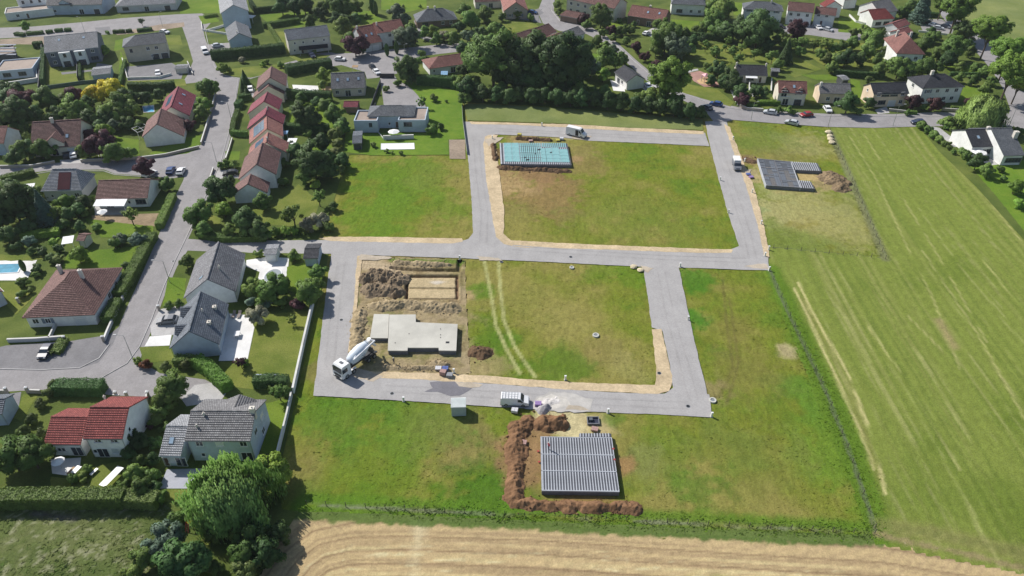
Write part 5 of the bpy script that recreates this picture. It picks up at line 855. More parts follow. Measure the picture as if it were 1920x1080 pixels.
# ================= HEDGES =================
def hedge(pts, wd, h, shade='mid', label_extra=None, dens=48):
    P = [Vector(G2(p)) for p in pts]; core = MB(); V = []; Nn = []; r = np.random.default_rng(len(PEND)+11)
    q = strip([tuple(p) for p in P], wd*.8, True); n = len(P); hc = h*.9
    for i in range(n-1):
        a, b, c, d = q[i], q[i+1], q[2*n-2-i], q[2*n-1-i]
        core.face([(*d, hc), (*c, hc), (*b, hc), (*a, hc)]); core.face([(*a, -.1), (*b, -.1), (*b, hc), (*a, hc)][::-1]); core.face([(*d, -.1), (*c, -.1), (*c, hc), (*d, hc)])
    for i, j in ((0, 2*n-1), (n-1, n)): core.face([(*q[i], -.1), (*q[j], -.1), (*q[j], hc), (*q[i], hc)])
    for i in range(n-1):
        a, b = P[i], P[i+1]; L = (b-a).length; d = (b-a)/L; nn = Vector((-d.y, d.x))
        for (k, f) in ((wd, 't'), (h, 'l'), (h, 'r')):
            m = int(L*k*dens); u = r.random(m)*L; v = r.random(m)
            if f == 't': off = (v-.5)*wd; z = np.full(m, h); nx = np.zeros(m); nz = np.ones(m)
            else: sg = 1 if f == 'l' else -1; off = np.full(m, sg*wd/2); z = v*h; nx = np.full(m, sg*1.0); nz = np.full(m, .25)
            lump = fbm(a.x+u*d.x+z, a.y+u*d.y+off, .9, 3, 61)-.5; off = off*(1+lump*.25); z = z*(1+lump*.22)+r.normal(0, .05, m)
            V.append(np.stack([a.x+d.x*u+nn.x*off, a.y+d.y*u+nn.y*off, z], 1)); Nn.append(np.stack([nn.x*nx, nn.y*nx, nz], 1))
    for e, d in ((P[0], P[0]-P[1]), (P[-1], P[-1]-P[-2])):
        d = d.normalized(); nn = Vector((-d.y, d.x)); m = int(wd*h*dens); o = (r.random(m)-.5)*wd; V.append(np.stack([e.x+nn.x*o, e.y+nn.y*o, r.random(m)*h], 1)); Nn.append(np.tile([d.x, d.y, .2], (m, 1)))
    V = np.concatenate(V); Nn = np.concatenate(Nn)+r.normal(0, .45, (len(V), 3)); Nn /= np.linalg.norm(Nn, axis=1, keepdims=True)
    Vq, Fq = quads_from(V, Nn, .1, r); cm = core.mesh("h"); c0 = sum((p for p in P), Vector((0, 0)))/len(P)
    cv = [v.co[:] for v in cm.vertices]; cf = [tuple(i+len(Vq) for i in p.vertices) for p in cm.polygons]; bpy.data.meshes.remove(cm)
    F_ = np.concatenate([Fq, np.array(cf)]); VV = np.concatenate([Vq, np.array(cv)])-np.array([c0.x, c0.y, 0]); me = mesh_np("hedge", VV, F_); o = obj("hedge", me, leafm(shade), None, (c0.x, c0.y, 0))
    cx = sum(p[0] for p in pts)/len(pts); cy = sum(p[1] for p in pts)/len(pts); Ln = sum((P[i+1]-P[i]).length for i in range(n-1)); PEND.append((o, shade, 'hedge', Ln, cx, cy)); return o
for a in (([(398,112),(450,108),(536,99)],2.6,3.6,'dark'),([(532,97),(520,78),(505,54)],1.2,2.2,'mid'),([(494,53),(530,48),(562,43)],2,2.2,'mid'),([(538,140),(575,133),(622,126)],4,3.2,'dark'),([(471,12),(480,24)],1.5,3,'dark'),([(480,25),(534,20)],1.2,2.6,'dark'),([(383,34),(408,30)],1.5,1.2,'mid'),
 ([(783,158),(815,160),(850,163)],2.5,3.4,'dark'),([(778,118),(797,113)],1.5,1.5,'mid'),([(527,183),(575,187),(622,190)],2.2,3.2,'dark'),([(533,247),(575,249),(618,250)],2,2.8,'dark'),([(448,190),(472,186)],2,2.2,'dark'),([(447,212),(440,232),(436,254)],1.5,1.6,'mid'),([(436,254),(450,256),(466,256)],1.2,1.8,'mid'),([(446,205),(452,196)],2,2,'dark'),
 ([(376,444),(420,452),(500,450)],2,1.6,'mid'),([(288,447),(262,495),(240,535),(224,560)],2.4,1.9,'mid'),([(221,570),(203,606)],2.4,1.7,'mid'),([(326,372),(300,430)],1.9,1.7,'mid'),([(42,448),(114,439)],2,1.6,'light'),([(226,450),(250,448)],1,1.2,'light'),([(372,684),(395,700),(429,734)],2.4,2.3,'light'),([(330,684),(372,684)],2,2,'mid'),
 ([(478,724),(510,722),(542,724)],2,2.2,'dark'),([(109,734),(198,736)],2.6,2.4,'dark'),([(-20,946),(60,944),(150,944),(240,942)],2.6,2.6,'mid'),([(240,942),(300,946)],2.5,2.2,'olive'),([(1277,70),(1320,73),(1374,77)],1.6,2.4,'dark'),([(1562,141),(1610,146),(1656,148)],1.4,2.2,'dark'),([(1420,196),(1461,196)],1.8,1.4,'light'),([(1380,195),(1418,204)],1.2,1.2,'mid'),
 ([(1782,204),(1812,206)],1.2,1,'mid'),([(1700,213),(1718,214)],1.2,1,'mid'),([(30,66),(46,68)],1.8,1.2,'dark'),([(51,66),(82,63)],1.8,1.2,'dark'),([(87,63),(100,61)],1.8,1.2,'dark'),([(104,60),(118,59)],1.8,1.2,'dark'),([(122,59),(134,58)],1.8,1.2,'dark'),([(213,62),(234,61)],1.6,1.2,'dark'),([(237,61),(248,60)],1.4,1.2,'dark'),([(258,60),(286,57)],1.4,1.2,'dark'),
 ([(64,90),(82,88)],2,2.2,'dark'),([(236,118),(226,160)],1,1.6,'mid'),([(244,170),(300,170),(330,166)],2,2.8,'dark'),([(200,62),(204,64)],1,1,'mid'),([(5,340),(45,332),(66,326)],2,1.6,'mid'),([(600,280),(606,240)],1,2,'mid'),([(848,165),(866,170)],2,2.6,'dark'),([(96,655),(108,664),(122,640)],2,1,'mid'),([(82,160),(84,100)],1.2,2.4,'dark'),([(152,150),(150,120)],.8,1.6,'dark'),([(1450,58),(1400,50)],1.2,1.5,'dark'),([(1660,60),(1720,70)],1.2,1.6,'dark'),([(1690,30),(1760,33)],1.4,2,'dark'),([(1780,142),(1850,144)],1,1.4,'dark')): hedge(*a)
# ================= VEHICLES =================
CARP = dict(white=(.78,.78,.78), black=(.02,.022,.025), grey=(.16,.17,.19), silver=(.5,.52,.54), blue=(.03,.07,.2), red=(.3,.02,.025), darkblue=(.03,.04,.08), teal=(.1,.22,.25))
def carp(k): return paint("car_paint_"+k, CARP[k], .38, .4)
def loft(prof, secs):
    """prof: side outline (x,z); secs: half width as a function of z"""
    m = MB(); L = [(x, -secs(z), z) for x, z in prof]; Rr = [(x, secs(z), z) for x, z in prof]; n = len(prof)
    m.face(L); m.face(list(reversed(Rr)))
    for i in range(n): j = (i+1) % n; m.face([L[j], L[i], Rr[i], Rr[j]])
    return m
VT = {}
def vtype(kind):
    if kind in VT: return VT[kind]
    if kind == 'car': L, W, Hh, wr, wx = 4.3, 1.78, 1.48, .32, (-1.3, 1.28); body = [(-2.1,.3),(-2.15,.75),(-2.05,.98),(-1.85,1.02),(-1.35,1.44),(-.3,1.48),(.35,1.42),(1.05,.98),(1.95,.8),(2.13,.6),(2.15,.3)]; belt = .98
    elif kind == 'van': L, W, Hh, wr, wx = 5.3, 1.96, 1.97, .34, (-1.6, 1.55); body = [(-2.62,.35),(-2.65,1.2),(-2.55,1.9),(-2.4,1.97),(.75,1.97),(1.05,1.9),(1.7,1.22),(2.5,1.0),(2.65,.7),(2.65,.35)]; belt = 1.15
    else: L, W, Hh, wr, wx = 6.4, 2.05, 2.7, .36, (-1.9, 2.05); body = [(-3.15,.4),(-3.2,1.5),(-3.1,2.6),(-2.95,2.7),(1.2,2.7),(1.6,2.55),(2.25,1.5),(3.0,1.2),(3.2,.8),(3.2,.4)]; belt = 1.4
    hw = lambda z: W/2 if z <= belt else W/2-(z-belt)*(.28 if kind == 'car' else .11)
    B = loft(body, hw).mesh("body"); g = MB(); e = .012
    def side(pts):
        for s in (-1, 1):
            q = [(x, s*(hw(z)+e), z) for x, z in pts]; g.face(q if s < 0 else q[::-1])
    def cross(x0, z0, x1, z1, k=.9):
        d = Vector((x1-x0, z1-z0)).normalized(); ox, oz = (d.y*e*1.5, -d.x*e*1.5); ox, oz = (ox, oz) if (ox*(1 if x0+x1 > 0 else -1) > 0) else (-ox, -oz); oz = abs(oz)
        g.face([(x0+ox, -hw(z0)*k, z0+oz), (x0+ox, hw(z0)*k, z0+oz), (x1+ox, hw(z1)*k, z1+oz), (x1+ox, -hw(z1)*k, z1+oz)])
    if kind == 'car': side([(-1.75,1.02),(-.35,1.02),(-.35,1.4),(-1.3,1.38)]); side([(-.28,1.02),(.9,1.02),(.33,1.36),(-.28,1.4)]); cross(1.0,1.0,.4,1.39); cross(-1.82,1.05,-1.4,1.4)
    elif kind == 'van': side([(.55,1.2),(1.6,1.2),(1.05,1.75),(.55,1.75)]); cross(1.66,1.26,1.1,1.86); cross(-2.64,1.25,-2.57,1.75)
    else: side([(1.25,1.5),(2.1,1.5),(1.6,2.2),(1.25,2.2)]); cross(2.22,1.56,1.65,2.48); cross(-3.2,1.6,-3.14,2.3, .8)
    wl = MB(); 
    wl.lathe([(-.11, wr*.9), (-.09, wr), (.09, wr), (.11, wr*.9)], 14, Matrix.Rotation(math.pi/2, 4, 'X')); rim = MB(); rim.lathe([(-.118, wr*.6), (.118, wr*.6)], 10, Matrix.Rotation(math.pi/2, 4, 'X'))
    hl = MB(); hl.box(-.06, -.2, -.07, .05, .2, .07); W2 = wl.mesh("wheel"); W2.materials.append(tyre); R2 = rim.mesh("rim"); R2.materials.append(steel); H2 = hl.mesh("headlight"); H2.materials.append(paint("lamp_clear", (.6,.62,.62), .1)); G2_ = g.mesh("windows"); G2_.materials.append(glass); B.materials.append(None)
    bp = MB(); bp.box(-L/2-.02, -W/2*.94, .22, -L/2+.25, W/2*.94, .5).box(L/2-.25, -W/2*.94, .22, L/2+.03, W/2*.94, .48); P2 = bp.mesh("bumper"); P2.materials.append(black)
    VT[kind] = (B, G2_, W2, R2, H2, P2, wx, W, L, wr, Hh); return VT[kind]
def vehicle(kind, colr, p0, p1, label, cat=None, group=None, extra=None):
    """p0 rear, p1 front ground points"""
    a = Vector(G2(p0)); b = Vector(G2(p1)); d = b-a; c = (a+b)/2; B, Gl, Wm, Rm, Hm, Pm, wx, W, L, wr, Hh = vtype(kind)
    rt = empty({'car': 'parked_car', 'van': 'van', 'bigvan': 'van'}[kind], (c.x, c.y, .05), math.atan2(d.y, d.x), label, cat or ('car' if kind == 'car' else 'van'), group)
    o = bpy.data.objects.new("body", B); col.objects.link(o); o.parent = rt; o.material_slots[0].link = 'OBJECT'; o.material_slots[0].material = carp(colr); gl = obj("window_glass", Gl, None, rt); obj("bumper", Pm, None, rt)
    for x in wx:
        for s in (-1, 1): w_ = obj("wheel", Wm, None, rt, (x, s*(W/2-.1), wr)); obj("rim", Rm, None, w_)
    for s in (-1, 1): obj("headlight", Hm, None, rt, (L/2-.05, s*W*.36, .62 if kind == 'car' else .8))
    for s in (-1, 1): q = MB(); q.box(-.1, -.12, -.08, .1, .12, .1); obj("mirror", q, black, rt, ({'car': .75, 'van': 1.35, 'bigvan': 1.9}[kind], s*(W/2+.1), 1.05 if kind == 'car' else 1.35))
    if extra == 'rack':
        q = MB()
        for k in range(6): x = -2.3+k*.56; q.box(x-.03, -.8, 2.0, x+.03, .8, 2.05)
        for s in (-.78, -.25, .25, .78): q.box(-2.4, s-.02, 2.05, .6, s+.02, 2.09)
        obj("roof_rack", q, steel, rt)
    if extra == 'door': q = MB(); q.box(.1, -1.04, .5, 1.1, -1.0, 2.3); obj("side_door_opening", q, black, rt)
    if extra == 'box': q = MB(); q.box(-2.6, -.95, 1.9, .4, .95, 2.4); obj("cargo_box", q, carp('white'), rt)
    return rt
V = vehicle
V('bigvan','white',(1061,250),(1100,259),"tall white van with its side door open beside the turquoise floor", extra='door')
V('van','white',(941,755),(990,757),"white van with a roof rack beside the heaps of brown earth", extra='rack')
V('van','grey',(1378,306),(1383,322),"grey and white van loaded at the back beside the slatted foundation", extra='box')
V('car','grey',(333,603),(298,606),"dark grey hatchback with glass roof on the white paved drive"); V('car','darkblue',(97,650),(79,676),"dark blue car alone in the asphalt forecourt beside a shrub strip")
V('car','black',(126,300),(126,288),"black car in the brown porch-gable house's drive"); V('car','white',(139,300),(139,288),"white car on the drive next to a black one"); V('car','blue',(318,329),(324,317),"blue car parked beside another at the street corner bay")
V('car','white',(337,331),(344,318),"white car parked in the street corner bay next to a blue one"); V('car','white',(276,332),(287,326),"small white car half hidden under the purple-leaved tree"); V('car','black',(445,327),(421,329),"black car in the drive beside the tall brown row house")
V('car','white',(470,163),(470,178),"white car tucked between dark hedges by the top row house"); V('van','white',(381,93),(389,106),"white van parked against the kerb near the dark clipped hedge"); V('car','white',(301,61),(318,64),"white car at the gravel strip beside the three-garage house")
V('car','silver',(402,89),(415,87),"silver car in front of the blue-walled gabled house"); V('car','white',(297,134),(297,146),"white car behind the low wall of the three-garage forecourt"); V('car','white',(628,113),(648,114),"white car under the purple tree near the hooded garages")
V('car','black',(695,125),(703,133),"black car nose to tail with a white one near the bus shelter"); V('car','white',(702,134),(711,142),"white car just in front of a black one near the bus shelter"); V('car','darkblue',(582,103),(589,110),"dark blue car leaving the hooded garages"); V('car','blue',(990,24),(1008,27),"blue car beside the pink-walled gabled house")
V('car','white',(1206,68),(1218,62),"white car on the forecourt below the orange-roofed longhouse"); V('car','white',(1211,161),(1219,169),"white car squeezed behind the white chalet"); V('car','blue',(1352,200),(1332,196),"blue car parked by the playground green"); V('car','grey',(1333,208),(1316,200),"grey car waiting near the corner behind a blue car")
V('car','silver',(1454,215),(1433,212),"silver estate car by the wall of the two-dormer house"); V('car','red',(1519,217),(1503,219),"dark red car outside the row along the lane"); V('car','white',(1546,202),(1556,214),"white car at an angle in a drive outside the peach gable house"); V('car','silver',(1493,235),(1475,231),"silver car driving along the lane past the grassy plot")
V('car','darkblue',(1729,232),(1712,232),"dark blue car on the lane at the corner of the mown field"); V('car','black',(1733,43),(1746,48),"black car at the head of the car yard row"); V('car','white',(1744,48),(1757,52),"first white car of the car yard row"); V('car','silver',(1752,54),(1766,56),"silver car at the outer end of the car yard"); V('car','grey',(1768,50),(1780,54),"grey car closest to the avenue in the car yard")
V('car','black',(1455,50),(1470,54),"black car below the white house with many windows"); V('car','white',(1528,50),(1540,58),"white car in front of the white terrace"); V('car','silver',(1545,56),(1560,60),"silver car at the end of the white terrace")
# ---- concrete mixer ----
def mixer():
    a = Vector(G2((699,663))); b = Vector(G2((637,709))); d = (b-a).normalized(); c = (a+b)/2+Vector((0, -.1)); rt = empty("mixer_truck", (c.x, c.y, .05), math.atan2(d.y, d.x), "white concrete mixer truck with blue-marked drum parked on the new road", "truck"); NICKS.append(("mixer truck", c.x, c.y, 4)); rt.scale = (1.08, 1.12, 1.12)
    wm = carp('white'); m = MB(); m.box(-4.3, -.45, .75, 4.2, .45, 1.05).box(-4.3, -1.15, .85, -1.2, -.75, 1.1).box(-4.3, .75, .85, -1.2, 1.15, 1.1).box(-3.6, -.9, 1.05, -3.3, .9, 2.3).box(1.3, -.6, 1.05, 1.75, .6, 2.0); obj("chassis", m, paint("chassis_dark", (.045,.05,.06), .5), rt)
    cab = loft([(2.2,.45),(2.2,2.75),(2.35,2.95),(3.9,2.98),(4.15,2.75),(4.35,1.6),(4.38,.45)], lambda z: 1.2 if z < 2.5 else 1.12); cb = obj("cab", cab, wm, rt)
    g = MB(); g.face([(4.38,-1.08,1.65),(4.38,1.08,1.65),(4.19,1.02,2.7),(4.19,-1.02,2.7)]); obj("windscreen", g, glass, cb); g = MB()
    for s in (-1, 1): q = [(3.0, s*1.215, 1.6), (4.2, s*1.215, 1.6), (4.05, s*1.215, 2.4), (3.0, s*1.215, 2.4)]; g.face(q if s < 0 else q[::-1])
    obj("side_window", g, glass, cb); g = MB(); g.box(2.9, -.35, 2.98, 3.4, .35, 3.04); obj("roof_hatch", g, frame_g, cb); g = MB(); g.box(4.36, -1.1, .35, 4.48, 1.1, .75).box(4.38, -.8, .9, 4.42, .8, 1.35); obj("bumper", g, black, cb)
    for s in (-1, 1): g = MB(); g.box(-.05, -.25, -.12, .05, .25, .12); obj("headlight", g, paint("lamp_clear", (.6,.62,.62), .1), cb, (4.45, s*.85, .65)); g = MB(); g.box(4.1, s*1.28-.04, 1.7, 4.2, s*1.28+.04, 2.4).bar((4.1, s*1.2, 2.5), (4.15, s*1.3, 2.3), .03); obj("mirror", g, black, cb)
    prof = [(0,.5),(.3,.85),(1.3,1.12),(2.6,1.18),(3.4,1.12),(4.6,.72),(5.0,.6)]; T = Matrix.Translation((1.55, 0, 1.95)) @ Matrix.Rotation(R(-90+13), 4, 'Y'); m = MB(); m.lathe(prof, 28, T); dr = obj("drum", m, mat("drum_white", (.68,.74,.8), .06, 1, .35), rt); [setattr(p, 'use_smooth', True) for p in dr.data.polygons]
    # blue painted band and strokes of lettering on the drum, following its skin
    ink = paint("drum_blue", (.05,.14,.42), .4); m = MB()
    def skin(z, ang, o=.015):
        for (z0, r0), (z1, r1) in zip(prof[:-1], prof[1:]):
            if z0 <= z <= z1: rr = r0+(r1-r0)*(z-z0)/(z1-z0); return T @ Vector((math.cos(ang)*(rr+o), math.sin(ang)*(rr+o), z))
    for s in (-1, 1):
        for k, (w_, h0, h1) in enumerate(((.16,0,.5),(.16,.1,.45),(.3,.35,.5),(.14,0,.5),(.28,0,.16),(.15,.1,.5),(.15,0,.4))):
            z = 1.35+k*.25; q = [skin(z, s*(1.5+h0*.9)), skin(z+w_*.7, s*(1.5+h0*.9)), skin(z+w_*.7, s*(1.5+h1*.9)), skin(z, s*(1.5+h1*.9))]; m.face(q)
    obj("drum_lettering", m, ink, dr)
    m = MB()
    for k in range(10):
        a0, a1 = 2*math.pi*k/10, 2*math.pi*(k+1)/10; m.bar(skin(4.72, a0, .03), skin(4.72, a1, .03), .06, 5)
    obj("drum_ring", m, steel, rt)
    m = MB(); m.bar((-3.7,0,3.7), (-4.1,0,2.9), .45, 8, .3).bar((-3.9,0,3.0), (-4.9,.1,1.5), .24, 6, .2); obj("hopper", m, wm, rt)
    m = MB(); m.bar((-4.2,1.0,3.55), (1.2,1.05,2.75), .17, 8).bar((1.2,1.05,2.75), (-.4,.35,3.25), .12, 8).bar((-4.2,1.0,3.55), (-3.7,.2,3.7), .15, 6); obj("conveyor_pipe", m, wm, rt)
    m = MB(); m.bar((-4.15,-.35,1.0),(-4.0,-.35,3.4),.03).bar((-4.15,-.75,1.0),(-4.0,-.75,3.4),.03)
    for k in range(7): m.bar((-4.14+.02*k,-.35,1.2+k*.33), (-4.14+.02*k,-.75,1.2+k*.33), .02)
    obj("ladder", m, steel, rt); m = MB(); m.lathe([(-.35,.28),(.35,.28)], 12, Matrix.Translation((1.5,-.75,1.5)) @ Matrix.Rotation(math.pi/2, 4, 'Y')); obj("water_tank", m, wm, rt)
    for x in (3.3, 1.6, -2.1, -3.45):
        for s in (-1, 1):
            m = MB(); m.lathe([(-.15,.46),(-.12,.5),(.12,.5),(.15,.46)], 16, Matrix.Rotation(math.pi/2, 4, 'X')); w_ = obj("wheel", m, tyre, rt, (x, s*1.05, .5)); m = MB(); m.lathe([(-.16,.27),(.16,.27)], 10, Matrix.Rotation(math.pi/2, 4, 'X')); obj("rim", m, steel, w_)
            m = MB(); m.box(-.62, -.17, 1.02, .62, .17, 1.08); obj("mudguard", m, wm if x > 1 else black, rt, (x, s*1.05, .03))
mixer()
# ================= BUILDING PLOTS =================
def bil(c, u, v):
    tl, tr, br, bl = c; return (tl*(1-u)+tr*u)*(1-v)+(bl*(1-u)+br*u)*v
def corners(px, h): return [G(*p, h) for p in px]
light_c = mat("beam_concrete", (.42,.44,.475), .1, 2, .9); dark_c = mat("infill_grey", (.085,.09,.105), .2, 2, .9); teal = mat("insulation_turquoise", (.20,.42,.44), .1, .8, .7, col2=(.26,.47,.48)); red_p = paint("red_plastic", (.36,.05,.045), .5)
def quadbox(m, P, z0, z1):
    P = [(p.x, p.y) for p in P]; m.prism(ccw(P), z0, z1); return m
def piece(name, root, P, z0, z1, mt):
    c = sum((Vector((p.x, p.y, 0)) for p in P), Vector())/len(P); m = MB(); quadbox(m, [p-c for p in P], z0, z1); return obj(name, m, mt, root, c-Vector((root.location.x, root.location.y, 0)))
def slab_root(name, px, label, cat='foundation'):
    c = corners(px, .9); ce = sum(c, Vector())/4; r = empty(name, (ce.x, ce.y, 0), 0, label, cat); return r, c, ce
NOGRASS = []
# slatted floor by the brown heaps
r_, c_, ce = slab_root("beam_floor", [(1013.5,819),(1147,821),(1161.5,922.5),(1015.8,920.5)], "large grey-striped beam and block floor framed by reddish-brown earth, workman on top"); NICKS.append(("striped beam floor", ce.x, ce.y, 7)); NOGRASS.append(PX((950,765),(1150,768),(1215,960),(950,962)))
piece("foundation_wall", r_, c_, -.3, .78, block)
N_ = 27
for j, (v0, v1) in enumerate(((.005,.335),(.345,.64),(.655,.985))):
    for i in range(N_):
        u0 = .012+i*.976/N_; uw = .976/N_; piece("floor_beam", r_, [bil(c_, u0, v0), bil(c_, u0+uw*.36, v0), bil(c_, u0+uw*.36, v1), bil(c_, u0, v1)], .8, .97+.004*(i % 3), light_c)
        piece("infill_block", r_, [bil(c_, u0+uw*.38, v0+.005), bil(c_, u0+uw*.98, v0+.005), bil(c_, u0+uw*.98, v1-.005), bil(c_, u0+uw*.38, v1-.005)], .8, .9+.01*((i*7+j) % 3), dark_c)
for v in (.34, .647): piece("cross_beam", r_, [bil(c_, 0, v-.006), bil(c_, 1, v-.006), bil(c_, 1, v+.006), bil(c_, 0, v+.006)], .78, 1.0, light_c)
for q in ([(0,0),(1,0),(1,.012),(0,.012)], [(0,.985),(1,.985),(1,1),(0,1)], [(0,.012),(.01,.012),(.01,.985),(0,.985)], [(.99,.012),(1,.012),(1,.985),(.99,.985)]): piece("edge_beam", r_, [bil(c_, *t) for t in q], .78, 1.0, light_c)
e_ = corners([(1086,812.5),(1146,812.5),(1147,819.5),(1086,819.2)], .9); piece("foundation_wall", r_, e_, -.3, .78, block)
for i in range(11): u0 = .02+i*.96/11; piece("floor_beam", r_, [bil(e_, u0, 0), bil(e_, u0+.035, 0), bil(e_, u0+.035, 1), bil(e_, u0, 1)], .79, .97, light_c); piece("infill_block", r_, [bil(e_, u0+.037, 0), bil(e_, u0+.085, 0), bil(e_, u0+.085, 1), bil(e_, u0+.037, 1)], .79, .9, dark_c)
# turquoise floor
r_, c_, ce = slab_root("insulated_floor", [(937,268.3),(1063.7,268.3),(1071.5,309),(938.9,307.5)], "long concrete floor covered with turquoise insulation sheets, north of the first plot"); NICKS.append(("turquoise floor", ce.x, ce.y, 8)); NOGRASS.append(PX((915,250),(1085,250),(1090,325),(915,325)))
r_['label'] = "long new floor covered with turquoise insulation sheets beside a tall white van"
piece("foundation_wall", r_, c_, -.3, .76, block)
for i in range(34):
    u0 = .055+i*.935/34; piece("floor_beam", r_, [bil(c_, u0, .01), bil(c_, u0+.010, .01), bil(c_, u0+.010, .985), bil(c_, u0, .985)], .78, .93, light_c)
    piece("infill_block", r_, [bil(c_, u0+.0105, .01), bil(c_, u0+.027, .01), bil(c_, u0+.027, .985), bil(c_, u0+.0105, .985)], .78, .87, dark_c)
for q in ([(0,0),(.018,0),(.02,1),(0,1)], [(.045,0),(.054,0),(.054,1),(.045,1)]): piece("edge_beam", r_, [bil(c_, *t) for t in q], .78, .98, light_c)
for i in range(7): piece("infill_block", r_, [bil(c_, .02, i/7+.005), bil(c_, .044, i/7+.005), bil(c_, .044, i/7+.137), bil(c_, .02, i/7+.137)], .78, .9, dark_c)
for u0, u1, v0, v1 in ((.06,.17,.0,.9),(.172,.28,.0,.9),(.66,.75,.24,.9),(.752,.86,.22,.9),(.862,.985,.3,.9),(.60,.658,.26,.9)):
    n = 4
    for k in range(n): a = v0+(v1-v0)*k/n; b = v0+(v1-v0)*(k+1)/n-.006; piece("insulation_sheet", r_, [bil(c_, u0, a), bil(c_, u1-.003, a), bil(c_, u1-.003, b), bil(c_, u0, b)], .94, 1.0+.006*((k*3) % 4), teal)
for i in range(11):
    u0 = .29+i*.029
    for a, b in ((0,.19),(.2,.48),(.49,.7),(.71,.9)): piece("insulation_strip", r_, [bil(c_, u0, a), bil(c_, u0+.019, a), bil(c_, u0+.019, b-.008), bil(c_, u0, b-.008)], .94, .985, teal)
for i in range(13): u0 = .62+i*.028; piece("insulation_strip", r_, [bil(c_, u0, .0), bil(c_, u0+.017, 0), bil(c_, u0+.017, .2), bil(c_, u0, .2)], .94, .985, teal)
for u, v, w_ in ((.36,.8,.05),(.34,.7,.02),(.55,.32,.04),(.72,.46,.03),(.5,.52,.012)): piece("offcut", r_, [bil(c_, u, v), bil(c_, u+w_, v-.03), bil(c_, u+w_, v+.02), bil(c_, u, v+.04)], 1.03, 1.06, black)
# slatted U shaped floor on the east plot
r_, c_, ce = slab_root("slatted_floor", [(1420,297),(1483.7,303),(1501.5,352),(1436,347.6)], "unfinished grey U-shaped slatted floor with gaps showing bare soil, near the boulders"); NICKS.append(("U-shaped slatted floor", ce.x, ce.y, 6)); NOGRASS.append(PX((1400,288),(1600,300),(1600,366),(1410,362)))
for q in ([(0,0),(.02,0),(.02,1),(0,1)], [(.98,0),(1,0),(1,1),(.98,1)], [(.02,0),(.98,0),(.98,.025),(.02,.025)], [(.02,.975),(.98,.975),(.98,1),(.02,1)], [(.49,.025),(.51,.025),(.51,.975),(.49,.975)], [(.02,.32),(.49,.32),(.49,.345),(.02,.345)], [(.51,.3),(.98,.3),(.98,.325),(.51,.325)]):
    piece("foundation_wall", r_, [bil(c_, *t) for t in q], -.3, .93, light_c if q[0] in ((0,0),(.98,0)) else block)
rr = random.Random(3)
piece('soil_fill', r_, [bil(c_, .03, .03), bil(c_, .97, .03), bil(c_, .97, .97), bil(c_, .03, .97)], -.2, .62, mat('sandy_fill', (.4,.32,.22), .25, 1.5, .95))
for (u0, u1, v0, v1, n) in ((.03,.48,.04,.31,11),(.52,.97,.04,.29,10),(.03,.48,.36,.97,22),(.52,.97,.34,.97,22)):
    for i in range(n):
        a = v0+(v1-v0)*i/n; b = (v1-v0)/n; piece("floor_beam", r_, [bil(c_, u0, a), bil(c_, u1, a), bil(c_, u1, a+b*.24), bil(c_, u0, a+b*.24)], .76, .9, mat("beam_grey", (.27,.29,.32), .15, 2, .9))
        for k in range(3):
            s0 = u0+(u1-u0)*k/3; s1 = s0+(u1-u0)/3-.006
            if rr.random() < (.2 if k == 1 else .72): piece("infill_block", r_, [bil(c_, s0, a+b*.32), bil(c_, s1, a+b*.32), bil(c_, s1, a+b*.97), bil(c_, s0, a+b*.97)], .74, .84, mat("infill_bluegrey%d" % rr.randrange(2), rr.choice(((.13,.15,.18),(.17,.19,.22))), .2, 2, .9))
for px, n, hv in (([(1483.9,303),(1533.5,305.8),(1540.4,320.7),(1491.7,318)], 12, 7),([(1497.5,338),(1521,339.8),(1527.8,353.3),(1502,352)], 6, 9)):
    k_ = corners(px, .9)
    piece("soil_fill", r_, [bil(k_, .02, .07), bil(k_, .96, .07), bil(k_, .96, .93), bil(k_, .02, .93)], -.2, .06, mat("soil_gap_shade", (.07,.055,.04), .3, 2, .95))  # near-black soil colour paints in the shade between the open beams
    for q in ([(0,0),(1,0),(1,.06),(0,.06)], [(0,.94),(1,.94),(1,1),(0,1)], [(.97,.06),(1,.06),(1,.94),(.97,.94)]): piece("foundation_wall", r_, [bil(k_, *t) for t in q], -.3, .78, block)
    for i in range(n):
        u0 = .02+i*.95/n; piece("floor_beam", r_, [bil(k_, u0, 0), bil(k_, u0+.3/n, 0), bil(k_, u0+.3/n, 1), bil(k_, u0, 1)], .79, .95, light_c)
        if i > hv: piece("infill_block", r_, [bil(k_, u0+.32/n, 0), bil(k_, u0+.97/n, 0), bil(k_, u0+.97/n, 1), bil(k_, u0+.32/n, 1)], .79, .88, dark_c)
# finished concrete slab
r_, c_, ce = slab_root("concrete_slab", [(729,595),(858,607),(855,657),(727,657)], "pale finished concrete slab of stepped outline behind the mixer truck"); NICKS.append(("pale concrete slab", ce.x, ce.y, 7))
def polyslab(px, h, parts):
    P = [G(x, y, h) for x, y in px]; P = [p-Vector((r_.location.x, r_.location.y, 0)) for p in P]; q = ccw([(p.x, p.y) for p in P]); cx = sum(a for a, b in q)/len(q); cy = sum(b for a, b in q)/len(q)
    m = MB(); m.prism(q, h-.2, h); bm = bmesh.new(); me = m.mesh("slab"); obj("slab", me, mat("fresh_concrete", (.5,.485,.43), .06, .6, .9, .2, .1), r_)
    m = MB(); sh = [(x+(cx-x)*.012, y+(cy-y)*.012) for x, y in q]; m.prism(sh, -.3, h-.202); obj("foundation_wall", m, block, r_)
polyslab([(730,590),(779.6,589.5),(779.6,604),(858,607.5),(855.3,657.5),(823,657),(822.3,651.8),(764.5,651.8),(764,657.4),(727,657.4)], 1.05, 0)
polyslab([(701,588.8),(729.4,589),(727.4,634),(693.6,633.6)], .85, 0)
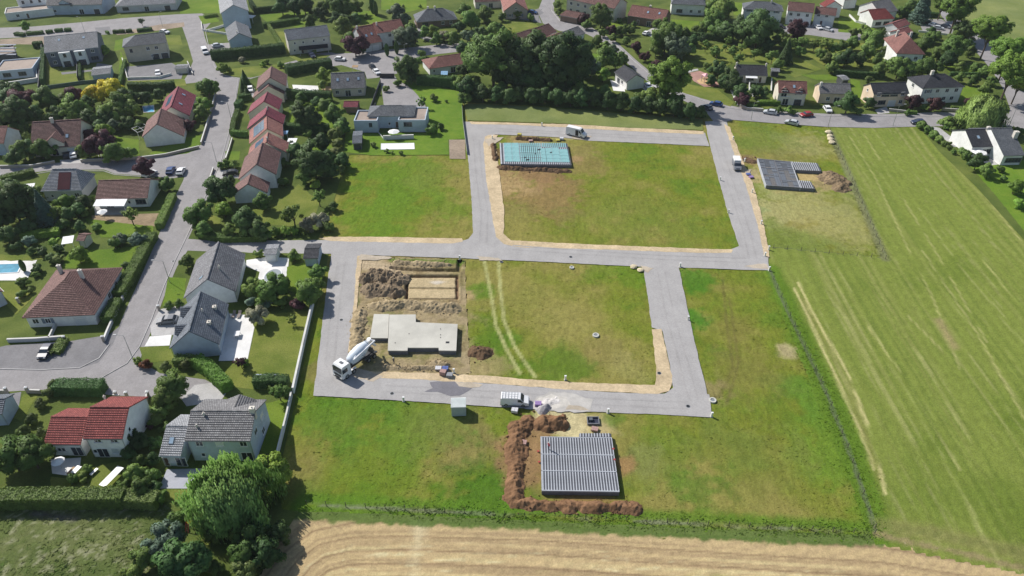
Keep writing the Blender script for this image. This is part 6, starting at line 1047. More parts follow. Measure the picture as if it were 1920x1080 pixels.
for x, y in ((839,642),(826,617),(826,628),(826,633),(767,626),(741,643)): p = G(x, y, 1.05); m = MB(); m.lathe([(0,.09),(.1,.09)], 8) if x != 839 else m.box(-.35, -.25, 0, .35, .25, .05); obj("pipe_stub", m, black, r_, (p.x-r_.location.x, p.y-r_.location.y, 1.053))
# ---- heaps of dug earth ----
EARTH = dict(brown=(.2,.115,.064), grey=(.22,.17,.115), tan=(.34,.27,.165), dark=(.14,.09,.055), gravel=(.38,.36,.36), sandw=(.6,.57,.54), olive=(.21,.155,.095))
HEAPS = []
def heap(pts, wd, h, k, label, seed, rough=.55, step=.16):
    if k not in ('gravel', 'sandw'): HEAPS.append((PX(*pts), wd, k))
    P = PX(*pts) if len(pts) > 1 else PX(pts[0], (pts[0][0]+3, pts[0][1])); xs = [p[0] for p in P]; ys = [p[1] for p in P]; cx = sum(xs)/len(xs); cy = sum(ys)/len(ys)
    x = np.arange(min(xs)-wd*1.5, max(xs)+wd*1.5, step); y = np.arange(min(ys)-wd*1.5, max(ys)+wd*1.5, step); X, Y = np.meshgrid(x, y); d, a = dist_line(X, Y, P)
    n = fbm(X, Y, 1.5, 5, seed); rg = 1-np.abs(2*fbm(X, Y, .9, 4, seed+1)-1); f = fbm(X, Y, .35, 3, seed+2)
    wv = .72+.56*vnoise(a/1.6, d*0, seed)
    Z = h*np.clip(1-(d/(wd*wv))**1.4+(n-.5)*1.2, -1, 1.3)*(1-rough+rough*rg*1.5)+(f-.5)*.22; Z = np.where(d > wd*1.35, -1, Z)-.1; K = Z > -.12; kf = K[:-1,:-1] | K[1:,:-1] | K[:-1,1:] | K[1:,1:]; kf &= (d[:-1,:-1] < wd*1.4)
    Z = np.maximum(Z, -.3); idx = np.arange(X.size).reshape(X.shape); F = np.stack([idx[:-1,:-1], idx[:-1,1:], idx[1:,1:], idx[1:,:-1]], -1)[kf]; used = np.unique(F); rm = np.zeros(X.size, int); rm[used] = np.arange(len(used)); F = rm[F]
    X, Y, Z = X.ravel()[used], Y.ravel()[used], Z.ravel()[used]; me = mesh_np("earth_heap", np.stack([X-cx, Y-cy, Z], 1), F); b = np.array(EARTH[k]); C = b[None, :]*(.6+.8*fbm(X, Y, .8, 4, seed+5))[:, None]; C = lerp(C, b*1.5, sm(fbm(X, Y, 2.5, 3, seed+6), .55, .75)*.5)
    at = me.color_attributes.new("Col", 'FLOAT_COLOR', 'POINT'); at.data.foreach_set("color", np.concatenate([C, np.ones((len(X), 1))], 1).astype(np.float32).ravel()); me.shade_smooth(); o = obj("earth_heap", me, dirt_m, None, (cx, cy, 0)); tag(o, label, "earth heap"); return o
heap([(970,800),(968,850),(967,900),(966,935)], 1.75, .85, 'brown', "long wall of reddish-brown earth beside the striped beam floor", 11)
heap([(988,792),(976,803)], 2.0, 1.0, 'brown', "rounded reddish-brown heap heading the long earth wall near the van", 15)
heap([(1024,795),(1042,792)], 2.2, 1.5, 'brown', "high round brown heap facing the spilled cement on the road", 12, .3)
heap([(970,945),(1050,949),(1120,950),(1190,953)], 1.2, .75, 'brown', "low brown earth bank in front of the striped beam floor", 13)
heap([(690,522),(712,516),(740,522)], 2.6, 1.3, 'grey', "dark clodded heap beside the open foundation trenches, further row", 21, .8); heap([(692,545),(715,542),(742,548)], 2.3, 1.1, 'grey', "grey clodded heap beside the foundation trenches, nearer the slab", 22, .8)
heap([(700,573),(760,571),(800,574),(850,578)], 1.8, .8, 'tan', "long tan spoil bank between the trenches and the pale slab", 23, .6); heap([(742,492),(790,494),(842,497)], 1.1, .6, 'tan', "narrow grassy spoil bank along the road above the trenches", 24, .5)
heap([(676,585),(670,610),(668,645)], 1.6, .7, 'tan', "spoil bank between the new road and the pale slab's end", 25, .6); heap([(722,688),(760,690),(815,688)], .9, .45, 'tan', "low rubble ridge in front of the pale slab", 26, .7); heap([(815,680),(835,684)], 1.0, .6, 'tan', "small clod heap behind the pallets", 27, .7)
heap([(892,660),(905,661)], 2.2, .9, 'dark', "isolated dark brown heap on the grass by the wheel tracks", 28, .8); heap([(936,314),(990,318),(1065,321)], 1.1, .6, 'dark', "dark earth bank in front of the turquoise floor", 31, .7); heap([(925,272),(929,300)], .9, .6, 'dark', "dark earth bank on the road side of the turquoise floor", 32, .7); heap([(970,260),(1030,263)], .9, .7, 'dark', "dark earth ridge behind the turquoise floor", 33, .7)
heap([(1556,332),(1572,342),(1578,352)], 3.0, .9, 'olive', "broad trampled heap beyond the U-shaped slatted floor", 34, .6); heap([(1398,297),(1412,303)], 1.6, .5, 'dark', "small dark heap behind the slatted floor's white end wall", 35, .7); heap([(1016,767),(1025,764)], 1.3, .9, 'gravel', "grey gravel pile on the road beside the spilled cement", 36, .1); heap([(1025,755),(1045,752)], 1.4, .35, 'sandw', "flat pale cement pile spilled across the road", 37, .1)
def clods():
    r = np.random.default_rng(5); V = []; F = []; C = []; oc = np.array([(1,0,0),(-1,0,0),(0,1,0),(0,-1,0),(0,0,1),(0,0,-1)], float); of = np.array([(0,2,4),(2,1,4),(1,3,4),(3,0,4),(2,0,5),(1,2,5),(3,1,5),(0,3,5)]); n = 0
    for P, wd, k in HEAPS:
        P = np.array(P); b = np.array(EARTH[k]); L = np.hypot(*(P[1:]-P[:-1]).T); m = int(60+L.sum()*14)
        for _ in range(m):
            i = r.choice(len(L), p=L/L.sum()); q = P[i]+(P[i+1]-P[i])*r.random(); a = r.uniform(0, 6.28); d = wd*r.uniform(.5, 2.0)*r.random()**.4; s_ = r.uniform(.04, .16)*(1 if r.random() < .85 else 1.8)
            V.append(oc*s_*r.uniform(.6, 1.3, (6, 3))+np.array([q[0]+math.cos(a)*d, q[1]+math.sin(a)*d, .02 if d > wd else .3*r.random()])); F.append(of+n); n += 6; C.append(np.tile(np.append(b*r.uniform(.7, 1.5), 1), (6, 1)))
    me = mesh_np("soil_clods", np.concatenate(V), np.concatenate(F)); at = me.color_attributes.new("Col", 'FLOAT_COLOR', 'POINT'); at.data.foreach_set("color", np.concatenate(C).astype(np.float32).ravel()); tag(obj("soil_clods", me, dirt_m), "loose clods of earth scattered round the heaps", "earth", kind='stuff')
clods()
# ---- small things of the plots ----
def stakes():
    k = 0
    for x, y, wh in ((862,486,"by the open trenches"),(1060,712,"on the sand verge facing the van"),(1275,500,"at the inner fork of the new road"),(1442,507,"at the end of the middle road"),(1290,600,"along the outer road, half way down"),(1140,774,"beside the striped beam floor's drive"),(1334,781,"at the outer road corner"),(757,752,"on the verge across from the mixer truck"),(851,699,"beside the brick pallets"),(1396,303,"next to the grey van"),(1410,361,"below the grey van on the east verge"),(1441,468,"near the east road bend"),(1374,262,"near the village end of the east road"),(1350,338,"on the inner side of the east road"),(1366,399,"further down the inner side of the east road"),(1427,420,"on the sandy east verge above the bend"),(1016,236,"on the grass behind the turquoise floor"),(923,260,"at the corner of the turquoise floor"),(1434,480,"at the sandy bend of the east road")):
        p = G(x, y); rt = empty("utility_bollard", (p.x, p.y, 0), random.uniform(-.3, .3), "white utility bollard "+wh, "bollard", "white utility bollards along the new roads")
        m = MB(); m.box(-.16, -.12, -.1, .16, .12, 1.0); obj("cabinet", m, paint("bollard_white", (.78,.77,.68), .5), rt); m = MB(); m.box(-.2, -.16, 1.0, .2, .16, 1.07); obj("cap", m, frame_w, rt); m = MB(); m.box(-.24, -.2, -.1, .24, .2, .06); obj("base", m, concrete, rt)
stakes()
for x, y, lb in ((1117,629,"white concrete manhole ring in the middle of the dry meadow"),(1336,751,"white concrete manhole ring beside the outer road corner"),(1072,502,"small manhole ring on the verge of the middle road")):
    p = G(x, y); rt = empty("manhole", (p.x, p.y, 0), 0, lb, "manhole"); m = MB(); n = 20; ro = .68 if x != 1072 else .55
    for k in range(n):
        a, b = 2*math.pi*k/n, 2*math.pi*(k+1)/n; ri = ro*.6; c = lambda r, t, z: (math.cos(t)*r, math.sin(t)*r, z)
        m.face([c(ri,a,.22), c(ro,a,.22), c(ro,b,.22), c(ri,b,.22)]); m.face([c(ro,a,-.1), c(ro,b,-.1), c(ro,b,.22), c(ro,a,.22)]); m.face([c(ri,b,-.1), c(ri,a,-.1), c(ri,a,.22), c(ri,b,.22)])
    obj("ring", m, concrete, rt); m = MB(); m.lathe([(.05, ro*.58), (.12, ro*.58)], 16); obj("cover", m, steel, rt)
def stone(x, y, r, lb, mt, grp=None, sq=.55):
    p = G(x, y); bm = bmesh.new(); bmesh.ops.create_icosphere(bm, subdivisions=2, radius=r)
    for v in bm.verts: k = .8+.4*float(vnoise(v.co.x*2+x, v.co.y*2+v.co.z*3, 3)); v.co = Vector((v.co.x*k*1.15, v.co.y*k, v.co.z*k*sq+r*sq*.5))
    me = bpy.data.meshes.new("boulder"); bm.to_mesh(me); bm.free(); tag(obj("boulder", me, mt, None, (p.x, p.y, 0), x), lb, "boulder", grp)
bst = mat("boulder_cream", (.58,.5,.34), .15, 2, .9)
for x, y, l in ((1553,249,"first cream boulder at the lane end of the boundary row"),(1556,256,"second cream boulder counted from the lane"),(1557,262,"third cream boulder counted from the lane"),(1559,268,"last cream boulder, towards the slatted floor")): stone(x, y, .95, l, bst, "boulders closing the field boundary")
stone(1188,501,.8,"cream boulder at the fork of the new road, larger one",bst,None,.4); stone(1201,507,.75,"cream boulder at the fork, closer to the down-running road",bst,None,.4)
def pallet(x, y, lb, colr, n=(4,3,3), tarp=None):
    p = G(x, y); rt = empty("pallet_stack", (p.x, p.y, 0), random.uniform(-.3,.3), lb, "pallet"); m = MB()
    for k in range(5): m.box(-.6+k*.26, -.5, .1, -.44+k*.26, .5, .14)
    for k in (-.45, 0, .38): m.box(-.6, k, 0, .62, k+.09, .1)
    obj("pallet", m, wood, rt); bmm = mat("bricks_"+colr, dict(rose=(.42,.27,.24), grey=(.3,.31,.33), blue=(.1,.14,.35), violet=(.3,.2,.42), yellow=(.5,.45,.1), white=(.62,.62,.64))[colr], .15, 3, .85); sx = 1.2/n[0]; sy_ = 1.0/n[1]; q = MB(); q.box(-sx*.47, -sy_*.47, 0, sx*.47, sy_*.47, .27); bme = q.mesh("block"); bme.materials.append(bmm)
    for i in range(n[0]):
        for j in range(n[1]):
            for k in range(n[2]): obj("block", bme, None, rt, (-.6+sx*(i+.5), -.5+sy_*(j+.5), .145+k*.28))
pallet(831,702,"pallet of rose-coloured blocks on the sand verge, right by the wet stain",'rose'); bpy.data.objects["pallet_stack"]["label"] = "pallet of rose-coloured blocks on the sand verge by the wet stain"; pallet(843,706,"pallet of grey blocks beside the rose-coloured ones",'grey',(4,3,2)); pallet(822,692,"half-used pallet of pale blocks behind the rose-coloured ones",'white',(3,3,1)); pallet(1009,760,"violet-wrapped sacks on the road edge near the white van",'violet',(3,2,2)); pallet(965,772,"white sacks at the head of the brown heap near the van",'white',(2,2,2)); pallet(1115,806,"pale blocks left at the top edge of the striped floor",'rose',(3,2,1))
pallet(974,256,"yellow bundle behind the turquoise floor, road side",'yellow',(2,2,3)); pallet(1030,262,"yellow sacks behind the turquoise floor near the van",'yellow',(3,2,1)); pallet(1046,264,"grey and yellow bundle closest to the tall white van",'yellow',(2,2,1)); pallet(1053,262,"white bundle at the tail of the tall white van",'white',(2,2,2)); pallet(995,265,"rose blocks lying behind the turquoise floor",'rose',(3,2,1)); pallet(1408,333,"violet sacks below the slatted floor's white wall",'violet',(3,2,1)); pallet(1403,328,"dark blue bundle near the grey van",'blue',(2,2,1)); pallet(981,831,"rose pallet standing on the brown earth wall",'rose',(3,3,1)); pallet(835,694,"dark blue bundle behind the block pallets",'blue',(2,2,2))
for x, y, lb in ((1009,840,"red tarpaulin scrap on the earth wall side of the striped floor"),(1011,860,"second red scrap lower on the earth wall side"),(1150,842,"red plastic piece near the upper outer corner of the striped floor"),(1152,862,"red and white plastic piece half way down the striped floor")):
    p = G(x, y, .9); m = MB(); m.box(-.2, -.12, 0, .2, .15, .05).box(-.1, -.25, .05, .05, .05, .15); tag(obj("plastic_scrap", m, red_p, None, (p.x, p.y, .98 if x > 1100 else .1), .5), lb, "plastic scrap")
# open service pit by the striped floor drive
p = G(1112, 790); rt = empty("service_pit", (p.x, p.y, 0), 0, "dark square service chamber beside the drive to the striped floor", "pit"); m = MB()
for b in ((-1.1,-.9,1.1,-.75),(-1.1,.75,1.1,.9),(-1.1,-.75,-.95,.75),(.95,-.75,1.1,.75)): m.box(b[0], b[1], -.1, b[2], b[3], .35)
obj("rim", m, block, rt); m = MB(); m.box(-.94, -.74, -.1, .94, .74, .05); obj("floor", m, mat("pit_dark", (.03,.035,.06), .3, 2), rt); m = MB(); m.box(-.7, -.1, .06, -.1, .5, .5); obj("crate", m, frame_g, rt)
# ---- workman ----
def person(x, y, z0, ang, lb, jacket, pose='stand'):
    p = G(x, y, z0); rt = empty("person", (p.x, p.y, z0), ang, lb, "person"); me = bpy.data.meshes.new("body"); J = [(0,0,.95,.14),(0,0,1.2,.15),(0,0,1.42,.12),(0,0,1.52,.06),(0,.02,1.62,.1),(0,.02,1.74,.08),(-.2,0,1.42,.06),(-.3,.03,1.15,.05),(-.28,.2,.98,.04),(.2,0,1.42,.06),(.32,.05,1.17,.05),(.3,.26,1.05,.04),(-.1,0,.9,.1),(-.13,.05,.5,.075),(-.13,0,.08,.055),(-.13,.14,.04,.045),(.1,0,.9,.1),(.14,.1,.5,.075),(.15,-.03,.08,.055),(.15,.12,.04,.045)]
    E = [(0,1),(1,2),(2,3),(3,4),(4,5),(2,6),(6,7),(7,8),(2,9),(9,10),(10,11),(0,12),(12,13),(13,14),(14,15),(0,16),(16,17),(17,18),(18,19)]; me.from_pydata([j[:3] for j in J], E, []); o = bpy.data.objects.new("tmp", me); col.objects.link(o); md = o.modifiers.new("s", 'SKIN'); sv = me.skin_vertices[0].data
    for i, j in enumerate(J): sv[i].radius = (j[3], j[3]*.8)
    sv[0].use_root = True; o.modifiers.new("u", 'SUBSURF').levels = 1; dg = bpy.context.evaluated_depsgraph_get(); m2 = bpy.data.meshes.new_from_object(o.evaluated_get(dg)); bpy.data.objects.remove(o); m2.name = "body"; m2.materials.clear()
    for mm in (paint("jacket_"+jacket, dict(red=(.42,.05,.08), dark=(.05,.05,.06))[jacket], .8), paint("trousers", (.05,.055,.09), .9), paint("skin", (.5,.3,.22), .6)): m2.materials.append(mm)
    for f in m2.polygons: z = f.center.z; f.material_index = 0 if .93 < z < 1.5 else (1 if z <= .93 else 2)
    obj("body", m2, None, rt); m = MB(); m.lathe([(1.68,.12),(1.74,.12),(1.8,.09),(1.83,.03)], 12, Matrix.Translation((0,.02,0))); obj("helmet", m, paint("helmet", (.6,.6,.55) if jacket == 'red' else (.5,.35,.05), .4), rt)
person(1029,842,.97,2.2,"workman in a red jacket standing on the striped beam floor",'red'); person(739,683,0,.5,"workman in dark clothes standing in front of the pale slab",'dark')
# ================= WALLS AND FENCES =================
def wall(pts, th, h, mt, label, cat='wall', name='garden_wall', cop=True, grp=None):
    P = [Vector(G2(p)) for p in pts]; c0 = sum(P, Vector((0,0)))/len(P); m = MB(); q = strip([tuple(p-c0) for p in P], th, True); n = len(P)
    def run(q, z0, z1):
        for i in range(n-1):
            a, b, c, d = q[i], q[i+1], q[2*n-2-i], q[2*n-1-i]; m.face([(*d,z1),(*c,z1),(*b,z1),(*a,z1)]); m.face([(*a,z1),(*b,z1),(*b,z0),(*a,z0)]); m.face([(*d,z0),(*c,z0),(*c,z1),(*d,z1)])
        for i, j in ((0,2*n-1),(n-1,n)): m.face([(*q[i],z0),(*q[j],z0),(*q[j],z1),(*q[i],z1)])
    run(q, -.3, h); rt = empty(name, (c0.x, c0.y, 0), 0, label, cat, grp); obj("masonry", m, mt, rt); m = MB()
    if cop: q = strip([tuple(p-c0) for p in P], th+.1, True); run(q, h+.002, h+.07); obj("coping", m, mat("coping_pale", (.6,.59,.56), .08, 1), rt)
    return rt
ww = wallm('white'); wg = wallm('grey'); st_ = wallm('stone')
wall([(588,572),(570,650),(551,738)], .28, 1.5, ww, "long white boundary wall between the lawn and the new estate road"); wall([(548,742),(540,780),(519,865)], .2, 1.2, wg, "grey boundary wall with a pale coping beside the cloudy grey-roofed house")
wall([(292,450),(262,504),(227,570)], .25, .9, wg, "low pale wall at the foot of the long clipped street hedge"); wall([(225,576),(203,625),(197,640)], .25, .9, wg, "short pale wall piece ending at the asphalt forecourt"); wall([(16,642),(70,640),(122,636)], .3, .9, wg, "low pale wall between the pyramid roof house and the forecourt"); wall([(93,640),(106,612)], .2, .9, wg, "short wall beside the white garage door drive")
wall([(0,315),(60,314),(104,306)], .25, .8, st_, "stone wall along the street under the round shrubs"); wall([(152,304),(200,302),(270,298),(310,293),(374,278)], .25, .8, st_, "long pale wall bending round the gabled corner house"); wall([(405,178),(398,205),(388,240),(378,272)], .25, 1.0, st_, "garden wall along the street beside the crimson-roofed house")
wall([(378,44),(380,58),(430,66)], .2, .8, ww, "white garden wall curving round the tall white gabled house"); wall([(388,60),(428,48)], .2, .9, ww, "white panelled fence inside the bend of the top street"); wall([(240,149),(300,147),(322,141)], .25, .8, ww, "low white wall closing the three-garage forecourt"); wall([(-40,170),(0,164),(72,153)], .5, 1.4, ww, "thick white wall below the roof terrace villa"); wall([(72,153),(70,135)], .3, 1.4, ww, "short white return of the thick terrace wall")
wall([(74,170),(80,90)], .15, 1.6, paint("dark_fence", (.06,.065,.08), .6), "dark fence panel line between the solar house and the twin house", 'fence', 'panel_fence', False); wall([(80,168),(150,158),(215,152)], .12, 1.2, paint("green_fence", (.1,.16,.13), .6), "green boundary fence below the twin house lawn", 'fence', 'panel_fence', False); wall([(147,152),(147,125)], .12, 1.8, paint("dark_fence", (.06,.065,.08), .6), "tall dark screen between the two twin house terraces", 'fence', 'panel_fence', False)
wall([(712,146),(740,146)], .2, 1.6, paint("dark_gate", (.04,.04,.05), .5), "dark sliding gate at the head of the modern villa's drive", 'gate', 'sliding_gate', False); wall([(695,232),(720,262),(724,264)], .1, .5, wg, "low grey edge beside the villa terrace", cop=False); wall([(705,200),(692,215),(714,155)], .12, 1.4, paint("dark_fence", (.06,.065,.08), .6), "dark wedge of fence between the skylight house and the villa drive", 'fence', 'panel_fence', False)
wall([(719,262),(776,260)], .4, 1.3, wg, "grey terrace wall between the villa and its covered pool"); wall([(352,118),(362,141)], .2, .7, st_, "short wall behind the corner cabin"); wall([(230,112),(240,150)], .2, .8, ww, "white side wall of the three-garage forecourt"); wall([(1370,170),(1383,198)], .3, .8, ww, "pale wall running down from the playground to the lane"); wall([(1385,200),(1400,207),(1430,209)], .25, 1.0, st_, "stone retaining wall under the two-dormer house")
wall([(1405,152),(1404,168),(1412,182)], .2, 1.0, ww, "white garden wall below the charcoal orchard house"); wall([(1446,152),(1445,176)], .2, 1.2, ww, "white wall beside the two-dormer house"); wall([(1765,208),(1798,210)], .2, 1.0, st_, "low wall with hedge in front of the charcoal villa"); wall([(1666,208),(1700,212)], .2, .8, st_, "low wall in front of the cream-gabled charcoal house"); wall([(1592,30),(1604,42),(1620,46),(1642,47)], .2, .8, ww, "curved white wall round the sunroom terrace"); wall([(1722,60),(1784,67)], .25, .7, ww, "long low white wall closing the car yard")
wall([(392,345),(401,318)], .2, .8, st_, "kerbside garden wall near the tall brown row house"); wall([(424,300),(430,282),(436,262)], .2, .7, st_, "kerbside wall beside the small box-hedged lawn"); wall([(278,745),(277,756)], .2, 1.2, st_, "short gate wall beside the trees at the branch lane"); wall([(214,746),(226,747)], .2, .9, st_, "gate pier wall by the red-roofed house"); wall([(-20,738),(14,738)], .2, .9, st_, "pale wall left of the corner drive".replace('left of', 'before')); wall([(56,737),(78,738)], .2, .9, st_, "pale wall between the corner drive and the olive hedge")
wall([(876,290),(868,230),(866,196)], .08, 1.0, mat("wire_mesh_grey", (.3,.31,.27), .2, 2), "thin mesh fence between the villa garden and the new road", 'fence', 'mesh_fence', False)
# wire fences with posts along the estate boundary
def wirefence(T, label, gap=3.2, h=1.1):
    P = [Vector(p) for p in T]; c0 = P[0]; rt = empty("wire_fence", (c0.x, c0.y, 0), 0, label, "fence"); L = [(P[i+1]-P[i]).length for i in range(len(P)-1)]; tot = sum(L); n = int(tot/gap); q = MB(); q.box(-.04, -.04, -.2, .04, .04, h); pm = q.mesh("post"); pm.materials.append(mat("post_wood", (.1,.085,.07), .2, 3)); pts = []
    for k in range(n+1):
        s = tot*k/n; i = 0
        while i < len(L)-1 and s > L[i]: s -= L[i]; i += 1
        pts.append(P[i].lerp(P[i+1], min(1, s/L[i]))-c0)
    for p in pts: obj("post", pm, None, rt, (p.x, p.y, 0))
    w_ = MB()
    for a, b in zip(pts[:-1], pts[1:]):
        for z in (.3, .65, 1.0): w_.bar((a.x, a.y, z), (b.x, b.y, z), .005, 3)
    obj("wire", w_, frame_g, rt)
wirefence(LINE_S, "wire fence with thin posts between meadow and stubble field"); wirefence(LINE_E, "wire fence with dark base strip between meadow and mown field"); wirefence(LINE_N, "wire fence from the boulders down the field edge"); wirefence(LINE_P, "short wire fence closing the east plot")
# piers
for x, y, lb in ((195,640,"pale gate pier at the forecourt mouth"),(123,640,"pale gate pier by the shrub strip"),(225,574,"pale pier at the gap of the street hedge"),(292,448,"pale pier at the far end of the street hedge wall"),(279,744,"round-topped gate pier beside the branch lane trees"),(219,744,"gate pier behind the red roof"),(239,745,"second gate pier behind the red roof"),(14,737,"gate pier at the corner drive"),(53,736,"second gate pier at the corner drive"),(299,582,"white gate pier in front of the dark grey hatchback"),(36,568,"white pier at the pool garden house")):
    p = G(x, y); rt = empty("gate_pier", (p.x, p.y, 0), .2, lb, "gate pier"); m = MB(); m.box(-.22, -.22, -.1, .22, .22, 1.35); obj("shaft", m, st_, rt); m = MB(); m.box(-.28, -.28, 1.35, .28, .28, 1.42).face([(-.28,-.28,1.42),(.28,-.28,1.42),(0,0,1.58)]).face([(.28,-.28,1.42),(.28,.28,1.42),(0,0,1.58)]).face([(.28,.28,1.42),(-.28,.28,1.42),(0,0,1.58)]).face([(-.28,.28,1.42),(-.28,-.28,1.42),(0,0,1.58)]); obj("cap", m, frame_w, rt)
# street lamps
for x, y, h, ax, lb in ((319,530,6,-2.1,"street lamp beside the grey striped-roof house"),(434,225,6,-1.6,"street lamp opposite the crimson-roofed house"),(406,303,6,-1.6,"street lamp opposite the corner parking bay"),(249,672,6,-1.5,"street lamp at the inside of the street bend"),(760,113,6,1,"street lamp in front of the long-balcony house"),(159,60,6,-1,"street lamp behind the twin house"),(305,50,6,1,"street lamp on the gravel strip of the top street"),(1408,225,6,1,"street lamp at the grassy plot corner, lane side"),(1552,239,7,1.6,"street lamp at the boulder row"),(1674,236,7,1.6,"street lamp at the head of the mown field"),(1010,46,6,1,"street lamp at the lane fork"),(1891,238,7,.8,"plain post at the avenue corner")):
    p = G(x, y); rt = empty("street_lamp", (p.x, p.y, 0), 0, lb, "street lamp", "street lamps"); m = MB(); m.bar((0,0,-.1), (0,0,h), .08, 6, .05).bar((0,0,h), (ax,-.2,h+.35), .04, 5); obj("pole", m, steel, rt); m = MB(); m.box(ax-.3, -.32, h+.28, ax+.3, -.08, h+.42); obj("lamp_head", m, paint("lamp_head_grey", (.35,.36,.37), .4), rt)
# ================= GARDENS =================
water = mat("pool_water", (.08,.3,.42), .25, .8, .05, .6, .1); cover = paint("pool_cover_white", (.8,.8,.8), .5)
def pool(px, label, m=water, oval=False, rim=.3):
    P = [Vector(G2(p)) for p in px]; c = sum(P, Vector((0,0)))/len(P); 
    if oval: a = (P[1]-P[0]).length/2; b = (P[3]-P[0]).length/2; c = (P[0]+P[2])/2; P = [c+Vector((math.cos(t*math.pi/10)*a, math.sin(t*math.pi/10)*b)) for t in range(20)]
    P = [Vector(p)-c for p in ccw([tuple(q) for q in P])]; rt = empty("swimming_pool", (c.x, c.y, 0), 0, label, "swimming pool"); k = MB(); n = len(P); O = [p+p.normalized()*rim for p in P]
    for i in range(n): j = (i+1) % n; k.face([(*P[i],.16),(*O[i],.16),(*O[j],.16),(*P[j],.16)]); k.face([(*O[i],-.1),(*O[j],-.1),(*O[j],.16),(*O[i],.16)]); k.face([(*P[j],0),(*P[i],0),(*P[i],.16),(*P[j],.16)])
    obj("coping", k, frame_w, rt); k = MB(); k.face([(*p,.13) for p in P]); obj("water" if m is water else "cover", k, m, rt)
pool([(-20,497),(41,495),(33,511),(-20,514)], "rectangular blue swimming pool with white surround at the picture edge".replace(' at the picture edge', ' behind the pyramid roof house')); pool([(566,170),(588,170),(588,182),(566,182)], "oval blue pool on a sunny terrace behind the dark brown row house", oval=True); pool([(716,270),(775,269),(776,280),(716,281)], "long pool under a plain white cover in front of the modern villa", m=cover); pool([(268,200),(288,198),(289,210),(270,211)], "small bright blue pool beside the crimson-roofed house", m=paint("pool_blue", (.15,.45,.7), .2)); pool([(497,506),(527,505),(527,530),(497,530)], "kidney-like oval pool under a grey cover beside the pool hut", m=mat("grey_cover", (.3,.34,.36), .1, 1), oval=True)
def table(x, y, w_, d_, h, rot, lb, mt=frame_w, cat='table', name='garden_table'):
    p = G(x, y, h); rt = empty(name, (p.x, p.y, .02), rot, lb, cat); m = MB(); m.box(-w_/2, -d_/2, h-.06, w_/2, d_/2, h); obj("tabletop", m, mt, rt)
    for sx in (-1, 1):
        for sy in (-1, 1): m = MB(); m.box(-.04, -.04, -.02, .04, .04, h-.06); obj("leg", m, mt, rt, (sx*(w_/2-.1), sy*(d_/2-.1), 0))
table(444,625,1.1,1.6,.75,.1,"square white garden table on the white terrace"); table(209,893,1.3,4.2,1.1,-.35,"long white-topped table standing on the lawn before the red-roofed house"); table(143,880,.9,1.5,.75,-.3,"small white garden table at the shady terrace edge"); table(497,708,4.2,2.0,.5,0,"low blue-grey trampoline-like frame at the end of the lawn",mat("slate_blue", (.3,.34,.42), .1, 2)); table(133,882,.5,1.6,.4,-.3,"pale bench beside the small garden table",mt=wood,cat='bench',name='garden_bench'); table(176,884,.5,1.5,.4,-.4,"pale bench among the round shrubs",mt=frame_w,cat='bench',name='garden_bench')
for x, lb in ((439,"first sun lounger under the cream-flowered shrub"),(449,"second sun lounger, nearer the cream-flowered shrub")):
    p = G(x, 592); rt = empty("sun_lounger", (p.x, p.y, .02), 0, lb, "sun lounger"); m = MB(); m.box(-.33, -1.0, .28, .33, .35, .34); obj("seat", m, paint("lounger_brown", (.2,.17,.16), .8), rt); m = MB(); m.face([(-.33,.35,.3),(.33,.35,.3),(.33,.95,.75),(-.33,.95,.75)]).face([(-.33,.95,.7),(.33,.95,.7),(.33,.35,.25),(-.33,.35,.25)]); obj("backrest", m, paint("lounger_brown", (.2,.17,.16), .8), rt)
    for sx in (-.28, .28):
        for y in (-.9, .3): m = MB(); m.box(-.03, -.03, 0, .03, .03, .28); obj("leg", m, frame_w, rt, (sx, y, 0))
def parasol(x, y, r, lb, colr=(.78,.78,.76)):
    p = G(x, y, 2.3); rt = empty("parasol", (p.x, p.y, .02), 0, lb, "parasol"); m = MB(); m.bar((0,0,0), (0,0,2.6), .03, 6); obj("pole", m, steel, rt); m = MB(); n = 8
    for k in range(n): a, b = 2*math.pi*k/n, 2*math.pi*(k+1)/n; m.face([(math.cos(a)*r, math.sin(a)*r, 2.15), (math.cos(b)*r, math.sin(b)*r, 2.15), (0,0,2.65)]); m.face([(math.cos(a)*r, math.sin(a)*r, 2.15), (0,0,2.6), (math.cos(b)*r, math.sin(b)*r, 2.15)])
    obj("canopy", m, paint("parasol_cloth%d" % int(colr[0]*100), colr, .9), rt)
parasol(1836,284,2.2,"wide white parasol in the courtyard of the dark-roofed bungalow"); parasol(738,246,1.8,"pale parasol on the modern villa's raised terrace"); parasol(108,864,1.1,"folded white parasol at the red-roofed house terrace"); parasol(191,396,1.3,"white parasol beside the striped awning patio")
# awnings and lean-to roofs
def awning(p1, p2, dep, h0, h1, lb, stripes=False, mt=None, cat='awning', name='awning'):
    a = G(*p1, h1).to_2d(); b = G(*p2, h1).to_2d(); d = (b-a).normalized(); L = (b-a).length; rt = empty(name, (a.x, a.y, 0), math.atan2(d.y, d.x), lb, cat); n = max(2, int(L/.6)) if stripes else 1
    for k in range(n):
        m = MB(); x0, x1 = L*k/n, L*(k+1)/n-(.03 if stripes else 0); m.face([(x0,-dep,h0),(x1,-dep,h0),(x1,0,h1),(x0,0,h1)]).face([(x0,0,h1-.06),(x1,0,h1-.06),(x1,-dep,h0-.06),(x0,-dep,h0-.06)]).face([(x0,-dep,h0-.06),(x1,-dep,h0-.06),(x1,-dep,h0),(x0,-dep,h0)]); obj("panel", m, mt or paint("awning_white", (.8,.8,.79), .7), rt)
    for x in (.08, L-.08): m = MB(); m.box(x-.05, -dep+.05, -.1, x+.05, -dep+.15, h0-.06); obj("post", m, frame_w, rt)
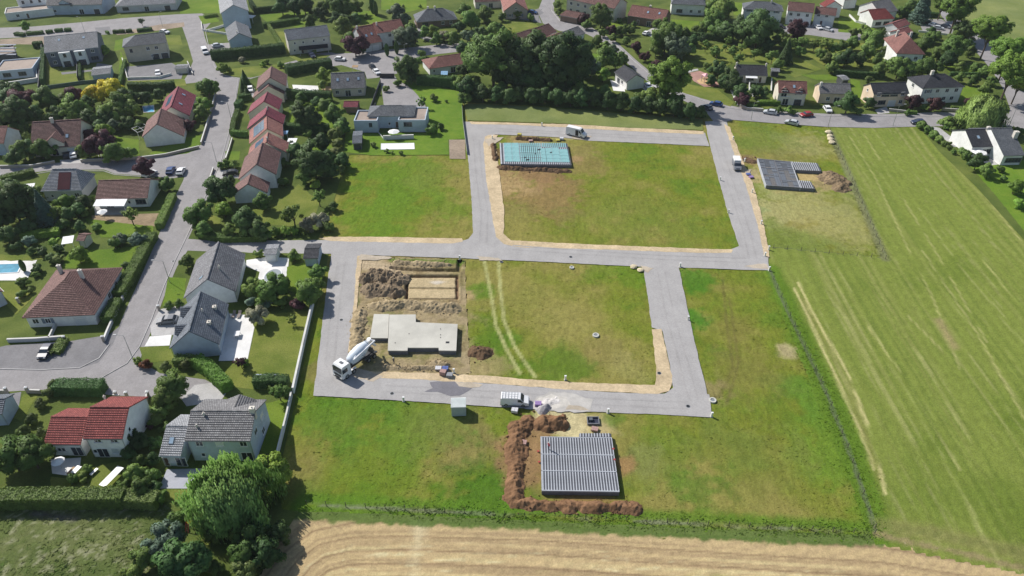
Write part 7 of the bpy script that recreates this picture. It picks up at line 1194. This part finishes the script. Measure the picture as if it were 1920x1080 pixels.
awning((181,373),(239,373),2.6,2.3,2.9,"long white striped awning on the brown bungalow",True); awning((541,259),(558,259),3.2,2.4,2.7,"white slatted veranda roof behind the orange row house",True); awning((531,245),(541,245),2.0,2.4,2.6,"small blue glazed lean-to behind the solar-panelled row house",True,mat("glazed_blue", (.25,.42,.6), .1, 1, .2)); awning((1463,176),(1481,177),1.6,2.9,3.2,"white awning on the brick-red two-dormer house"); awning((1398,142),(1420,143),1.2,2.3,2.6,"narrow white awning on the charcoal orchard house"); awning((118,444),(139,441),3,2.1,2.4,"white lean-to roof beside the small brown shed roof"); awning((1665,61),(1682,61),2.5,2.6,3.0,"white conservatory roof beside the stepped pink house"); awning((46,345),(66,343),3.0,2.2,2.8,"white glazed veranda at the grey skylit house's flank",True); awning((640,132),(1,1),1,1,1,"x") if 0 else None
awning((416,40),(478,40),2,2.4,2.6,"white terrace canopy beside the tall white gabled house") if 0 else None; awning((827,133),(840,133),2.4,2.2,2.7,"white-framed glazed veranda on the pink-brown bungalow",True,mat("glazed_blue", (.25,.42,.6), .1, 1, .2)); awning((462,27),(480,29),3,2.3,2.6,"white terrace canopy behind the tall white gabled house")
awning((560,87),(614,82),2.2,2.2,3.0,"dark hipped canopy over the white garages of the long grey-roofed house",mt=roofm('dark'),cat='canopy',name='canopy')
for x, y, w_ in ((940,491,"in the middle road below the inner verge"),(1070,482,"in the middle road facing the small ring"),(640,600,"in the road beside the dug plot"),(735,738,"in the road across from the wet stain"),(1290,762,"at the outer road bend"),(325,490,"in the main street near the striped roof house"),(180,716,"where the curved street meets the branch lane"),(405,147,"at the top street junction"),(1395,300,"near the grey van"),(1236,700,"on the sandy inner bend")):
    p = G(x, y); rt = empty("manhole_cover", (p.x, p.y, .04), 0, "dark round manhole cover "+w_, "manhole cover"); m = MB(); m.lathe([(0,.42),(.025,.42)], 16); obj("rim", m, steel, rt); m = MB(); m.lathe([(.02,.34),(.04,.34)], 16); obj("lid", m, black, rt)
# bus shelter-like canopy
awning((661,122),(672,122),1.8,2.3,2.5,"small brown-roofed shelter by the roadside near two cars",mt=wood,cat='shelter',name='shelter')
# pergola frame on the white gabled house
p = G(262,262); rt = empty("pergola", (p.x, p.y, 0), .9, "white pergola frame leaning on the white-gabled corner house", "pergola"); 
for x in (0, 2, 4):
    m = MB(); m.bar((x,0,0), (x,0,2.4), .06).bar((x,0,2.4), (x,3,2.9), .06); obj("frame", m, frame_w, rt)
m = MB(); m.bar((0,0,2.4),(4,0,2.4),.06).bar((0,3,2.9),(4,3,2.9),.06).bar((0,1.5,2.65),(4,1.5,2.65),.05); obj("rail", m, frame_w, rt)
# playground climbing frame
p = G(1322,154); rt = empty("climbing_frame", (p.x, p.y, 0), .3, "playground climbing frame with slide and pink roof on orange sand", "climbing frame"); m = MB()
for x in (-1, 1):
    for y in (-1, 1): m.bar((x,y,-.1),(x,y,2.6),.07)
obj("frame", m, paint("play_purple", (.16,.1,.3), .5), rt); m = MB(); m.box(-1.1,-1.1,1.2,1.1,1.1,1.3); obj("platform", m, wood, rt); m = MB(); m.face([(-1.2,-1.2,2.6),(1.2,-1.2,2.6),(0,0,3.4)]).face([(1.2,-1.2,2.6),(1.2,1.2,2.6),(0,0,3.4)]).face([(1.2,1.2,2.6),(-1.2,1.2,2.6),(0,0,3.4)]).face([(-1.2,1.2,2.6),(-1.2,-1.2,2.6),(0,0,3.4)]); obj("roof", m, paint("play_pink", (.6,.3,.33), .5), rt)
m = MB(); m.face([(1.1,-.4,1.25),(3.4,-.4,.2),(3.4,.4,.2),(1.1,.4,1.25)]).face([(1.1,-.4,1.25),(1.1,-.4,1.5),(3.4,-.4,.45),(3.4,-.4,.2)]).face([(1.1,.4,1.25),(3.4,.4,.2),(3.4,.4,.45),(1.1,.4,1.5)]); obj("slide", m, paint("play_grey", (.4,.35,.42), .4), rt)
p = G(1341,163); m = MB(); m.box(-.9,-.2,.4,.9,.2,.46).box(-.8,-.2,0,-.7,.2,.4).box(.7,-.2,0,.8,.2,.4); tag(obj("park_bench", m, paint("bench_red", (.3,.06,.06), .6), None, (p.x, p.y, .02), .2), "dark red bench at the edge of the playground", "bench")
p = G(356,992); rt = empty("garden_slide", (p.x, p.y, 0), 1.2, "yellow children's slide with red steps beside the weeping willow", "slide"); m = MB(); m.face([(0,-.25,1.5),(2.2,-.25,.15),(2.2,.25,.15),(0,.25,1.5)]).face([(0,-.25,1.5),(0,-.25,1.7),(2.2,-.25,.35),(2.2,-.25,.15)]).face([(0,.25,1.5),(2.2,.25,.15),(2.2,.25,.35),(0,.25,1.7)]); obj("chute", m, paint("yellow_plastic", (.7,.55,.05), .4), rt); m = MB(); m.bar((0,-.25,1.6),(-.7,-.25,0),.05).bar((0,.25,1.6),(-.7,.25,0),.05)
for k in range(4): m.bar((-.14*k-.1,-.25,1.3-.33*k),(-.14*k-.1,.25,1.3-.33*k),.04)
obj("steps", m, red_p, rt)
# ================= AIR =================
def haze():
    m = bpy.data.materials.new("haze_air"); m.use_nodes = True; nt = m.node_tree; nt.nodes.remove(nt.nodes["Principled BSDF"]); v = nt.nodes.new("ShaderNodeVolumePrincipled"); v.inputs["Density"].default_value = HAZE; v.inputs["Color"].default_value = (.86,.92,1,1); v.inputs["Anisotropy"].default_value = .2; nt.links.new(v.outputs[0], nt.nodes["Material Output"].inputs["Volume"])
    q = MB(); q.box(-3100,-700,-2.4,3100,5100,102.5); tag(obj("haze", q, m), kind='stuff')
HAZE = .00008
haze()
# ================= GRASS =================
tufts("tall_grass", MEADOW, 60000, .1, 'meadow', [(LINE_S[1:], .9, .13), (LINE_E[1:], 1.3, .13), (LINE_N, .8, .1)], 2500, 1)
tufts("rough_grass", ROUGH, 30000, .12, 'rough', [], 0, 2, .06)
tufts("field_margin_grass", PX((1443,508),(1500,560),(1600,760),(1665,960),(1650,1005),(1640,990),(1590,840),(1540,715)), 4000, .1, 'mown', [], 0, 3)
tufts("stubble_margin_grass", PX((560,952),(1000,975),(1640,1003),(1645,1012),(1000,983),(560,966)), 7000, .12, 'stubble', [], 0, 4)
# ================= LABELS OF PLANTS =================
SZ = lambda r: 'small' if r < 2.2 else ('medium-sized' if r < 4 else 'large')
def near(x, y):
    L = sorted(((math.hypot(n[1]-x, n[2]-y), n) for n in NICKS), key=lambda t: t[0]); return L[0][1], L[1][1]
groups = {}
for rt, shade, kind, Rm, px, py in PEND:
    if kind == 'hedge': base = ('long ' if Rm > 14 else 'short ')+SHADE[shade]+' clipped hedge'; cat = 'hedge'
    else: base = SZ(Rm)+' '+SHADE[shade]+' '+CATN[kind][0]; cat = CATN[kind][1]
    base = base.replace('small dark green round shrub', 'small dark round shrub'); x, y = rt.location.x, rt.location.y; a, b = near(x, y); dx, dy = x-a[1], y-a[2]
    rel = ('behind the' if dy > 0 else 'in front of the') if abs(dy) > abs(dx)*.8 else 'beside the'
    lb = base+' '+rel+' '+a[0]; rt['category'] = cat; groups.setdefault(lb, []).append((rt, a, b))
ORD = ['closest', 'second closest', 'third closest', 'fourth closest', 'fifth closest', 'sixth closest', 'seventh closest', 'eighth closest', 'ninth closest', 'tenth closest', 'eleventh closest', 'twelfth closest', 'thirteenth closest']
def short(n): w_ = n.replace('-', ' ').split(); return n
for lb, L in groups.items():
    if len(L) == 1: L[0][0]['label'] = lb; continue
    by = {}
    for t in L: by.setdefault(t[2][0], []).append(t)
    for bn, M in by.items():
        full = lb+', towards the '+bn if len(by) > 1 else lb
        if len(M) == 1 and len(full.replace('-', ' ').split()) <= 17 and len(full.split()) <= 16: M[0][0]['label'] = full; continue
        by.setdefault('_rest', []) if 0 else None
        for t in M: t[0]['label'] = None or ''
    rest = sorted([t for t in L if not t[0].get('label')], key=lambda t: math.hypot(t[0].location.x-t[1][1], t[0].location.y-t[1][2]))
    for i, t in enumerate(rest): t[0]['label'] = (ORD[i] if i < len(ORD) else 'outlying')+' to it: '+lb if 0 else lb+', '+(ORD[i] if i < len(ORD) else 'outermost')+' to it'
    for t in rest: t[0]['group'] = 'similar plants around one landmark'
seen = {}
for o in list(col.objects):
    if o.parent is None and o.get('label'):
        w_ = o['label'].split()
        if len(w_) > 16: o['label'] = ' '.join(w_[:16])
